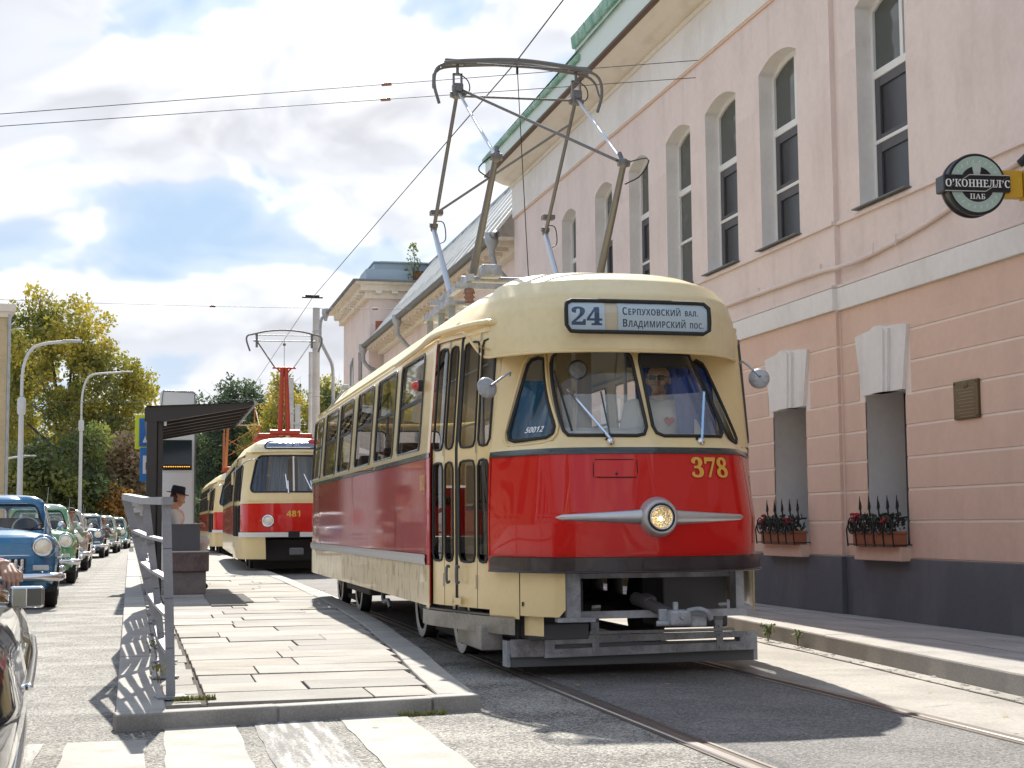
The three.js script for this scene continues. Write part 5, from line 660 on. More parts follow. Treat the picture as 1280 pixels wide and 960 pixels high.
  part('collector_bow', merge([tube(bow(0.07), 0.015, 8, false, 60), tube(bow(-0.07).slice(2, 9), 0.013, 8, false, 40), tube([bow(-0.07)[2], bow(0)[1], bow(0.07)[1]], 0.01, 6), tube([bow(-0.07)[8], bow(0)[9], bow(0.07)[9]], 0.01, 6)]), TM.pant, pg); part('contact_strip', merge([0.07, -0.07].map((d) => tube(bow(d).slice(3, 8).map(([x, y, z]) => [x, y + 0.012, z]), 0.018, 6, false, 30))), TM.copper, pg);
  part('pull_rope', merge([rod([0.0, hy + 0.27, hz2], [0.02, 3.1, Z(-13.4)], 0.0045, 0.0045, 5), rod([0, hy + 0.2, hz2], [0, hy + 0.27, hz2], 0.012)]), M.black, pg);
  part('base_frame', merge([bb(-0.75, 0.75, 3.14, 3.19, Z(-13.1), Z(-13.03)), bb(-0.75, 0.75, 3.16, 3.21, Z(-14.3), Z(-14.22)), ...[-0.62, 0.62].map((x) => bb(x - 0.025, x + 0.025, 3.2, 3.26, Z(-14.4), Z(-12.95))), rod([-0.6, 3.3, Z(-13.5)], [0.3, 3.3, Z(-13.5)], 0.03), rod([-0.4, 3.28, Z(-13.75)], [0.62, 3.28, Z(-13.75)], 0.022), rbox(0.2, 0.12, 0.16, 0.03, -0.35, 3.36, Z(-13.4))]), TM.guard, pg);
  for (const x of [-0.62, 0.62]) for (const z of [-13.05, -14.28]) part('insulator', at(lathe([[0.05, 0], [0.035, 0.03], [0.055, 0.04], [0.035, 0.07], [0.055, 0.08], [0.04, 0.12], [0, 0.13]], 14), x, 3.02, Z(z)), TM.porcelain, pg);
  part('roof_walkway', merge([bb(-0.78, -0.62, 3.02, 3.05, Z(-14.5), Z(-13.2)), bb(-0.77, -0.73, 3.05, 3.09, Z(-14.5), Z(-13.2)), ...[-14.4, -13.8, -13.3].map((z) => bb(-0.76, -0.7, 2.88, 3.05, Z(z) - 0.015, Z(z) + 0.015))]), TM.guard, tram);
  part('roof_strap', merge([0, 1].map((k) => HR.patch(-2.3 - k * 0.25 - 0.012, -2.3 - k * 0.25 + 0.012, 0.32, 0.52, 0.02, 0.006, null, 0.02))), TM.guard, tram);
  part('rear_roof_seam', ptube([...Array(14).keys()].map((i) => HR.off(uz(-19.0), i / 13 * 0.8, 0.01)), 0.014, 5), TM.guard, tram); part('roof_lamp', rbox(0.07, 0.05, 0.25, 0.01, -1.0, 2.78, Z(-18.9)), TM.guard, tram);
}
// ================================================================= second and third trams (rounder, newer)
function roundTram(label, num, folded) {
  const t = thing('tram', label, 'tram', [3.14, 0, -40], -0.0236), Z = (z) => z + 7; // local: front at z = 7, rear at -7
  const H = new Hull({ rear: [[0, -7.05], [-0.6, -6.98], [-0.98, -6.7], [-1.16, -6.2], [-1.24, -5.4], [-1.25, -4.6]], front: [[-1.25, 4.2], [-1.235, 5.1], [-1.19, 5.9], [-1.08, 6.5], [-0.86, 6.8], [-0.5, 6.97], [0, 7.03]], spine: [-5.4, 5.3], wa: -1.7, wb: -0.9,
    side: [[0, 0], [1.72, 0], [2.5, 0.07], [2.56, 0.09]], nose: [[0, 0.1], [0.5, 0.06], [0.95, 0], [1.3, 0], [1.6, 0.03], [1.78, 0.08], [2.6, 0.34], [2.66, 0.37]] });
  const HR = new Hull({ rear: [[0, -7.0], [-0.6, -6.92], [-0.95, -6.6], [-1.1, -6.1], [-1.16, -5.4], [-1.17, -4.6]], front: [[-1.17, 4.2], [-1.155, 5.0], [-1.10, 5.7], [-0.98, 6.25], [-0.78, 6.5], [-0.45, 6.64], [0, 6.68]], spine: [-5.2, 5.0], wa: -1.7, wb: -0.9,
    side: [[0, 2.56], [0.05, 2.64], [0.14, 2.78], [0.3, 2.9], [0.55, 2.99], [1, 3.05]], nose: [[0, 2.66], [0.06, 2.76], [0.13, 2.86], [0.28, 2.95], [0.55, 3.01], [1, 3.05]] }); HR.roof = true;
  const uz = (z) => H.uz(z), uR = -H.L, d0 = uz(5.1), d1 = uz(6.35), wins = [], winsF = [];
  for (let i = 0; i < 7; i++) { const z = -5.3 + i * 1.45; wins.push(rrect(uz(z), uz(Math.min(z + 1.3, 4.95)), 1.62, 2.42, 0.07)); winsF.push(rrect(-uz(Math.min(z + 1.3, 4.95)), -uz(z), 1.62, 2.42, 0.07)); }
  const L = -uR;
  part('lower_body', merge([H.patch(uR, d0 - 0.004, 0.42, 0.86, 0.15, 0), H.patch(1.0, L, 0.42, 0.86, 0.2, 0)]), TM.cream, t);
  part('red_band', merge([H.patch(uR, d0 - 0.004, 0.86, 1.52, 0.15, 0.002), H.patch(d1 + 0.01, L, 0.90, 1.55, 0.06, 0.002)]), TM.red, t);
  part('window_band', merge([H.patch(uR, d0 - 0.004, 1.52, 2.57, 0.06, 0, holes(wins)), H.patch(1.3, L, 1.52, 2.57, 0.06, 0, holes(winsF))]), TM.cream, t);
  [...wins, ...winsF].forEach((w) => { const g = part('window', gasketOn(H, w, 0.012), M.rubber, t); part('pane', paneOn(H, w, -0.01, 0.15), M.clear, g); part('sash_bar', merge([H.patch(w.box[0] + 0.01, w.box[1] - 0.01, 2.13, 2.16, 0.2, 0.002), H.patch((w.box[0] + w.box[1]) / 2 - 0.015, (w.box[0] + w.box[1]) / 2 + 0.015, 1.62, 2.42, 0.2, 0.002)]), TM.cream, g); });
  const door = new THREE.Group(); door.name = 'folding_door'; t.add(door); for (let i = 0; i < 4; i++) { const a = lerp(d0, d1, i / 4) + 0.012, b = lerp(d0, d1, (i + 1) / 4) - 0.012, up = rrect(a + 0.05, b - 0.05, 1.6, 2.38, 0.06), lo = rrect(a + 0.05, b - 0.05, 0.7, 1.5, 0.06), lf = part('door_leaf', H.patch(a, b, 0.4, 2.55, 0.06, -0.02, holes([up, lo])), TM.cream, door); for (const w of [up, lo]) { part('door_window_gasket', gasketOn(H, w, 0.012, -0.016), M.rubber, lf); part('door_pane', paneOn(H, w, -0.03, 0.2), M.clear, lf); } }
  // front: one wide windscreen with a centre bar
  const ws = new RPoly([[-1.06, 1.78], [1.06, 1.78], [1.02, 2.5], [0.9, 2.575], [-0.9, 2.575], [-1.02, 2.5]], 0.12), q = rrect(d1 + 0.02, d1 + 0.03, 1.7, 1.75, 0.004);
  part('front_shell', H.patch(d1 + 0.005, -d1, 1.5, 2.665, 0.045, 0, holes([ws])), TM.cream, t); const g = part('windscreen', gasketOn(H, ws, 0.018, 0.004), M.rubber, t); part('pane', paneOn(H, ws, -0.008, 0.08), M.clear, g); part('centre_bar', H.patch(-0.02, 0.02, 1.79, 2.57, 0.1, 0.008), M.white, g);
  part('front_moulding', H.patch(d1 + 0.01, -d1, 1.535, 1.575, 0.08, 0.014), TM.cream, t);
  part('front_bumper', merge([H.patch(d1 + 0.05, -0.12, 0.82, 0.92, 0.06, 0.05), H.patch(0.12, -d1 - 0.05, 0.82, 0.92, 0.06, 0.05)]), M.white, t); part('bumper_centre', H.patch(-0.12, 0.12, 0.8, 0.94, 0.06, 0.045), M.black, t);
  part('apron', merge([H.patch(d0, -0.62, 0.34, 0.83, 0.06, -0.002), H.patch(0.62, -d0, 0.34, 0.83, 0.06, -0.002)]), TM.cream, t);
  for (const s of [-1, 1]) { const p = H.off(s * 0.55, 1.16, 0.0), n = H.normal(s * 0.55, 1.16), a = Math.atan2(n.x, n.z); const l = new THREE.Group(); l.name = 'headlight'; t.add(l); l.position.copy(p); l.rotation.y = a; part('bezel', at(new THREE.TorusGeometry(0.115, 0.022, 8, 28), 0, 0, 0.02), M.chrome, l); part('lens', at(lathe([[0, 0.045], [0.06, 0.036], [0.11, 0.01]], 20), 0, 0, 0.005, Math.PI / 2), P('lamp face', [0.8, 0.76, 0.68], { roughness: 0.15, metalness: 0.2 }), l); part('marker', ball(0.03, -s * 0.0 - 0.16, -0.0, 0.01), TM.redlens, l); part('side_lamp', ball(0.05, s * 0.42, 0.3, -0.2, 10, 0.8, 1.4, 0.8), TM.cream, l); }
  part('fleet_number', decal(H, -0.26, 0.26, 1.19, 1.43, 0.01), decalMat('yellow digits', numberPrint(num, 'bold 190px sans-serif', '#e3b441')), t);
  { const sp = rrect(-0.62, 0.62, 0.2, 0.42, 0.04), f = (u, v) => HR.off(u, v, 0.01); part('sign_frame', ptube(rrect(-0.66, 0.66, 0.14, 0.47, 0.09).outline(5).map(([u, v]) => f(u, v)), 0.02, 6, true), M.rubber, t); const sg = HR.patch(-0.64, 0.64, 0.15, 0.46, 0.08, 0.012, null, 0.05), uv = sg.attributes.uv; for (let i = 0; i < uv.count; i++) uv.setXY(i, (uv.getX(i) + 0.64) / 1.28, (uv.getY(i) - 0.15) / 0.31); part('route_sign', sg, P('route blind', [1, 1, 1], { map: print(512, 128, (x) => { x.fillStyle = '#8f98a8'; x.fillRect(0, 0, 512, 128); x.fillStyle = '#3c4250'; x.font = 'bold 96px sans-serif'; x.textAlign = 'center'; x.textBaseline = 'middle'; x.fillText('7', 256, 66); x.fillStyle = '#6a7384'; x.fillRect(20, 40, 170, 50); x.fillRect(320, 40, 170, 50); }), roughness: 0.2 }), t); }
  for (const [u0, u1] of [[-0.12, -0.2], [0.42, 0.25]]) part('wiper', merge([bar(H.off(u0, 1.74, 0.04), H.off(u0 - 0.02, 2.02, 0.02), 0.025, 0.01), bar(H.off(u0 - 0.03, 1.84, 0.02), H.off(u1, 2.16, 0.02), 0.02, 0.012)]), M.chrome, t);
  part('mirror_arm', tube([[-0.75, 2.5, 6.62], [-1.0, 2.45, 6.75], [-1.3, 2.2, 6.6]], 0.012, 5), M.steel, t); part('door_sign', rbox(0.03, 0.26, 0.22, 0.02, -1.27, 2.1, 5.6, 0, 0.1, 0), TM.cream, t);
  part('roof', HR.patch(-HR.L, HR.L, 0, 1, 0.12, 0, null, 0.06), TM.roof, t); part('gutter_moulding', ptube([...Array(50).keys()].map((i) => HR.at(lerp(-HR.L * 0.98, HR.L * 0.98, i / 49), 0.01)), 0.018, 5), TM.cream, t);
  part('underframe', merge([bb(-1.1, 1.1, 0.5, 0.85, -6.5, 6.0), bb(-0.9, 0.9, 0.3, 0.75, 5.8, 6.4), bb(-0.8, 0.8, 0.12, 0.3, 5.9, 6.0)]), TM.bogie, t); part('coupler', merge([rod([0, 0.5, 6.2], [0.05, 0.5, 6.95], 0.06), rbox(0.3, 0.16, 0.22, 0.03, 0.06, 0.5, 6.95)]), TM.under, t);
  part('floor', bb(-1.15, 1.15, 0.85, 0.9, -6.5, 6.2), TM.floor, t); part('interior', merge([bb(-1.0, 1.0, 0.9, 1.5, 5.0, 5.1), bb(-0.9, 0.9, 1.45, 1.6, 6.1, 6.5), bb(0.0, 1.1, 0.9, 2.6, 4.7, 4.76)]), TM.wood, t);
  for (const [a, b] of [[-0.98, -0.55], [-0.5, -0.1], [0.15, 0.95]]) part('cab_curtain', (() => { const r = []; for (let j = 0; j <= 6; j++) r.push([...Array(18).keys()].map((i) => [lerp(a, b, i / 17) * (1 - 0.12 * j / 6), lerp(1.7, 2.6, j / 6), 6.1 - 0.5 * Math.pow(Math.abs(lerp(a, b, i / 17)), 2) + 0.04 * Math.sin(i * 1.9)])); return sheet(r); })(), a > 0 ? TM.greycurtain : a < -0.9 ? P('blue cab curtain', [0.06, 0.14, 0.34], { roughness: 0.9, transmission: 0.3, thickness: 0 }) : TM.greycurtain, t);
  for (let i = 0; i < 5; i++) for (const x of [-0.85, 0.85]) seatRow(t, x, -4.5 + i * 1.9);
  bogie(t, 3.2, TM.under); bogie(t, -3.2, TM.under);
  const p = new THREE.Group(); p.name = 'pantograph'; t.add(p); const pm = folded ? TM.rust : TM.pantred;
  part('base', merge([rbox(0.5, 0.13, 0.9, 0.05, -0.4, 3.18, 3.2), rbox(0.5, 0.13, 0.9, 0.05, 0.4, 3.18, 3.2), bb(-0.7, 0.7, 3.08, 3.14, 2.7, 2.8), bb(-0.7, 0.7, 3.08, 3.14, 3.6, 3.7), rod([-0.35, 3.26, 3.6], [0.35, 3.26, 3.6], 0.07)]), TM.pantred, p);
  if (!folded) {
    const k = 4.85, hh = 5.5; part('lower_arm', merge([rod([-0.1, 3.2, 3.3], [-0.045, k, 3.2], 0.06, 0.05), rod([0.1, 3.2, 3.3], [0.045, k, 3.2], 0.06, 0.05), rod([-0.28, k, 3.2], [0.28, k, 3.2], 0.025), rod([0, k - 0.2, 3.2], [0.18, k, 3.2], 0.02), rod([0, k - 0.2, 3.2], [-0.18, k, 3.2], 0.02)]), pm, p);
    for (const s of [-1, 1]) { part('upper_arm', rod([s * 0.22, k, 3.2], [s * 0.66, hh, 3.2], 0.018), s < 0 ? TM.pant : M.white, p); part('head_spring', merge([rod([s * 0.66, hh - 0.16, 3.2], [s * 0.66, hh + 0.16, 3.2], 0.028), rod([s * 0.6, hh, 3.2], [s * 0.74, hh, 3.2], 0.022)]), TM.pant, p); }
    const bw = [[-0.82, 5.25], [-0.9, 5.5], [-0.88, 5.62], [-0.75, 5.66], [-0.4, 5.74], [0, 5.77], [0.4, 5.74], [0.75, 5.66], [0.88, 5.62], [0.9, 5.5], [0.82, 5.25]]; part('collector_bow', tube(bw.map(([x, y]) => [x, y, 3.2]), 0.022, 7, false, 60), TM.pant, p); part('cross_tube', merge([rod([-0.66, hh, 3.2], [0.66, hh, 3.2], 0.012), rod([-0.7, hh + 0.14, 3.2], [0.7, hh + 0.14, 3.2], 0.01), rod([0, hh, 3.2], [0, k, 3.2], 0.006), ball(0.04, 0, hh - 0.08, 3.2)]), TM.pant, p);
  } else {
    for (const s of [-1, 1]) { part('lower_arm', merge([rod([s * 0.6, 3.2, 4.0], [s * 0.56, 4.7, 4.9], 0.06, 0.045), rod([s * 0.6, 3.2, 2.4], [s * 0.56, 4.6, 1.6], 0.05, 0.04)]), pm, p); part('upper_arm', merge([rod([s * 0.56, 4.7, 4.9], [s * 0.5, 5.5, 3.3], 0.02), rod([s * 0.56, 4.6, 1.6], [s * 0.5, 5.5, 3.3], 0.02)]), pm, p); }
    part('cross_tube', merge([rod([-0.56, 4.7, 4.9], [0.56, 4.7, 4.9], 0.02), rod([-0.58, 4.0, 4.5], [0.56, 4.7, 4.9], 0.015), rod([-0.58, 3.6, 4.2], [0.58, 4.2, 4.6], 0.012), rod([0.58, 3.6, 4.2], [-0.58, 4.2, 4.6], 0.012), rod([-0.5, 5.5, 3.3], [0.5, 5.5, 3.3], 0.015), rod([-0.8, 5.6, 3.3], [0.8, 5.6, 3.3], 0.02)]), pm, p);
  }
  return t;
}
const tram2 = roundTram('red and cream rounded tram with number 481, waiting behind the front tram', '481', false);
const tram3 = roundTram('red and cream tram with an orange pantograph, farthest and half hidden', '305', true); tram3.position.set(3.22, 0, -61); tram3.rotation.y = 0;
// ================================================================= shelter, bench, stele, signs, railing
{
  const t = thing('tram_shelter', 'dark steel tram-stop shelter with a slatted cantilever roof', 'shelter', [0.05, PT, -22.8]); const dk = P('dark brown steel', [0.035, 0.031, 0.029], { roughness: 0.45 }), o = (g) => g.translate(-0.05, -PT, 22.8), HP = (n, g, m) => part(n, o(merge([g].flat(9))), m, t);
  for (const z of [-22.7, -27.2]) HP('post', [bb(-0.09, 0.06, PT, 2.77, z - 0.14, z + 0.14, 0.02), bb(0.06, 0.14, PT, 2.74, z - 0.08, z + 0.08, 0.015)], dk);
  for (let i = 0; i < 7; i++) { const z = -22.55 - i * 0.79; HP('roof_slat', extrude(shape([[-0.1, 2.58], [0.16, 2.58], [1.36, 2.80], [1.46, 2.86], [-0.1, 2.79]]), 0.12).translate(0, 0, z - 0.12), dk); }
  HP('roof_panel', sheet([[[-0.1, 2.80, -22.5], [1.46, 2.87, -22.5]], [[-0.1, 2.80, -27.4], [1.46, 2.87, -27.4]]]), dk); HP('front_edge', [bb(1.44, 1.475, 2.83, 2.885, -27.4, -22.5)], P('edge strip', [0.4, 0.41, 0.42], { metalness: 0.4 })); HP('rear_beam', bb(-0.12, -0.06, 2.58, 2.79, -27.3, -22.6), dk); HP('wall_glass', bb(-0.05, -0.04, 0.5, 2.4, -27.0, -22.9), M.clear); HP('hook', rod([0.17, 2.52, -22.6], [0.17, 2.58, -22.6], 0.02), M.white);
}
{
  const gr = P('reddish granite', [1, 1, 1], { map: mottled(256, 0.8, [0.085, 0.06, 0.058], [0.15, 0.105, 0.10], { patch: 8, grain: 0.4, specks: 0.06, speck: [0.25, 0.2, 0.2], sd: 301 }), roughness: 0.6 });
  const t = thing('granite_bench', 'granite block bench under the shelter with a grey metal end panel', 'bench', [0.52, PT, -24.2]);
  part('end_block', rbox(0.58, 0.28, 0.5, 0.02, 0, 0.46, 1.52), gr, t); part('seat_plank', rbox(0.42, 0.1, 3.1, 0.02, -0.08, 0.55, -0.3), gr, t); part('seat_top', rbox(0.59, 0.02, 0.51, 0.008, 0, 0.607, 1.52), P('pale seat top', [0.5, 0.48, 0.45], { roughness: 0.6 }), t); const gg = P('grey granite', [0.19, 0.175, 0.17], { roughness: 0.7, map: mottled(256, 0.6, [0.8, 0.8, 0.8], [1, 1, 1], { patch: 8, grain: 0.3, sd: 303 }) }); for (const z of [1.5, -1.5]) part('pedestal', bb(-0.25, 0.25, 0, 0.32, z - 0.22, z + 0.22, 0.01), gg, t);
  part('end_panel', merge([rbox(0.46, 0.38, 0.03, 0.008, -0.07, 0.81, 1.72), bb(-0.3, 0.16, 0.98, 1.005, 1.69, 1.745)]), P('slate grey panel', [0.085, 0.09, 0.10], { roughness: 0.45, metalness: 0.3 }), t);
}
{
  const t = thing('information_stele', 'tall white information stele with a dark display behind the shelter roof', 'information stand', [0.43, PT, -28.2]), wp = P('white enamel panel', [0.74, 0.74, 0.75], { roughness: 0.35 });
  const pts = []; const R2 = 0.08; for (const [x, y, a] of [[-0.31, 0, 0], [0.31, 0, 0]]) pts.push([x, y]); for (const [cx, s] of [[0.31 - R2, 0], [-0.31 + R2, 1]]) for (let i = 0; i <= 5; i++) { const a = (s * 0.5 + i / 5 * 0.5) * Math.PI; pts.push([cx + R2 * Math.cos(a), 3.42 - R2 + R2 * Math.sin(a)]); }
  part('panel', extrude(shape(pts), 0.12, 0.006), wp, t); part('edge_band', ptube([...pts, pts[0]].map(([x, y]) => [x * 1.01, y, 0.13]), 0.012, 5), P('edge grey', [0.2, 0.21, 0.22], { metalness: 0.5, roughness: 0.4 }), t);
  part('screen', rbox(0.52, 0.45, 0.02, 0.01, 0.0, 2.3, 0.135), P('dark screen', [0.02, 0.03, 0.04], { roughness: 0.1 }), t); part('screen_base', merge([bb(-0.26, 0.26, 1.98, 2.07, 0.125, 0.14)]), M.black, t); part('ticker', merge([...Array(12).keys()].map((i) => bb(-0.24 + i * 0.04, -0.215 + i * 0.04, 2.035, 2.05, 0.139, 0.143))), P('amber ticker', [0.8, 0.4, 0.08], { emissive: new THREE.Color(1, 0.45, 0.05), emissiveIntensity: 0.6 }), t);
  const pr = print(256, 512, (x) => { x.fillStyle = '#e9eaee'; x.fillRect(0, 0, 256, 512); x.fillStyle = '#e6a9ae'; x.beginPath(); x.arc(150, 240, 46, 0, 7); x.fill(); x.fillStyle = '#9db0c8'; x.fillRect(90, 330, 130, 8); x.fillRect(90, 352, 110, 8); x.fillStyle = '#b8c2cf'; for (let i = 0; i < 5; i++) x.fillRect(40, 400 + i * 16, 170, 4); }); part('printed_panel', keep(new THREE.PlaneGeometry(0.54, 1.75).translate(0, 1.06, 0.1275)), P('printed poster', [1, 1, 1], { map: pr, roughness: 0.3 }), t);
}
{
  const t = thing('stop_sign_post', 'yellow-bordered and blue tram-stop signs on a post behind the shelter', 'road sign', [-0.08, PT, -27.6]); part('post', rod([0.0, 0, -0.04], [0.0, 3.05, -0.04], 0.03), M.zinc, t);
  part('yellow_board', rbox(0.46, 0.62, 0.02, 0.01, 0.0, 2.64, 0), P('fluorescent yellow', [0.62, 0.66, 0.02], { roughness: 0.5 }), t); part('blue_plate', rbox(0.38, 0.5, 0.012, 0.02, 0.03, 2.63, 0.018), P('sign blue', [0.015, 0.13, 0.42], { roughness: 0.4 }), t); part('white_triangle', extrude(shape([[-0.1, 2.45], [0.16, 2.45], [0.03, 2.76]]), 0.004).translate(0, 0, 0.025), M.white, t); part('walker', merge([rod([0.03, 2.55, 0.032], [0.03, 2.63, 0.032], 0.02), ball(0.022, 0.03, 2.67, 0.032), rod([0.03, 2.55, 0.032], [-0.01, 2.47, 0.032], 0.014), rod([0.03, 2.55, 0.032], [0.08, 2.48, 0.032], 0.014)]), M.black, t);
  part('tram_plate', rbox(0.36, 0.6, 0.012, 0.02, 0.04, 2.06, 0.012), P('sign blue', [0.015, 0.17, 0.5], { roughness: 0.4 }), t); part('white_square', bb(-0.09, 0.17, 1.90, 2.22, 0.019, 0.022), M.white, t); part('tram_symbol', merge([bb(-0.04, 0.12, 1.97, 2.1, 0.022, 0.026), rod([-0.02, 2.1, 0.026], [0.04, 2.17, 0.026], 0.01), rod([0.1, 2.1, 0.026], [0.04, 2.17, 0.026], 0.01)]), M.black, t);
}
{ // bent platform railing: flat posts with five rails that zigzag where it has been knocked
  const t = thing('platform_railing', 'bent grey steel railing along the left edge of the platform', 'railing', [0.1, PT, -9.0]); const gp = P('grey railing paint', [0.30, 0.31, 0.335], { roughness: 0.55, map: mottled(256, 0.7, [0.85, 0.85, 0.85], [1, 1, 1], { patch: 6, grain: 0.12, sd: 311 }) });
  const posts = [[0.118, -9.0, 0.078, 1.13, 0.052], [0.09, -10.2, -0.04, 1.15, 0.045], [0.10, -11.4, -0.19, 1.20, 0.06], [0.09, -12.9, -0.06, 1.13, 0.045], [0.07, -14.4, -0.14, 1.13, 0.045], [0.06, -16.0, -0.05, 1.12, 0.045], [0.05, -17.6, -0.12, 1.12, 0.045], [0.03, -19.2, -0.04, 1.12, 0.045]];
  const pt = (i, k) => { const [x0, z, x1, h] = posts[i], b = Math.pow(k, 1.15); return V(lerp(x0, x1, b) - 0.1, h * k, z + 9.0); };
  posts.forEach((p, i) => { const w = p[4]; for (let k = 0; k < 4; k++) part('post', bar(pt(i, k / 4), pt(i, (k + 1) / 4 + 0.003), w, 0.04), gp, t); part('foot_plate', rbox(0.17, 0.014, 0.12, 0.004, p[0] - 0.1, 0.008, p[1] + 9.0, 0, 0.2), gp, t); });
  for (let i = 0; i < posts.length - 1; i++) for (let r = 0; r < 5; r++) { const k = [0.22, 0.41, 0.60, 0.79, 0.985][r], a = pt(i, k), b = pt(i + 1, k), top = r === 4; part(top ? 'top_rail' : 'rail', top ? bar(a.clone().add(V(i ? 0 : 0.01, 0.01, i ? 0 : 0.05)), b.clone().add(V(0, 0.01, 0)), 0.06, 0.045, V(1, 0, 0)) : bar(a, b, 0.05, 0.018, V(1, 0, 0)), gp, t); }
}
// ================================================================= overhead line, poles, lamps
const wireM = P('overhead wire', [0.03, 0.03, 0.032], { roughness: 0.5 });
{
  const t = thing('contact_wire', 'black overhead contact wire above the tram track', 'wire', [CX, 5.5, -30]); const pts = [[CX, 5.5, 14], [CX, 5.475, -12.3], [CX, 5.46, -13.8], [CX - 0.03, 5.62, -20.8], [CX - 0.08, 5.86, -32], [CX, 5.9, -45], [CX + 0.1, 5.85, -70], [CX + 1, 5.85, -110]].map(([x, y, z]) => [x - CX, y - 5.5, z + 30]); part('wire', merge(pts.slice(1).map((p, i) => rod(pts[i], p, 0.0065, 0.0065, 5))), wireM, t); part('clamp', merge([rbox(0.3, 0.05, 0.06, 0.02, -0.08, 0.4, -2), rod([-0.3, 0.37, -2], [0.14, 0.37, -2], 0.02)]), wireM, t);
}
const sag = (a, b, s, n = 12) => [...Array(n + 1).keys()].map((i) => { const t = i / n; return [lerp(a[0], b[0], t), lerp(a[1], b[1], t) - s * 4 * t * (1 - t), lerp(a[2], b[2], t)]; });
function span(label, a, b, s, ins) { const t = thing('span_wire', label, 'wire', a), p = sag([0, 0, 0], [b[0] - a[0], b[1] - a[1], b[2] - a[2]], s), d = [b[0] - a[0], b[1] - a[1], b[2] - a[2]]; part('wire', merge(p.slice(1).map((q, i) => rod(p[i], q, 0.005, 0.005, 5))), wireM, t); ins.forEach((k) => { const q = p[Math.round(k * 12)], n = V(...d).normalize(); part('insulator', rod(V(...q).addScaledVector(n, -0.06), V(...q).addScaledVector(n, 0.06), 0.022, 0.022, 8), TM.porcelain, t); }); }
span('upper of the two thin span wires crossing the sky at left', [-9.4, 4.75, -18], [6.76, 6.98, -18], 0.0, [0.78]); span('lower of the two thin span wires crossing the sky at left', [-9.4, 4.68, -18], [6.76, 6.78, -18.1], 0.0, [0.73]);
span('far span wire holding the contact wire above the rear of the tram', [-7, 5.75, -32], [7.05, 5.85, -33], 0.1, [0.55, 0.58, 0.82]); span('thin far span wire over the second tram', [-4.0, 6.2, -72], [6.3, 6.1, -70], 0.15, [0.5]); span('thin span wire near the shelter sign', [-4, 5.0, -50], [7.2, 5.4, -50], 0.1, [0.4]);
function pole(label, x, z, h, r, col) { const t = thing('concrete_pole', label, 'pole', [x, 0, z]); part('shaft', rod([0, 0, 0], [0, h, 0], r, r * 0.82, 14), col, t); part('cap', at(lathe([[r * 0.86, 0], [r * 0.86, 0.05], [0, 0.07]], 14), 0, h, 0), col, t); part('collar', merge([at(new THREE.TorusGeometry(r * 0.86, 0.02, 6, 18), 0, h - 0.9, 0, Math.PI / 2), at(new THREE.TorusGeometry(r * 0.9, 0.02, 6, 18), 0, h - 1.6, 0, Math.PI / 2)]), M.zinc, t); return t; }
const conc = P('pale concrete pole', [0.48, 0.48, 0.47], { roughness: 0.85, map: mottled(256, 1.3, [0.85, 0.85, 0.85], [1, 1, 1], { sd: 321 }) });
pole('grey concrete pole beside the far corner of the corner house', 6.25, -60, 9.6, 0.17, conc); pole('shorter grey pole left of the corner house', 6.1, -60.6, 7.9, 0.1, conc); pole('white concrete pole rising behind the second tram', 6.1, -70, 7.75, 0.2, conc); pole('shorter white pole beside the white concrete pole', 6.55, -71, 6.6, 0.16, conc);
downpipe('drainpipe', 'drainpipe with a bend at the far corner of the corner house', [[6.5, 9.25, -58.9], [6.3, 9.0, -58.9], [6.3, 8.2, -58.9], [6.75, 7.3, -58.9], [6.8, 6.5, -58.9], [6.8, 0.2, -58.9]], 1);
function streetLamp(label, x, z, h, reach) { const t = thing('street_lamp', label, 'street lamp', [x, 0, z], 0, undefined); const pm = P('lamp post paint', [0.55, 0.56, 0.56], { roughness: 0.5 }); part('post', rod([0, 0, 0], [0, h * 0.68, 0], 0.1, 0.08, 10), pm, t); part('collar', at(lathe([[0.085, 0], [0.13, 0.05], [0.13, 0.5], [0.075, 0.56]], 12), 0, h * 0.66, 0), pm, t); part('arm', tube([[0, h * 0.7, 0], [0.02, h * 0.86, 0], [0.22, h * 0.95, 0], [0.6, h * 0.985, 0], [reach, h, 0]], 0.05, 8, false, 30), pm, t); part('lamp_head', rbox(0.6, 0.08, 0.2, 0.035, reach + 0.15, h + 0.01, 0), M.zinc, t); }
streetLamp('nearer tall curved street lamp left of the queue of cars', -4.05, -50, 6.95, 1.35); streetLamp('farther curved street lamp in front of the trees', -3.45, -77.5, 8.7, 2.0); streetLamp('low lamp at the left edge in front of the shrubs', -7.0, -75, 4.4, 1.2);
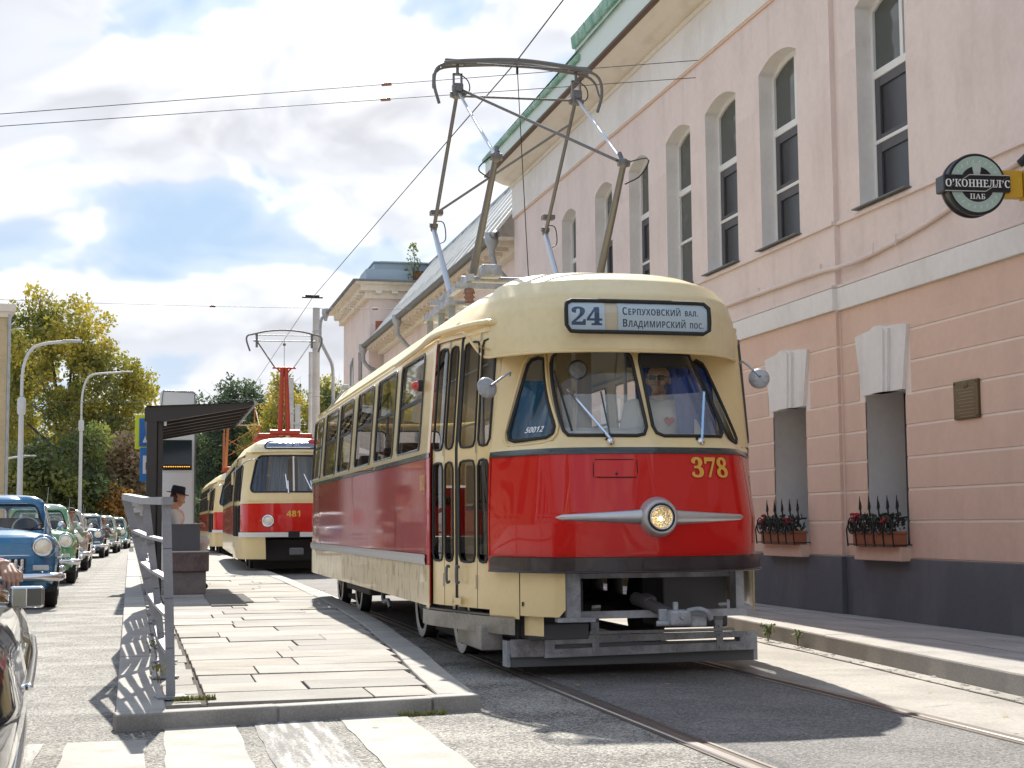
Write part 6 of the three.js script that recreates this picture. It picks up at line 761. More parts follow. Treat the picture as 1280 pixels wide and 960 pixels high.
// ================================================================= little things on the ground
{
  const r = rng(91), weed = (label, x, y, z, s, n, yellow) => { const t = thing('weed', label, 'weed', [x, y, z]); const lv = []; for (let i = 0; i < n; i++) { const a = r() * 6.28, l = s * (0.4 + 0.6 * r()), g = new THREE.CircleGeometry(s * (0.09 + 0.08 * r()), 5); g.scale(1, 0.6, 1); at(g, Math.cos(a) * s * 0.45 * r(), l, Math.sin(a) * s * 0.45 * r(), r() * 3, r() * 3, r() * 3); lv.push(g); } part('stem', merge([...Array(5).keys()].map((i) => rod([0, 0, 0], [(r() - 0.5) * s * 0.5, s * (0.6 + 0.4 * r()), (r() - 0.5) * s * 0.5], s * 0.018, s * 0.008, 4))), P('weed stem', [0.12, 0.14, 0.05]), t); const l = part('leaves', merge(lv), P('weed leaf', yellow ? [0.24, 0.22, 0.04] : [0.1, 0.14, 0.03], { roughness: 0.9, transmission: 0.35, thickness: 0 }), t); l.userData.kind = 'stuff'; };
  weed('leafy weed growing at the foot of the right kerb, left of the grass tuft', 5.34, 0, -12.75, 0.16, 40); weed('thin green grass tuft at the right kerb, beside the leafy weed', 5.36, 0, -12.15, 0.15, 26); weed('small weed in the paving joint beside the bent railing', 0.05, PT, -9.9, 0.12, 24, true); weed('weed in the paving joint farther along the railing', 0.0, PT, -12.2, 0.1, 20, false);
  const moss = (name, label, x0, z0, x1, z1, n) => { const l = []; for (let i = 0; i < n; i++) { const t = r(), h = 0.012 + 0.03 * r(), x = lerp(x0, x1, t) + 0.02 * (r() - 0.5), z = lerp(z0, z1, t) + 0.025 * (r() - 0.5); const g = new THREE.ConeGeometry(0.004, h, 3); at(g, x, h / 2, z, (r() - 0.5) * 0.9, 0, (r() - 0.5) * 0.9); l.push(g); } const s = solo(name, label, 'moss', l, P('dry moss', [0.2, 0.2, 0.05], { roughness: 1 })); s.userData.kind = 'stuff'; s.position.y = PT - 0.005; return s; };
  moss('moss_tuft', 'green moss tuft behind the front kerb at the foot of the railing', 0.14, -8.87, 0.36, -8.9, 260); moss('moss_tuft', 'dry moss below the right end of the front kerb', 1.35, -8.5, 1.62, -8.53, 160).position.y = 0.002; 
  const lf = []; for (let i = 0; i < 46; i++) { const g = new THREE.CircleGeometry(0.012 + 0.012 * r(), 6); g.scale(1, 0.65, 1); at(g, lerp(0.4, 4.9, r()), 0.014, lerp(-6.7, -12, r()), -Math.PI / 2 + 0.25 * (r() - 0.5), 0, r() * 6); lf.push(g); } const fl = solo('fallen_leaves', 'a few small yellow leaves scattered on the asphalt', 'leaves', lf, P('dry leaf', [0.42, 0.3, 0.12], { roughness: 0.9 })); fl.userData.kind = 'stuff';
}
// ================================================================= vintage saloons queueing in the left lane
const carBody = { trim: P('car chrome', [0.72, 0.72, 0.73], { metalness: 1, roughness: 0.16 }), tyre: P('tyre', [0.022, 0.022, 0.023], { roughness: 0.85 }), lamp: P('car lamp lens', [0.9, 0.82, 0.66], { roughness: 0.12, clearcoat: 1, metalness: 0.15 }), inside: P('car interior', [0.12, 0.1, 0.085], { roughness: 0.9 }), plate: P('number plate', [0.55, 0.56, 0.55], { roughness: 0.5 }), amber: P('amber lens', [0.6, 0.2, 0.03], { roughness: 0.2 }) };
const paint = (n, c, r = 0.22) => P(n, c, { roughness: r, clearcoat: 1, clearcoatRoughness: 0.03 });
function makeCar(label, body, roofM, pos, ry, group = 'vintage saloons queueing in the left lane') {
  const t = thing('vintage_car', label, 'car', pos, ry, group);
  const H = new Hull({ rear: [[0, -2.05], [-0.45, -2.02], [-0.68, -1.85], [-0.77, -1.3]], front: [[-0.785, -0.4], [-0.78, 0.9], [-0.75, 1.55], [-0.62, 1.9], [-0.3, 2.0], [0, 2.02]], spine: [-1.3, 1.35], wa: -1.15, wb: -0.6, side: [[0.26, 0.05], [0.42, 0], [0.6, -0.012], [0.76, 0], [0.86, 0.05]], nose: [[0.3, 0.06], [0.4, 0.02], [0.55, 0], [0.7, 0.02], [0.86, 0.07]] });
  const HT = new Hull({ rear: [[0, -2.0], [-0.44, -1.97], [-0.64, -1.81], [-0.72, -1.3]], front: [[-0.735, -0.4], [-0.73, 0.9], [-0.70, 1.52], [-0.58, 1.84], [-0.28, 1.93], [0, 1.95]], spine: [-1.2, 1.2], wa: -1.6, wb: -0.7, side: [[0, 0.86], [0.05, 0.91], [0.16, 0.95], [0.45, 0.97], [1, 1.0]], nose: [[0, 0.86], [0.06, 0.93], [0.18, 0.98], [0.5, 1.03], [1, 1.07]] }); HT.roof = true;
  const wz = [1.28, -1.28], arch = (u, v) => { const p = H.B(-Math.abs(u)); let d = 1; for (const z of wz) d = Math.min(d, Math.hypot(p[1] - z, v - 0.36) - 0.375); return Math.abs(u) < 0.55 ? 1 : d; };
  part('body', merge([H.patch(-H.L, H.L, 0.26, 0.86, 0.07, 0, arch), HT.patch(-HT.L, HT.L, 0, 1, 0.12, 0, null, 0.1)]), body, t);
  for (const s of [-1, 1]) part('fender', merge([at(lathe([[0, 0.0], [0.10, 0.01], [0.15, 0.03], [0.165, 0.1], [0.16, 0.5], [0.11, 1.0], [0.03, 1.3]], 20), s * 0.56, 0.81, 1.96, -Math.PI / 2)]), body, t);
  const C = new Hull({ rear: [[0, -1.25], [-0.42, -1.2], [-0.6, -0.95], [-0.65, -0.5]], front: [[-0.66, 0.0], [-0.64, 0.42], [-0.54, 0.68], [-0.28, 0.78], [0, 0.80]], spine: [-0.5, 0.0], wa: -0.95, wb: -0.5, side: [[0.93, 0], [1.02, 0.02], [1.42, 0.12]], nose: [[0.98, 0], [1.03, 0.04], [1.42, 0.42]] });
  const CR = new Hull({ rear: [[0, -1.25], [-0.42, -1.2], [-0.6, -0.95], [-0.65, -0.5]], front: [[-0.66, 0.0], [-0.64, 0.42], [-0.54, 0.68], [-0.28, 0.78], [0, 0.80]], spine: [-0.5, 0.0], wa: -0.95, wb: -0.5, side: [[0.18, 1.415], [0.23, 1.46], [0.36, 1.5], [0.6, 1.52], [1, 1.53]], nose: [[0.52, 1.415], [0.56, 1.45], [0.66, 1.49], [0.8, 1.515], [1, 1.53]] }); CR.roof = true;
  const zu = (z) => C.uz(z), ws = new RPoly([[-0.66, 1.035], [0.66, 1.035], [0.74, 1.385], [-0.74, 1.385]], 0.07), sides = [-1, 1].flatMap((s) => [[zu(-0.25), zu(0.4)], [zu(-0.95), zu(-0.33)]].map(([a, b]) => (s < 0 ? rrect(a, b, 1.03, 1.375, 0.06) : rrect(-b, -a, 1.03, 1.375, 0.06)))), rw = [rrect(-C.L + 0.02, -C.L + 0.5, 1.06, 1.35, 0.06), rrect(C.L - 0.5, C.L - 0.02, 1.06, 1.35, 0.06)];
  part('cabin', C.patch(-C.L, C.L, 0.93, 1.42, 0.04, 0, holes([ws, ...sides, ...rw])), body, t); part('car_roof', CR.patch(-CR.L, CR.L, 0, 1, 0.1, 0, null, 0.12), roofM, t);
  [ws, ...sides, ...rw].forEach((w, i) => { const g = part(i ? 'side_window' : 'windscreen', gasketOn(C, w, 0.014), i ? carBody.trim : M.rubber, t); part('pane', paneOn(C, w, -0.006, 0.06), M.clear, g); });
  for (const s of [-1, 1]) { const l = new THREE.Group(); l.name = 'headlight'; t.add(l); l.position.set(s * 0.56, 0.81, 1.96); part('ring', at(new THREE.TorusGeometry(0.112, 0.018, 8, 28), 0, 0, -0.005), carBody.trim, l); part('lens', at(lathe([[0, 0.04], [0.06, 0.032], [0.108, 0.0]], 22), 0, 0, -0.005, Math.PI / 2), carBody.lamp, l); part('parking_lamp', rbox(0.2, 0.07, 0.03, 0.012, s * -0.0, -0.27, -0.02), carBody.plate, t).position.set(s * 0.54, 0.81, 2.0); }
  const gr = part('grille', merge([ptube([[-0.36, 0.66, 2.0], [0.36, 0.66, 2.0], [0.33, 0.5, 2.02], [-0.33, 0.5, 2.02]], 0.017, 6, true), ptube([...Array(9).keys()].map((i) => [lerp(-0.4, 0.4, i / 8), 0.70, 2.0 - 0.05 * Math.pow(i / 4 - 1, 2)]), 0.013, 5)]), carBody.trim, t); part('grille_opening', bb(-0.35, 0.35, 0.5, 0.66, 1.99, 2.008), M.black, t); for (let i = 0; i < 9; i++) part('grille_tooth', rbox(0.045, 0.15, 0.04, 0.015, lerp(-0.31, 0.31, i / 8), 0.58, 2.02), carBody.trim, gr);
  for (const z of [2.12, -2.12]) part('bumper', merge([tube([[-0.79, 0.42, z * 0.88], [-0.72, 0.42, z * 0.96], [-0.4, 0.42, z], [0.4, 0.42, z], [0.72, 0.42, z * 0.96], [0.79, 0.42, z * 0.88]], 0.055, 10, false, 40), ball(0.055, -0.79, 0.42, z * 0.88), ball(0.055, 0.79, 0.42, z * 0.88), ...[-0.3, 0.3].map((x) => rbox(0.06, 0.2, 0.07, 0.025, x, 0.46, z * 1.02))]), carBody.trim, t);
  for (const z of wz) for (const s of [-1, 1]) { const w = part('wheel', at(lathe([[0.0, -0.06], [0.2, -0.07], [0.3, -0.09], [0.335, -0.06], [0.335, 0.06], [0.3, 0.09], [0.21, 0.075], [0.2, 0.07]], 26), s * 0.66, 0.335, z, 0, 0, -s * Math.PI / 2), carBody.tyre, t); part('hub_cap', at(lathe([[0.205, 0.072], [0.19, 0.08], [0.12, 0.078], [0.1, 0.1], [0, 0.115]], 22), s * 0.66, 0.335, z, 0, 0, -s * Math.PI / 2), carBody.trim, w); }
  part('side_strip', merge([-1, 1].map((s) => ptube([...Array(16).keys()].map((i) => H.off(s * lerp(0.9, 3.0, i / 15), 0.66, 0.006)), 0.012, 5))), carBody.trim, t); part('wheel_well', merge(wz.map((z) => bb(-0.6, 0.6, 0.2, 0.8, z - 0.4, z + 0.4))), M.black, t);
  part('floor_pan', bb(-0.72, 0.72, 0.22, 0.3, -1.9, 1.8), M.black, t); part('seat', merge([rbox(1.15, 0.5, 0.16, 0.06, 0, 0.95, -0.2), rbox(1.15, 0.5, 0.16, 0.06, 0, 0.95, -0.95), rbox(1.15, 0.2, 0.5, 0.06, 0, 0.7, 0.0), bb(-0.58, 0.58, 0.9, 1.02, 0.4, 0.62)]), carBody.inside, t); part('steering_wheel', at(new THREE.TorusGeometry(0.18, 0.013, 6, 24), 0.3, 1.05, 0.3, -0.5), carBody.plate, t);
  part('wiper', merge([rod([-0.3, 1.0, 0.80], [-0.05, 1.12, 0.72], 0.008), rod([0.3, 1.0, 0.80], [0.52, 1.12, 0.62], 0.008)]), M.black, t); part('wing_mirror', merge([rod([0.68, 1.0, 0.55], [0.76, 1.08, 0.55], 0.009), at(lathe([[0, -0.03], [0.05, -0.015], [0.06, 0.01], [0, 0.015]], 14), 0.78, 1.09, 0.55, -Math.PI / 2)]), carBody.trim, t); part('aerial', rod([0.55, 0.95, 0.75], [0.6, 1.62, 0.6], 0.006, 0.003, 5), carBody.plate, t); part('bonnet_ornament', merge([rod([0, 1.06, 1.0], [0, 0.96, 1.92], 0.012, 0.02, 6)]), carBody.trim, t);
  return t;
}
const blue = paint('blue car paint', [0.012, 0.15, 0.31]), car1 = makeCar('bright blue vintage car with round lit headlight, first of the queue in full view', blue, blue, [-2.04, 0, -22.75], 0.05);
function carCopy(label, bodyM, roofM, pos, ry) { const c = copyOf(car1, label, pos, ry); c.traverse((o) => { if (o.isMesh && o.material === blue) o.material = o.name === 'car_roof' ? roofM : bodyM; }); return c; }
const green = paint('mid green car paint', [0.10, 0.32, 0.13]), pale = paint('pale green roof paint', [0.48, 0.56, 0.44]), grey = paint('cream grey car paint', [0.40, 0.40, 0.34]), teal = paint('dark teal car paint', [0.012, 0.10, 0.17]), lgreen = paint('light green car paint', [0.30, 0.42, 0.28]), sea = paint('sea green car paint', [0.03, 0.24, 0.19]), ivory = paint('ivory roof', [0.62, 0.6, 0.52]), slate = paint('slate car paint', [0.08, 0.11, 0.15]);
carCopy('green vintage car with a pale roof, directly behind the bright blue car', green, pale, [-2.18, 0, -31.5], 0.03); carCopy('cream grey vintage car behind the green car', grey, pale, [-2.27, 0, -40.1], 0.01); carCopy('dark slate vintage car mostly hidden behind the cream grey car', slate, slate, [-2.55, 0, -48], 0); const car5 = carCopy('dark teal vintage car with chrome bumper, farther along the queue', teal, ivory, [-2.28, 0, -55.6], -0.03); carCopy('light green vintage car behind the dark teal car', lgreen, ivory, [-2.06, 0, -65], -0.03); carCopy('sea green vintage car with an ivory roof, last of the queue', sea, ivory, [-1.82, 0, -76.3], -0.04);
const nearCar = carCopy('glossy black vintage car cut off by the left edge, nearest of all', paint('polished black car paint', [0.025, 0.024, 0.026], 0.08), paint('polished black car paint', [0.025, 0.024, 0.026], 0.08), [-1.36, -0.02, -6.9], 0.062); nearCar.scale.set(1.1, 0.9, 1.1); for (const n of ['wing_mirror', 'aerial', 'bumper', 'bumper']) nearCar.remove(nearCar.children.find((o) => o.name === n)); nearCar.position.set(-1.36, -0.02, -6.25);
{ const H = new Hull({ rear: [[0, -2.05], [-0.45, -2.02], [-0.68, -1.85], [-0.77, -1.3]], front: [[-0.785, -0.4], [-0.78, 0.9], [-0.75, 1.55], [-0.62, 1.9], [-0.3, 2.0], [0, 2.02]], spine: [-1.3, 1.35], wa: -1.15, wb: -0.6, side: [[0.26, 0.03], [0.42, -0.02], [0.6, -0.04], [0.76, -0.01], [0.86, 0.05]], nose: [[0.3, 0.06], [0.4, 0.02], [0.55, 0], [0.7, 0.02], [0.86, 0.07]] }); const m = nearCar.children.find((o) => o.name === 'body').material; part('wheel_spat', merge([H.patch(0.7, 1.95, 0.22, 0.86, 0.06, 0.006), H.patch(3.3, 4.5, 0.22, 0.86, 0.06, 0.006)]), m, nearCar); part('sill_trim', merge([ptube([...Array(20).keys()].map((i) => H.off(lerp(1.7, 4.4, i / 19), 0.3, 0.02)), 0.026, 8), ptube([...Array(20).keys()].map((i) => H.off(lerp(1.7, 4.4, i / 19), 0.62, 0.012)), 0.014, 6), ...[[1.7, 0.3, 0.026, 0.02], [1.7, 0.62, 0.014, 0.012]].map(([u, v, r, o]) => ball(r, ...H.off(u, v, o).toArray()))]), carBody.trim, nearCar); }
part('door_mirror', merge([rbox(0.13, 0.10, 0.07, 0.015, 0.80, 0.885, -0.4)]), carBody.trim, nearCar, 'rectangular chrome door mirror'); part('mirror_stalk', rod([0.62, 0.80, -0.35], [0.77, 0.86, -0.4], 0.016), carBody.trim, nearCar); part('mirror_reflection_plate', merge([bb(0.75, 0.798, 0.845, 0.925, -0.366, -0.363)]), P('painted pale reflection', [0.35, 0.34, 0.28], { roughness: 0.15, metalness: 0.6 }), nearCar); part('mirror_reflection_plate', merge([bb(0.802, 0.855, 0.845, 0.925, -0.366, -0.363)]), P('painted dark reflection', [0.12, 0.12, 0.11], { roughness: 0.12, metalness: 0.6 }), nearCar);  // the two plates hold the pale and dark halves of a reflection as colour

// ================================================================= people
// hand: palm and five fingers curled by 'curl', along dir from the wrist; side says where the thumb leaves
function handCaps(w, d, up, curl, s = 1) { d = V(...d).normalize(); up = V(...up).normalize(); const x = d.clone().cross(up).normalize(), p = (a, b, c) => V(...w).addScaledVector(x, a).addScaledVector(d, b).addScaledVector(up, c).toArray(), out = []; out.push([p(-0.02, 0.02, 0), p(-0.025, 0.085, 0), 0.018, 0.015], [p(0.015, 0.02, 0), p(0.025, 0.085, 0), 0.018, 0.015], [p(0, 0.01, 0), p(0, 0.08, 0), 0.02, 0.016]); [[-0.033, 0.06, 0], [-0.011, 0.075, 0.004], [0.011, 0.07, 0.004], [0.032, 0.055, 0]].forEach(([a, l, o]) => { const k = p(a, 0.088 + o, 0), m = p(a, 0.088 + o + l * 0.5 * Math.cos(curl), -l * 0.5 * Math.sin(curl)), e = p(a, 0.088 + o + l * 0.5 * Math.cos(curl) + l * 0.5 * Math.cos(curl * 2.2), -l * 0.5 * Math.sin(curl) - l * 0.5 * Math.sin(curl * 2.2)); out.push([k, m, 0.0095, 0.0085], [m, e, 0.0085, 0.007]); }); out.push([p(s * 0.028, 0.03, -0.005), p(s * 0.06, 0.06, -0.02), 0.012, 0.0105], [p(s * 0.06, 0.06, -0.02), p(s * 0.055, 0.09, -0.035), 0.0105, 0.008]); return out; }
const bbox = (caps, m = 0.05) => { const lo = [1e9, 1e9, 1e9], hi = [-1e9, -1e9, -1e9]; for (const [a, b, r0, r1 = r0] of caps) for (const [p, r] of [[a, r0], [b, r1]]) for (let i = 0; i < 3; i++) { lo[i] = Math.min(lo[i], p[i] - r - m); hi[i] = Math.max(hi[i], p[i] + r + m); } return [lo, hi]; };
const sdf = (caps, cell, k) => body(caps, ...bbox(caps), cell, k);
// a head looking along +z, centred at the skull
function headGeo(x, y, z, yaw = 0, pitch = 0, cell = 0.0045) {
  const g = sdf([[[0, 0.03, -0.02], [0, 0.02, 0.02], 0.082, 0.078], [[0, -0.06, 0.035], [0, -0.03, 0.03], 0.05, 0.062], [[0, -0.095, 0.055], [0, -0.095, 0.06], 0.028], [[0, 0.0, 0.085], [0, -0.038, 0.105], 0.011, 0.015], [[-0.02, -0.04, 0.095], [0.02, -0.04, 0.095], 0.009], [[-0.035, 0.018, 0.082], [0.035, 0.018, 0.082], 0.012], [[-0.018, -0.068, 0.088], [0.018, -0.068, 0.088], 0.009], [[-0.04, -0.03, 0.06], [-0.04, -0.03, 0.06], 0.03], [[0.04, -0.03, 0.06], [0.04, -0.03, 0.06], 0.03], [[-0.083, -0.01, -0.0], [-0.083, -0.035, -0.0], 0.013, 0.01], [[0.083, -0.01, -0.0], [0.083, -0.035, -0.0], 0.013, 0.01], [[0, -0.1, -0.02], [0, -0.19, -0.035], 0.052, 0.058]], cell, 0.014);
  return at(g, x, y, z, pitch, yaw, 0);
}
const eyes = (x, y, z, yaw, pitch) => at(mergeGeometries([ball(0.011, -0.033, 0.002, 0.078, 8), ball(0.011, 0.033, 0.002, 0.078, 8)].map(flat)), x, y, z, pitch, yaw, 0);
{ // the person reading a phone on the bench
  const t = thing('person', 'person in a black hat and pale shirt looking down at a phone on the bench', 'person', [0.30, PT + 0.66, -23.25], Math.PI / 2); t.scale.setScalar(1);
  const torso = [[[0, 0.1, 0], [0, 0.3, 0.02], 0.15, 0.14], [[-0.06, 0.42, 0.03], [0.06, 0.42, 0.03], 0.13], [[-0.16, 0.5, 0.02], [0.16, 0.5, 0.02], 0.065]], legs = [-1, 1].flatMap((s) => [[[s * 0.09, 0.09, 0.02], [s * 0.11, 0.09, 0.45], 0.095, 0.065], [[s * 0.11, 0.08, 0.46], [s * 0.11, -0.48, 0.37], 0.062, 0.042]]), arms = [-1, 1].flatMap((s) => [[[s * 0.19, 0.5, 0.02], [s * 0.23, 0.24, 0.1], 0.05, 0.042], [[s * 0.23, 0.24, 0.1], [s * 0.07, 0.33, 0.34], 0.04, 0.028]]), feet = [-1, 1].map((s) => [[s * 0.11, -0.57, 0.34], [s * 0.12, -0.575, 0.48], 0.042, 0.036]);
  const b = part('body', merge([sdf([...torso, ...legs, ...arms, ...feet, [[0, 0.5, 0.02], [0, 0.62, 0.05], 0.055, 0.05]].map(([p, q, r, s = r]) => [p, q, r * 0.93, s * 0.93]), 0.014, 0.03), headGeo(0, 0.74, 0.08, 0, 0.35), ...[-1, 1].map((s) => sdf(handCaps([s * 0.07, 0.33, 0.34], [-s * 0.35, 0.25, 0.8], [0, 1, -0.3], 0.7, s), 0.0035, 0.006))]), P('skin', [0.50, 0.27, 0.18], { roughness: 0.55 }), t);
  part('shirt', sdf([...torso, ...arms.map(([p, q, r, s]) => [p, q, r * 1.15, s * 1.2])], 0.012, 0.035), P('pale shirt', [0.62, 0.58, 0.52], { roughness: 0.9 }), b); part('trousers', sdf([...legs.map(([p, q, r, s]) => [p, q, r * 1.1, s * 1.3]), [[-0.06, 0.09, 0], [0.06, 0.09, 0], 0.155]], 0.014, 0.03), P('light trousers', [0.5, 0.46, 0.4], { roughness: 0.9 }), b); part('shoes', sdf(feet.map(([p, q, r, s]) => [p, q, r * 1.2, s * 1.2]), 0.01, 0.02), M.black, b);
  part('hat', at(merge([lathe([[0.165, -0.004], [0.165, 0.006], [0.105, 0.012], [0.1, 0.1], [0.085, 0.115], [0, 0.11]], 26), lathe([[0.105, 0.014], [0.108, 0.045], [0.104, 0.046]], 26)]), 0, 0.80, 0.07, 0.2), P('black felt', [0.012, 0.014, 0.02], { roughness: 0.9 }), b); part('hair', at(ball(0.088, 0, 0.0, -0.02, 14, 1, 1.1, 0.9), 0, 0.75, 0.055), P('brown hair', [0.1, 0.05, 0.025], { roughness: 0.8 }), b);
  const ph = thing('smartphone', 'dark phone held by the person in the black hat', 'phone', [0.30 + 0.44, PT + 0.66 + 0.40, -23.25], Math.PI / 2); part('phone_body', rbox(0.075, 0.15, 0.009, 0.004, 0, 0, 0, -0.9), M.black, ph); part('phone_screen', rbox(0.068, 0.135, 0.002, 0.001, 0, 0.004, -0.005, -0.9), M.darkglass, ph);
}
{ // the driver
  const t = thing('person', 'tram driver in a white shirt and dark glasses behind the windscreen', 'person', [3.72, 1.42, -10.92], -0.1);
  const torso = [[[0, 0.1, 0], [0, 0.3, 0.02], 0.15, 0.14], [[-0.07, 0.42, 0.03], [0.07, 0.42, 0.03], 0.135], [[-0.17, 0.5, 0.02], [0.17, 0.5, 0.02], 0.07]], arms = [-1, 1].flatMap((s) => [[[s * 0.2, 0.5, 0.02], [s * 0.28, 0.24, 0.12], 0.058, 0.046], [[s * 0.28, 0.24, 0.12], [s * 0.2, 0.22, 0.40], 0.042, 0.03]]), legs = [-1, 1].map((s) => [[s * 0.09, 0.06, 0.02], [s * 0.11, 0.04, 0.42], 0.09, 0.065]);
  const b = part('body', merge([sdf([...torso, ...arms, ...legs, [[0, 0.5, 0.02], [0, 0.62, 0.03], 0.058, 0.055]].map(([p, q, r, s = r]) => [p, q, r * 0.93, s * 0.93]), 0.013, 0.03), headGeo(0, 0.73, 0.04, -0.35, 0.05), ...[-1, 1].map((s) => sdf(handCaps([s * 0.2, 0.22, 0.40], [0, -0.1, 1], [0, 1, 0], 0.6, -s), 0.0035, 0.006))]), P('tanned skin', [0.40, 0.24, 0.175], { roughness: 0.5 }), t);
  part('shirt', sdf([...torso, ...arms.map(([p, q, r, s], i) => (i % 2 ? [p, [lerp(p[0], q[0], 0.4), lerp(p[1], q[1], 0.4), lerp(p[2], q[2], 0.4)], r * 1.25, r * 1.15] : [p, q, r * 1.2, s * 1.25]))], 0.011, 0.035), P('white shirt', [0.78, 0.78, 0.79], { roughness: 0.9 }), b); part('trousers', sdf([...legs.map(([p, q, r, s]) => [p, q, r * 1.1, s * 1.1]), [[-0.06, 0.07, 0], [0.06, 0.07, 0], 0.155]], 0.014, 0.03), P('dark trousers', [0.02, 0.02, 0.03]), b);
  part('badge', extrude(shape([...Array(24).keys()].map((i) => { const a = i / 24 * 6.283; return [0.038 * Math.pow(Math.sin(a), 3), 0.036 * (13 * Math.cos(a) - 5 * Math.cos(2 * a) - 2 * Math.cos(3 * a) - Math.cos(4 * a)) / 16]; })), 0.006, 0.002).translate(0.05, 0.4, 0.175), P('red heart badge', [0.55, 0.03, 0.05], { roughness: 0.6 }), b); part('hair', at(ball(0.089, 0, 0.035, -0.03, 16, 1, 0.95, 1), 0, 0.745, 0.03, 0, -0.35), P('dark hair', [0.03, 0.02, 0.016], { roughness: 0.8 }), b);
  part('sunglasses', at(merge([rbox(0.052, 0.036, 0.012, 0.01, -0.033, 0.004, 0.098, 0, -0.15), rbox(0.052, 0.036, 0.012, 0.01, 0.033, 0.004, 0.098, 0, 0.15), rod([-0.06, 0.01, 0.09], [-0.09, 0.005, 0.0], 0.004), rod([0.06, 0.01, 0.09], [0.09, 0.005, 0], 0.004), rod([-0.01, 0.01, 0.102], [0.01, 0.01, 0.102], 0.005)]), 0, 0.73, 0.04, 0.05, -0.35), P('dark lens', [0.008, 0.008, 0.01], { roughness: 0.5 }), b);
  const s = thing('driver_seat', 'driver seat under the tram driver', 'seat', [3.72, 0.9, -10.94], -0.1); part('seat_cushion', rbox(0.46, 0.1, 0.44, 0.04, 0, 0.47, 0), TM.seat, s); part('seat_back', rbox(0.44, 0.5, 0.08, 0.04, 0, 0.8, -0.2), TM.seat, s); part('seat_post', rod([0, 0, 0], [0, 0.45, 0], 0.05), TM.under, s);
}
function riderOut(label, pos, ry, shirtC, capC, dir) { // someone leaning an arm and head out of a car window
  const t = thing('person', label, 'person', pos, ry), torso = [[[0, -0.1, 0], [0, 0.2, 0.05], 0.14, 0.14], [[-0.15, 0.3, 0.08], [0.15, 0.3, 0.08], 0.07]], arm = [[[0.17, 0.3, 0.08], [0.3, 0.12, 0.16], 0.052, 0.045], [[0.3, 0.12, 0.16], [0.33, 0.14, 0.40], 0.042, 0.03]];
  const b = part('body', merge([sdf([...torso, ...arm, [[0, 0.3, 0.08], [0.03, 0.42, 0.12], 0.055, 0.052]].map(([p, q, r, s = r]) => [p, q, r * 0.92, s * 0.92]), 0.013, 0.03), headGeo(0.05, 0.53, 0.15, 0.2, 0.1), sdf(handCaps([0.33, 0.14, 0.40], [0.1, -0.5, 0.8], [0, 0.8, 0.5], 0.5, -1), 0.0035, 0.006)]), M.skin, t);
  part('shirt', sdf([...torso, [arm[0][0], arm[0][1], 0.062, 0.056], [arm[1][0], [0.315, 0.13, 0.3], 0.054, 0.045]], 0.012, 0.03), P('rider shirt', shirtC, { roughness: 0.9 }), b); part('cap', at(merge([ball(0.095, 0, 0, 0, 16, 1, 0.8, 1.08), rbox(0.15, 0.012, 0.12, 0.006, 0, -0.012, 0.12)]), 0.05, 0.585, 0.14, 0.1, 0.2), P('cap cloth', capC, { roughness: 0.9 }), b); return t;
}
riderOut('person in a brown cap leaning out of the side window of the green car', [-1.66, 0.80, -32.0], 0.2, [0.45, 0.42, 0.36], [0.05, 0.028, 0.02]);
riderOut('passenger in pink with an arm out of the black car at the left edge', [-1.13, 0.74, -8.35], 0.25, [0.50, 0.27, 0.30], [0.4, 0.36, 0.32]);
riderOut('passenger beside the open window of the dark teal car', [-1.72, 0.74, -56.0], 0.1, [0.3, 0.2, 0.2], [0.3, 0.15, 0.14]);
// ================================================================= trees
const bark = P('grey brown bark', [1, 1, 1], { roughness: 0.95, map: tex(256, [0.8, 2.4], (u, v) => { const s = fbm2(u * 14, v * 5, 14, 401, 4); return mixc([0.05, 0.042, 0.034], [0.15, 0.125, 0.10], s); }) });
const leafGeo = (n, R, s, seed) => { const r = rng(seed), l = []; for (let i = 0; i < n; i++) { const g = new THREE.BufferGeometry(), L = s * (0.7 + 0.6 * r()), w = L * 0.32; g.setAttribute('position', new THREE.Float32BufferAttribute([0, 0, 0, w, L * 0.5, 0.1 * L, 0, L, 0, 0, 0, 0, 0, L, 0, -w, L * 0.5, 0.1 * L], 3)); g.setAttribute('uv', new THREE.Float32BufferAttribute(new Float32Array(12), 2)); g.computeVertexNormals(); const a = r() * 6.283, c = 2 * r() - 1, q = Math.cbrt(r()) * R, k = Math.sqrt(1 - c * c); at(g, q * k * Math.cos(a), q * c * 0.8, q * k * Math.sin(a), r() * 6, r() * 6, r() * 6); l.push(g); } return raw(mergeGeometries(l)); };
const LG = [leafGeo(34, 0.55, 0.24, 1), leafGeo(34, 0.6, 0.26, 2), leafGeo(30, 0.5, 0.22, 3)];
const leafM = (n) => P(n, [1, 1, 1], { roughness: 0.8, transmission: 0.5, thickness: 0 });
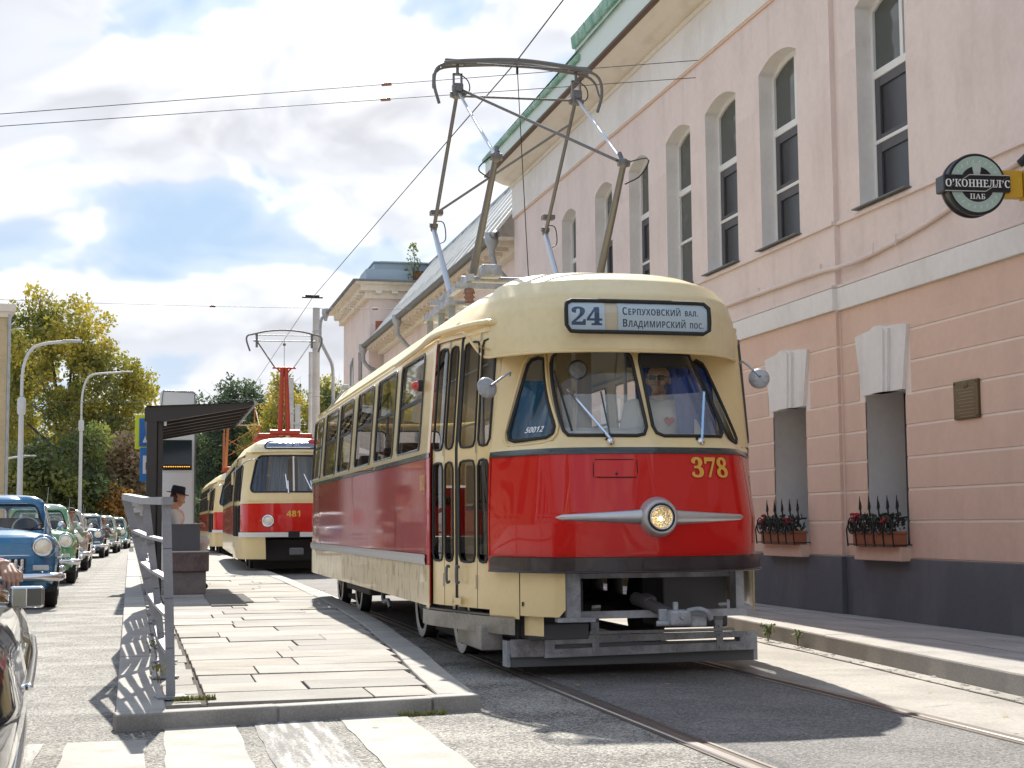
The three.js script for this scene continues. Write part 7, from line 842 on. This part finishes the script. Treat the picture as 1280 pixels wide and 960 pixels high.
function tree(label, pos, trunkH, lobes, cols, seed, per = 1, cs = 1) {
  const t = thing('leafy_tree', label, 'tree', pos), r = rng(seed), top = [0, trunkH, 0], limbs = [];
  const wob = (a, b, r0, r1) => { const m = [0, 1, 2].map((i) => (a[i] + b[i]) / 2 + (r() - 0.5) * 0.5); limbs.push(rod(a, m, r0, (r0 + r1) / 2, 7), rod(m, b, (r0 + r1) / 2, r1, 7)); return m; };
  part('trunk', merge([lathe([[0.42, 0], [0.3, 0.4], [0.26, trunkH * 0.6], [0.2, trunkH]], 12)]), bark, t);
  const pts = [];
  for (const [x, y, z, rx, ry, rz, den = 1] of lobes) {
    const c = [x, y, z], m = wob(top, [x * 0.75, lerp(trunkH, y, 0.8), z * 0.75], 0.16, 0.05); for (let k = 0; k < 5; k++) { const a = r() * 6.28, e = [x + Math.cos(a) * rx * 0.75, y + (r() - 0.35) * ry * 1.3, z + Math.sin(a) * rz * 0.75]; limbs.push(rod([lerp(m[0], x, 0.6), lerp(m[1], y, 0.6), lerp(m[2], z, 0.6)], e, 0.05, 0.015, 5)); for (let j = 0; j < 3; j++) limbs.push(rod([lerp(x, e[0], 0.4 + 0.2 * j), lerp(y, e[1], 0.4 + 0.2 * j), lerp(z, e[2], 0.4 + 0.2 * j)], [e[0] + (r() - 0.5) * rx, e[1] + (r() - 0.2) * ry * 0.7, e[2] + (r() - 0.5) * rz], 0.022, 0.006, 4)); }
    const n = Math.round(per * den * 44 * (rx * ry + ry * rz + rx * rz) / 3);
    for (let i = 0; i < n; i++) { const a = r() * 6.283, k = 2 * r() - 1, q = 0.35 + 0.75 * Math.pow(r(), 0.55), s = Math.sqrt(1 - k * k), p = [x + rx * q * s * Math.cos(a), y + ry * q * k, z + rz * q * s * Math.sin(a)]; const h = fbm3(p[0] * 0.55 + seed, p[1] * 0.55, p[2] * 0.55, seed, 3); if (h < 0.425) continue; if (p[1] < 0.4) continue; pts.push([...p, q]); }
  }
  part('limbs', merge(limbs), bark, t);
  const im = LG.map((g, k) => { const mine = pts.filter((_, i) => i % 3 === k), o = new THREE.InstancedMesh(g, leafM('leaf green'), mine.length), d = new THREE.Object3D(), c = new THREE.Color(); mine.forEach((p, i) => { d.position.set(p[0], p[1], p[2]); d.rotation.set(r() * 6, r() * 6, r() * 6); d.scale.setScalar(cs * (0.65 + 0.6 * r())); d.updateMatrix(); o.setMatrixAt(i, d.matrix); const f = clamp(fbm3(p[0] * 0.4 + 7, p[1] * 0.4, p[2] * 0.4, seed + 3, 3) * 2 - 0.5 + 0.35 * (r() - 0.5)), q = f * (cols.length - 1), j = Math.min(cols.length - 2, Math.floor(q)); const cc = mixc(cols[j], cols[j + 1], q - j), b = 1.1 + 0.5 * r(); c.setRGB(cc[0] * b, cc[1] * b, cc[2] * b); o.setColorAt(i, c); }); o.name = 'crown'; o.userData.kind = 'stuff'; o.castShadow = o.receiveShadow = true; t.add(o); return o; });
  return t;
}
const YG = [[0.10, 0.13, 0.025], [0.28, 0.26, 0.035], [0.46, 0.37, 0.045]], DG = [[0.045, 0.075, 0.022], [0.10, 0.14, 0.03], [0.24, 0.25, 0.04]], RB = [[0.14, 0.12, 0.05], [0.32, 0.23, 0.12], [0.46, 0.34, 0.22]], OR = [[0.22, 0.15, 0.02], [0.34, 0.17, 0.02], [0.30, 0.10, 0.02]], BG = [[0.045, 0.075, 0.035], [0.085, 0.125, 0.055], [0.16, 0.18, 0.06]];
tree('tall yellow-green tree rising above the other trees at left', [-4.6, 0, -88], 4.5, [[-2.0, 10.5, 0, 2.6, 3.0, 2.6], [0.2, 11.6, 0.5, 2.0, 2.3, 2.0, 0.7], [-3.6, 8.0, 0, 2.2, 2.6, 2.2], [1.6, 9.0, 0, 2.2, 2.2, 2.2], [3.2, 7.2, 0.4, 1.7, 1.6, 1.8, 0.8], [0, 6.8, 0, 3.0, 2.4, 2.6], [3.8, 9.0, 0.2, 0.9, 0.8, 0.9, 0.6], [2.9, 5.2, 0, 1.6, 1.3, 1.6, 0.7], [-1.5, 13.2, 0, 0.9, 1.2, 0.9, 0.4]], YG, 11, 1.0);
tree('second yellow-green tree at the left edge behind the yellow house', [-9.6, 0, -96], 4, [[0, 9, 0, 3, 3.2, 3], [1.8, 11, 0, 2, 2.2, 2], [-2, 8, 0, 2.6, 2.6, 2.6], [1, 5.8, 0, 2.6, 2, 2.6]], YG, 12, 0.9);
tree('dark green bushy tree under the tall yellow-green tree', [-4.3, 0, -80], 1.6, [[0, 3.6, 0, 2.2, 2.2, 2], [-1.6, 3.0, 0, 1.6, 1.8, 1.6], [0.6, 5.3, 0, 1.2, 1.1, 1.2], [1.2, 2.4, 0, 1.5, 1.6, 1.4]], DG, 13, 1.5);
tree('reddish brown bushy tree beside the dark green tree', [-1.9, 0, -84], 1.7, [[0, 4.2, 0, 1.9, 1.8, 1.8], [1.0, 3.0, 0, 1.4, 1.6, 1.4], [-0.6, 2.6, 0, 1.6, 1.6, 1.6], [1.3, 4.4, 0, 0.9, 0.9, 0.9]], RB, 14, 1.5);
tree('small orange autumn bush behind the queue of cars', [-1.9, 0, -79.5], 0.9, [[0, 2.1, 0, 0.9, 0.8, 0.8], [0.8, 1.6, 0, 0.7, 0.8, 0.7]], OR, 15, 2.2, 0.8);
tree('low green shrub at the left edge under the low lamp', [-7.2, 0, -79], 0.7, [[0, 2.0, 0, 1.4, 1.6, 1.3], [-1.2, 2.6, 0, 1.2, 1.4, 1.2]], YG, 16, 1.6);
tree('low dark shrub between the left trees and the shelter', [0.1, 0, -104], 0.9, [[0, 2.0, 0, 2.0, 1.7, 1.5], [1.8, 1.7, 0, 1.6, 1.3, 1.4], [-1.6, 2.3, 0, 1.6, 1.6, 1.5]], BG, 17, 1.3);
tree('blue-green tree behind the third tram', [6.2, 0, -118], 4, [[0, 9.2, 0, 2.6, 2.6, 2.6], [-1.9, 7.0, 0, 2.2, 2.4, 2.2], [2.2, 7.2, 0, 2.4, 2.6, 2.2], [0.2, 11.3, 0, 1.3, 1.2, 1.3, 0.6], [-2.4, 10.0, 0, 1.1, 0.9, 1.1, 0.5], [0, 4.8, 0, 3, 2.2, 2.4]], BG, 18, 1.0);
tree('yellow-green tree beside the white concrete pole', [10.6, 0, -112], 4, [[0, 8.6, 0, 2.8, 2.8, 2.6], [-2.0, 6.4, 0, 2.2, 2.2, 2.2], [2.0, 9.6, 0, 2.2, 2.2, 2.2, 0.8], [-1.2, 10.9, 0, 1.2, 1.0, 1.2, 0.5], [0.4, 4.6, 0, 3, 2.2, 2.4]], YG, 19, 1.0);
tree('dark tree at the end of the street behind the trams', [3.0, 0, -128], 3, [[0, 6.2, 0, 2.8, 2.4, 2.4], [-2.6, 5.0, 0, 2.4, 2.2, 2.2], [2.4, 5.2, 0, 2.4, 2.2, 2.2], [0, 3.0, 0, 3.4, 2, 2.4]], DG, 20, 1.2);
tree('dark tree closing the street behind the shelter post', [-2.4, 0, -132], 3, [[0, 6.6, 0, 2.6, 2.4, 2.4], [-2.8, 5.6, 0, 2.6, 2.4, 2.2], [2.0, 4.4, 0, 2.4, 2.0, 2.2], [0, 2.8, 0, 3.4, 2, 2.4]], BG, 21, 1.2);
{ // a far wood that reads as one mass
  const pts = [], r = rng(33); for (let i = 0; i < 2600; i++) { const x = -40 + 90 * r(), h = 6.5 + 3 * fbm2(x * 0.15 + 50, 1, 500, 3, 3), y = 0.4 + h * Math.pow(r(), 0.8), z = -165 - 10 * r(); pts.push([x, y, z]); }
  const o = new THREE.InstancedMesh(leafGeo(30, 1.1, 0.55, 9), leafM('far leaf'), pts.length), d = new THREE.Object3D(), c = new THREE.Color(); pts.forEach((p, i) => { d.position.set(...p); d.rotation.set(r() * 6, r() * 6, r() * 6); d.scale.setScalar(0.9 + 0.6 * r()); d.updateMatrix(); o.setMatrixAt(i, d.matrix); const k = r(); c.setRGB(0.035 + 0.05 * k, 0.06 + 0.05 * k, 0.03); o.setColorAt(i, c); }); o.name = 'distant_trees'; tag(o, 'distant wood closing the end of the street', 'trees', null, 'stuff'); scene.add(o);
}
{ // alike things share a group
  const groups = { tram: 'vintage trams lined up on the track', window_flower_box: 'iron flower baskets under the lower windows', drainpipe: 'drainpipes on the houses at right', span_wire: 'thin span wires across the street', concrete_pole: 'pale poles beside the track', street_lamp: 'curved street lamps on the left side', weed: 'weeds in kerb and paving joints', leafy_tree: 'trees at the end of the street', tram_rail: 'rails of the tram track', street_house: 'houses across the street and behind the viewpoint' };
  for (const o of scene.children) { const g = groups[o.name.replace(/_\d{3}$/, '')]; if (g && !o.userData.group) o.userData.group = g; }
}
renderer.render(scene, camera);
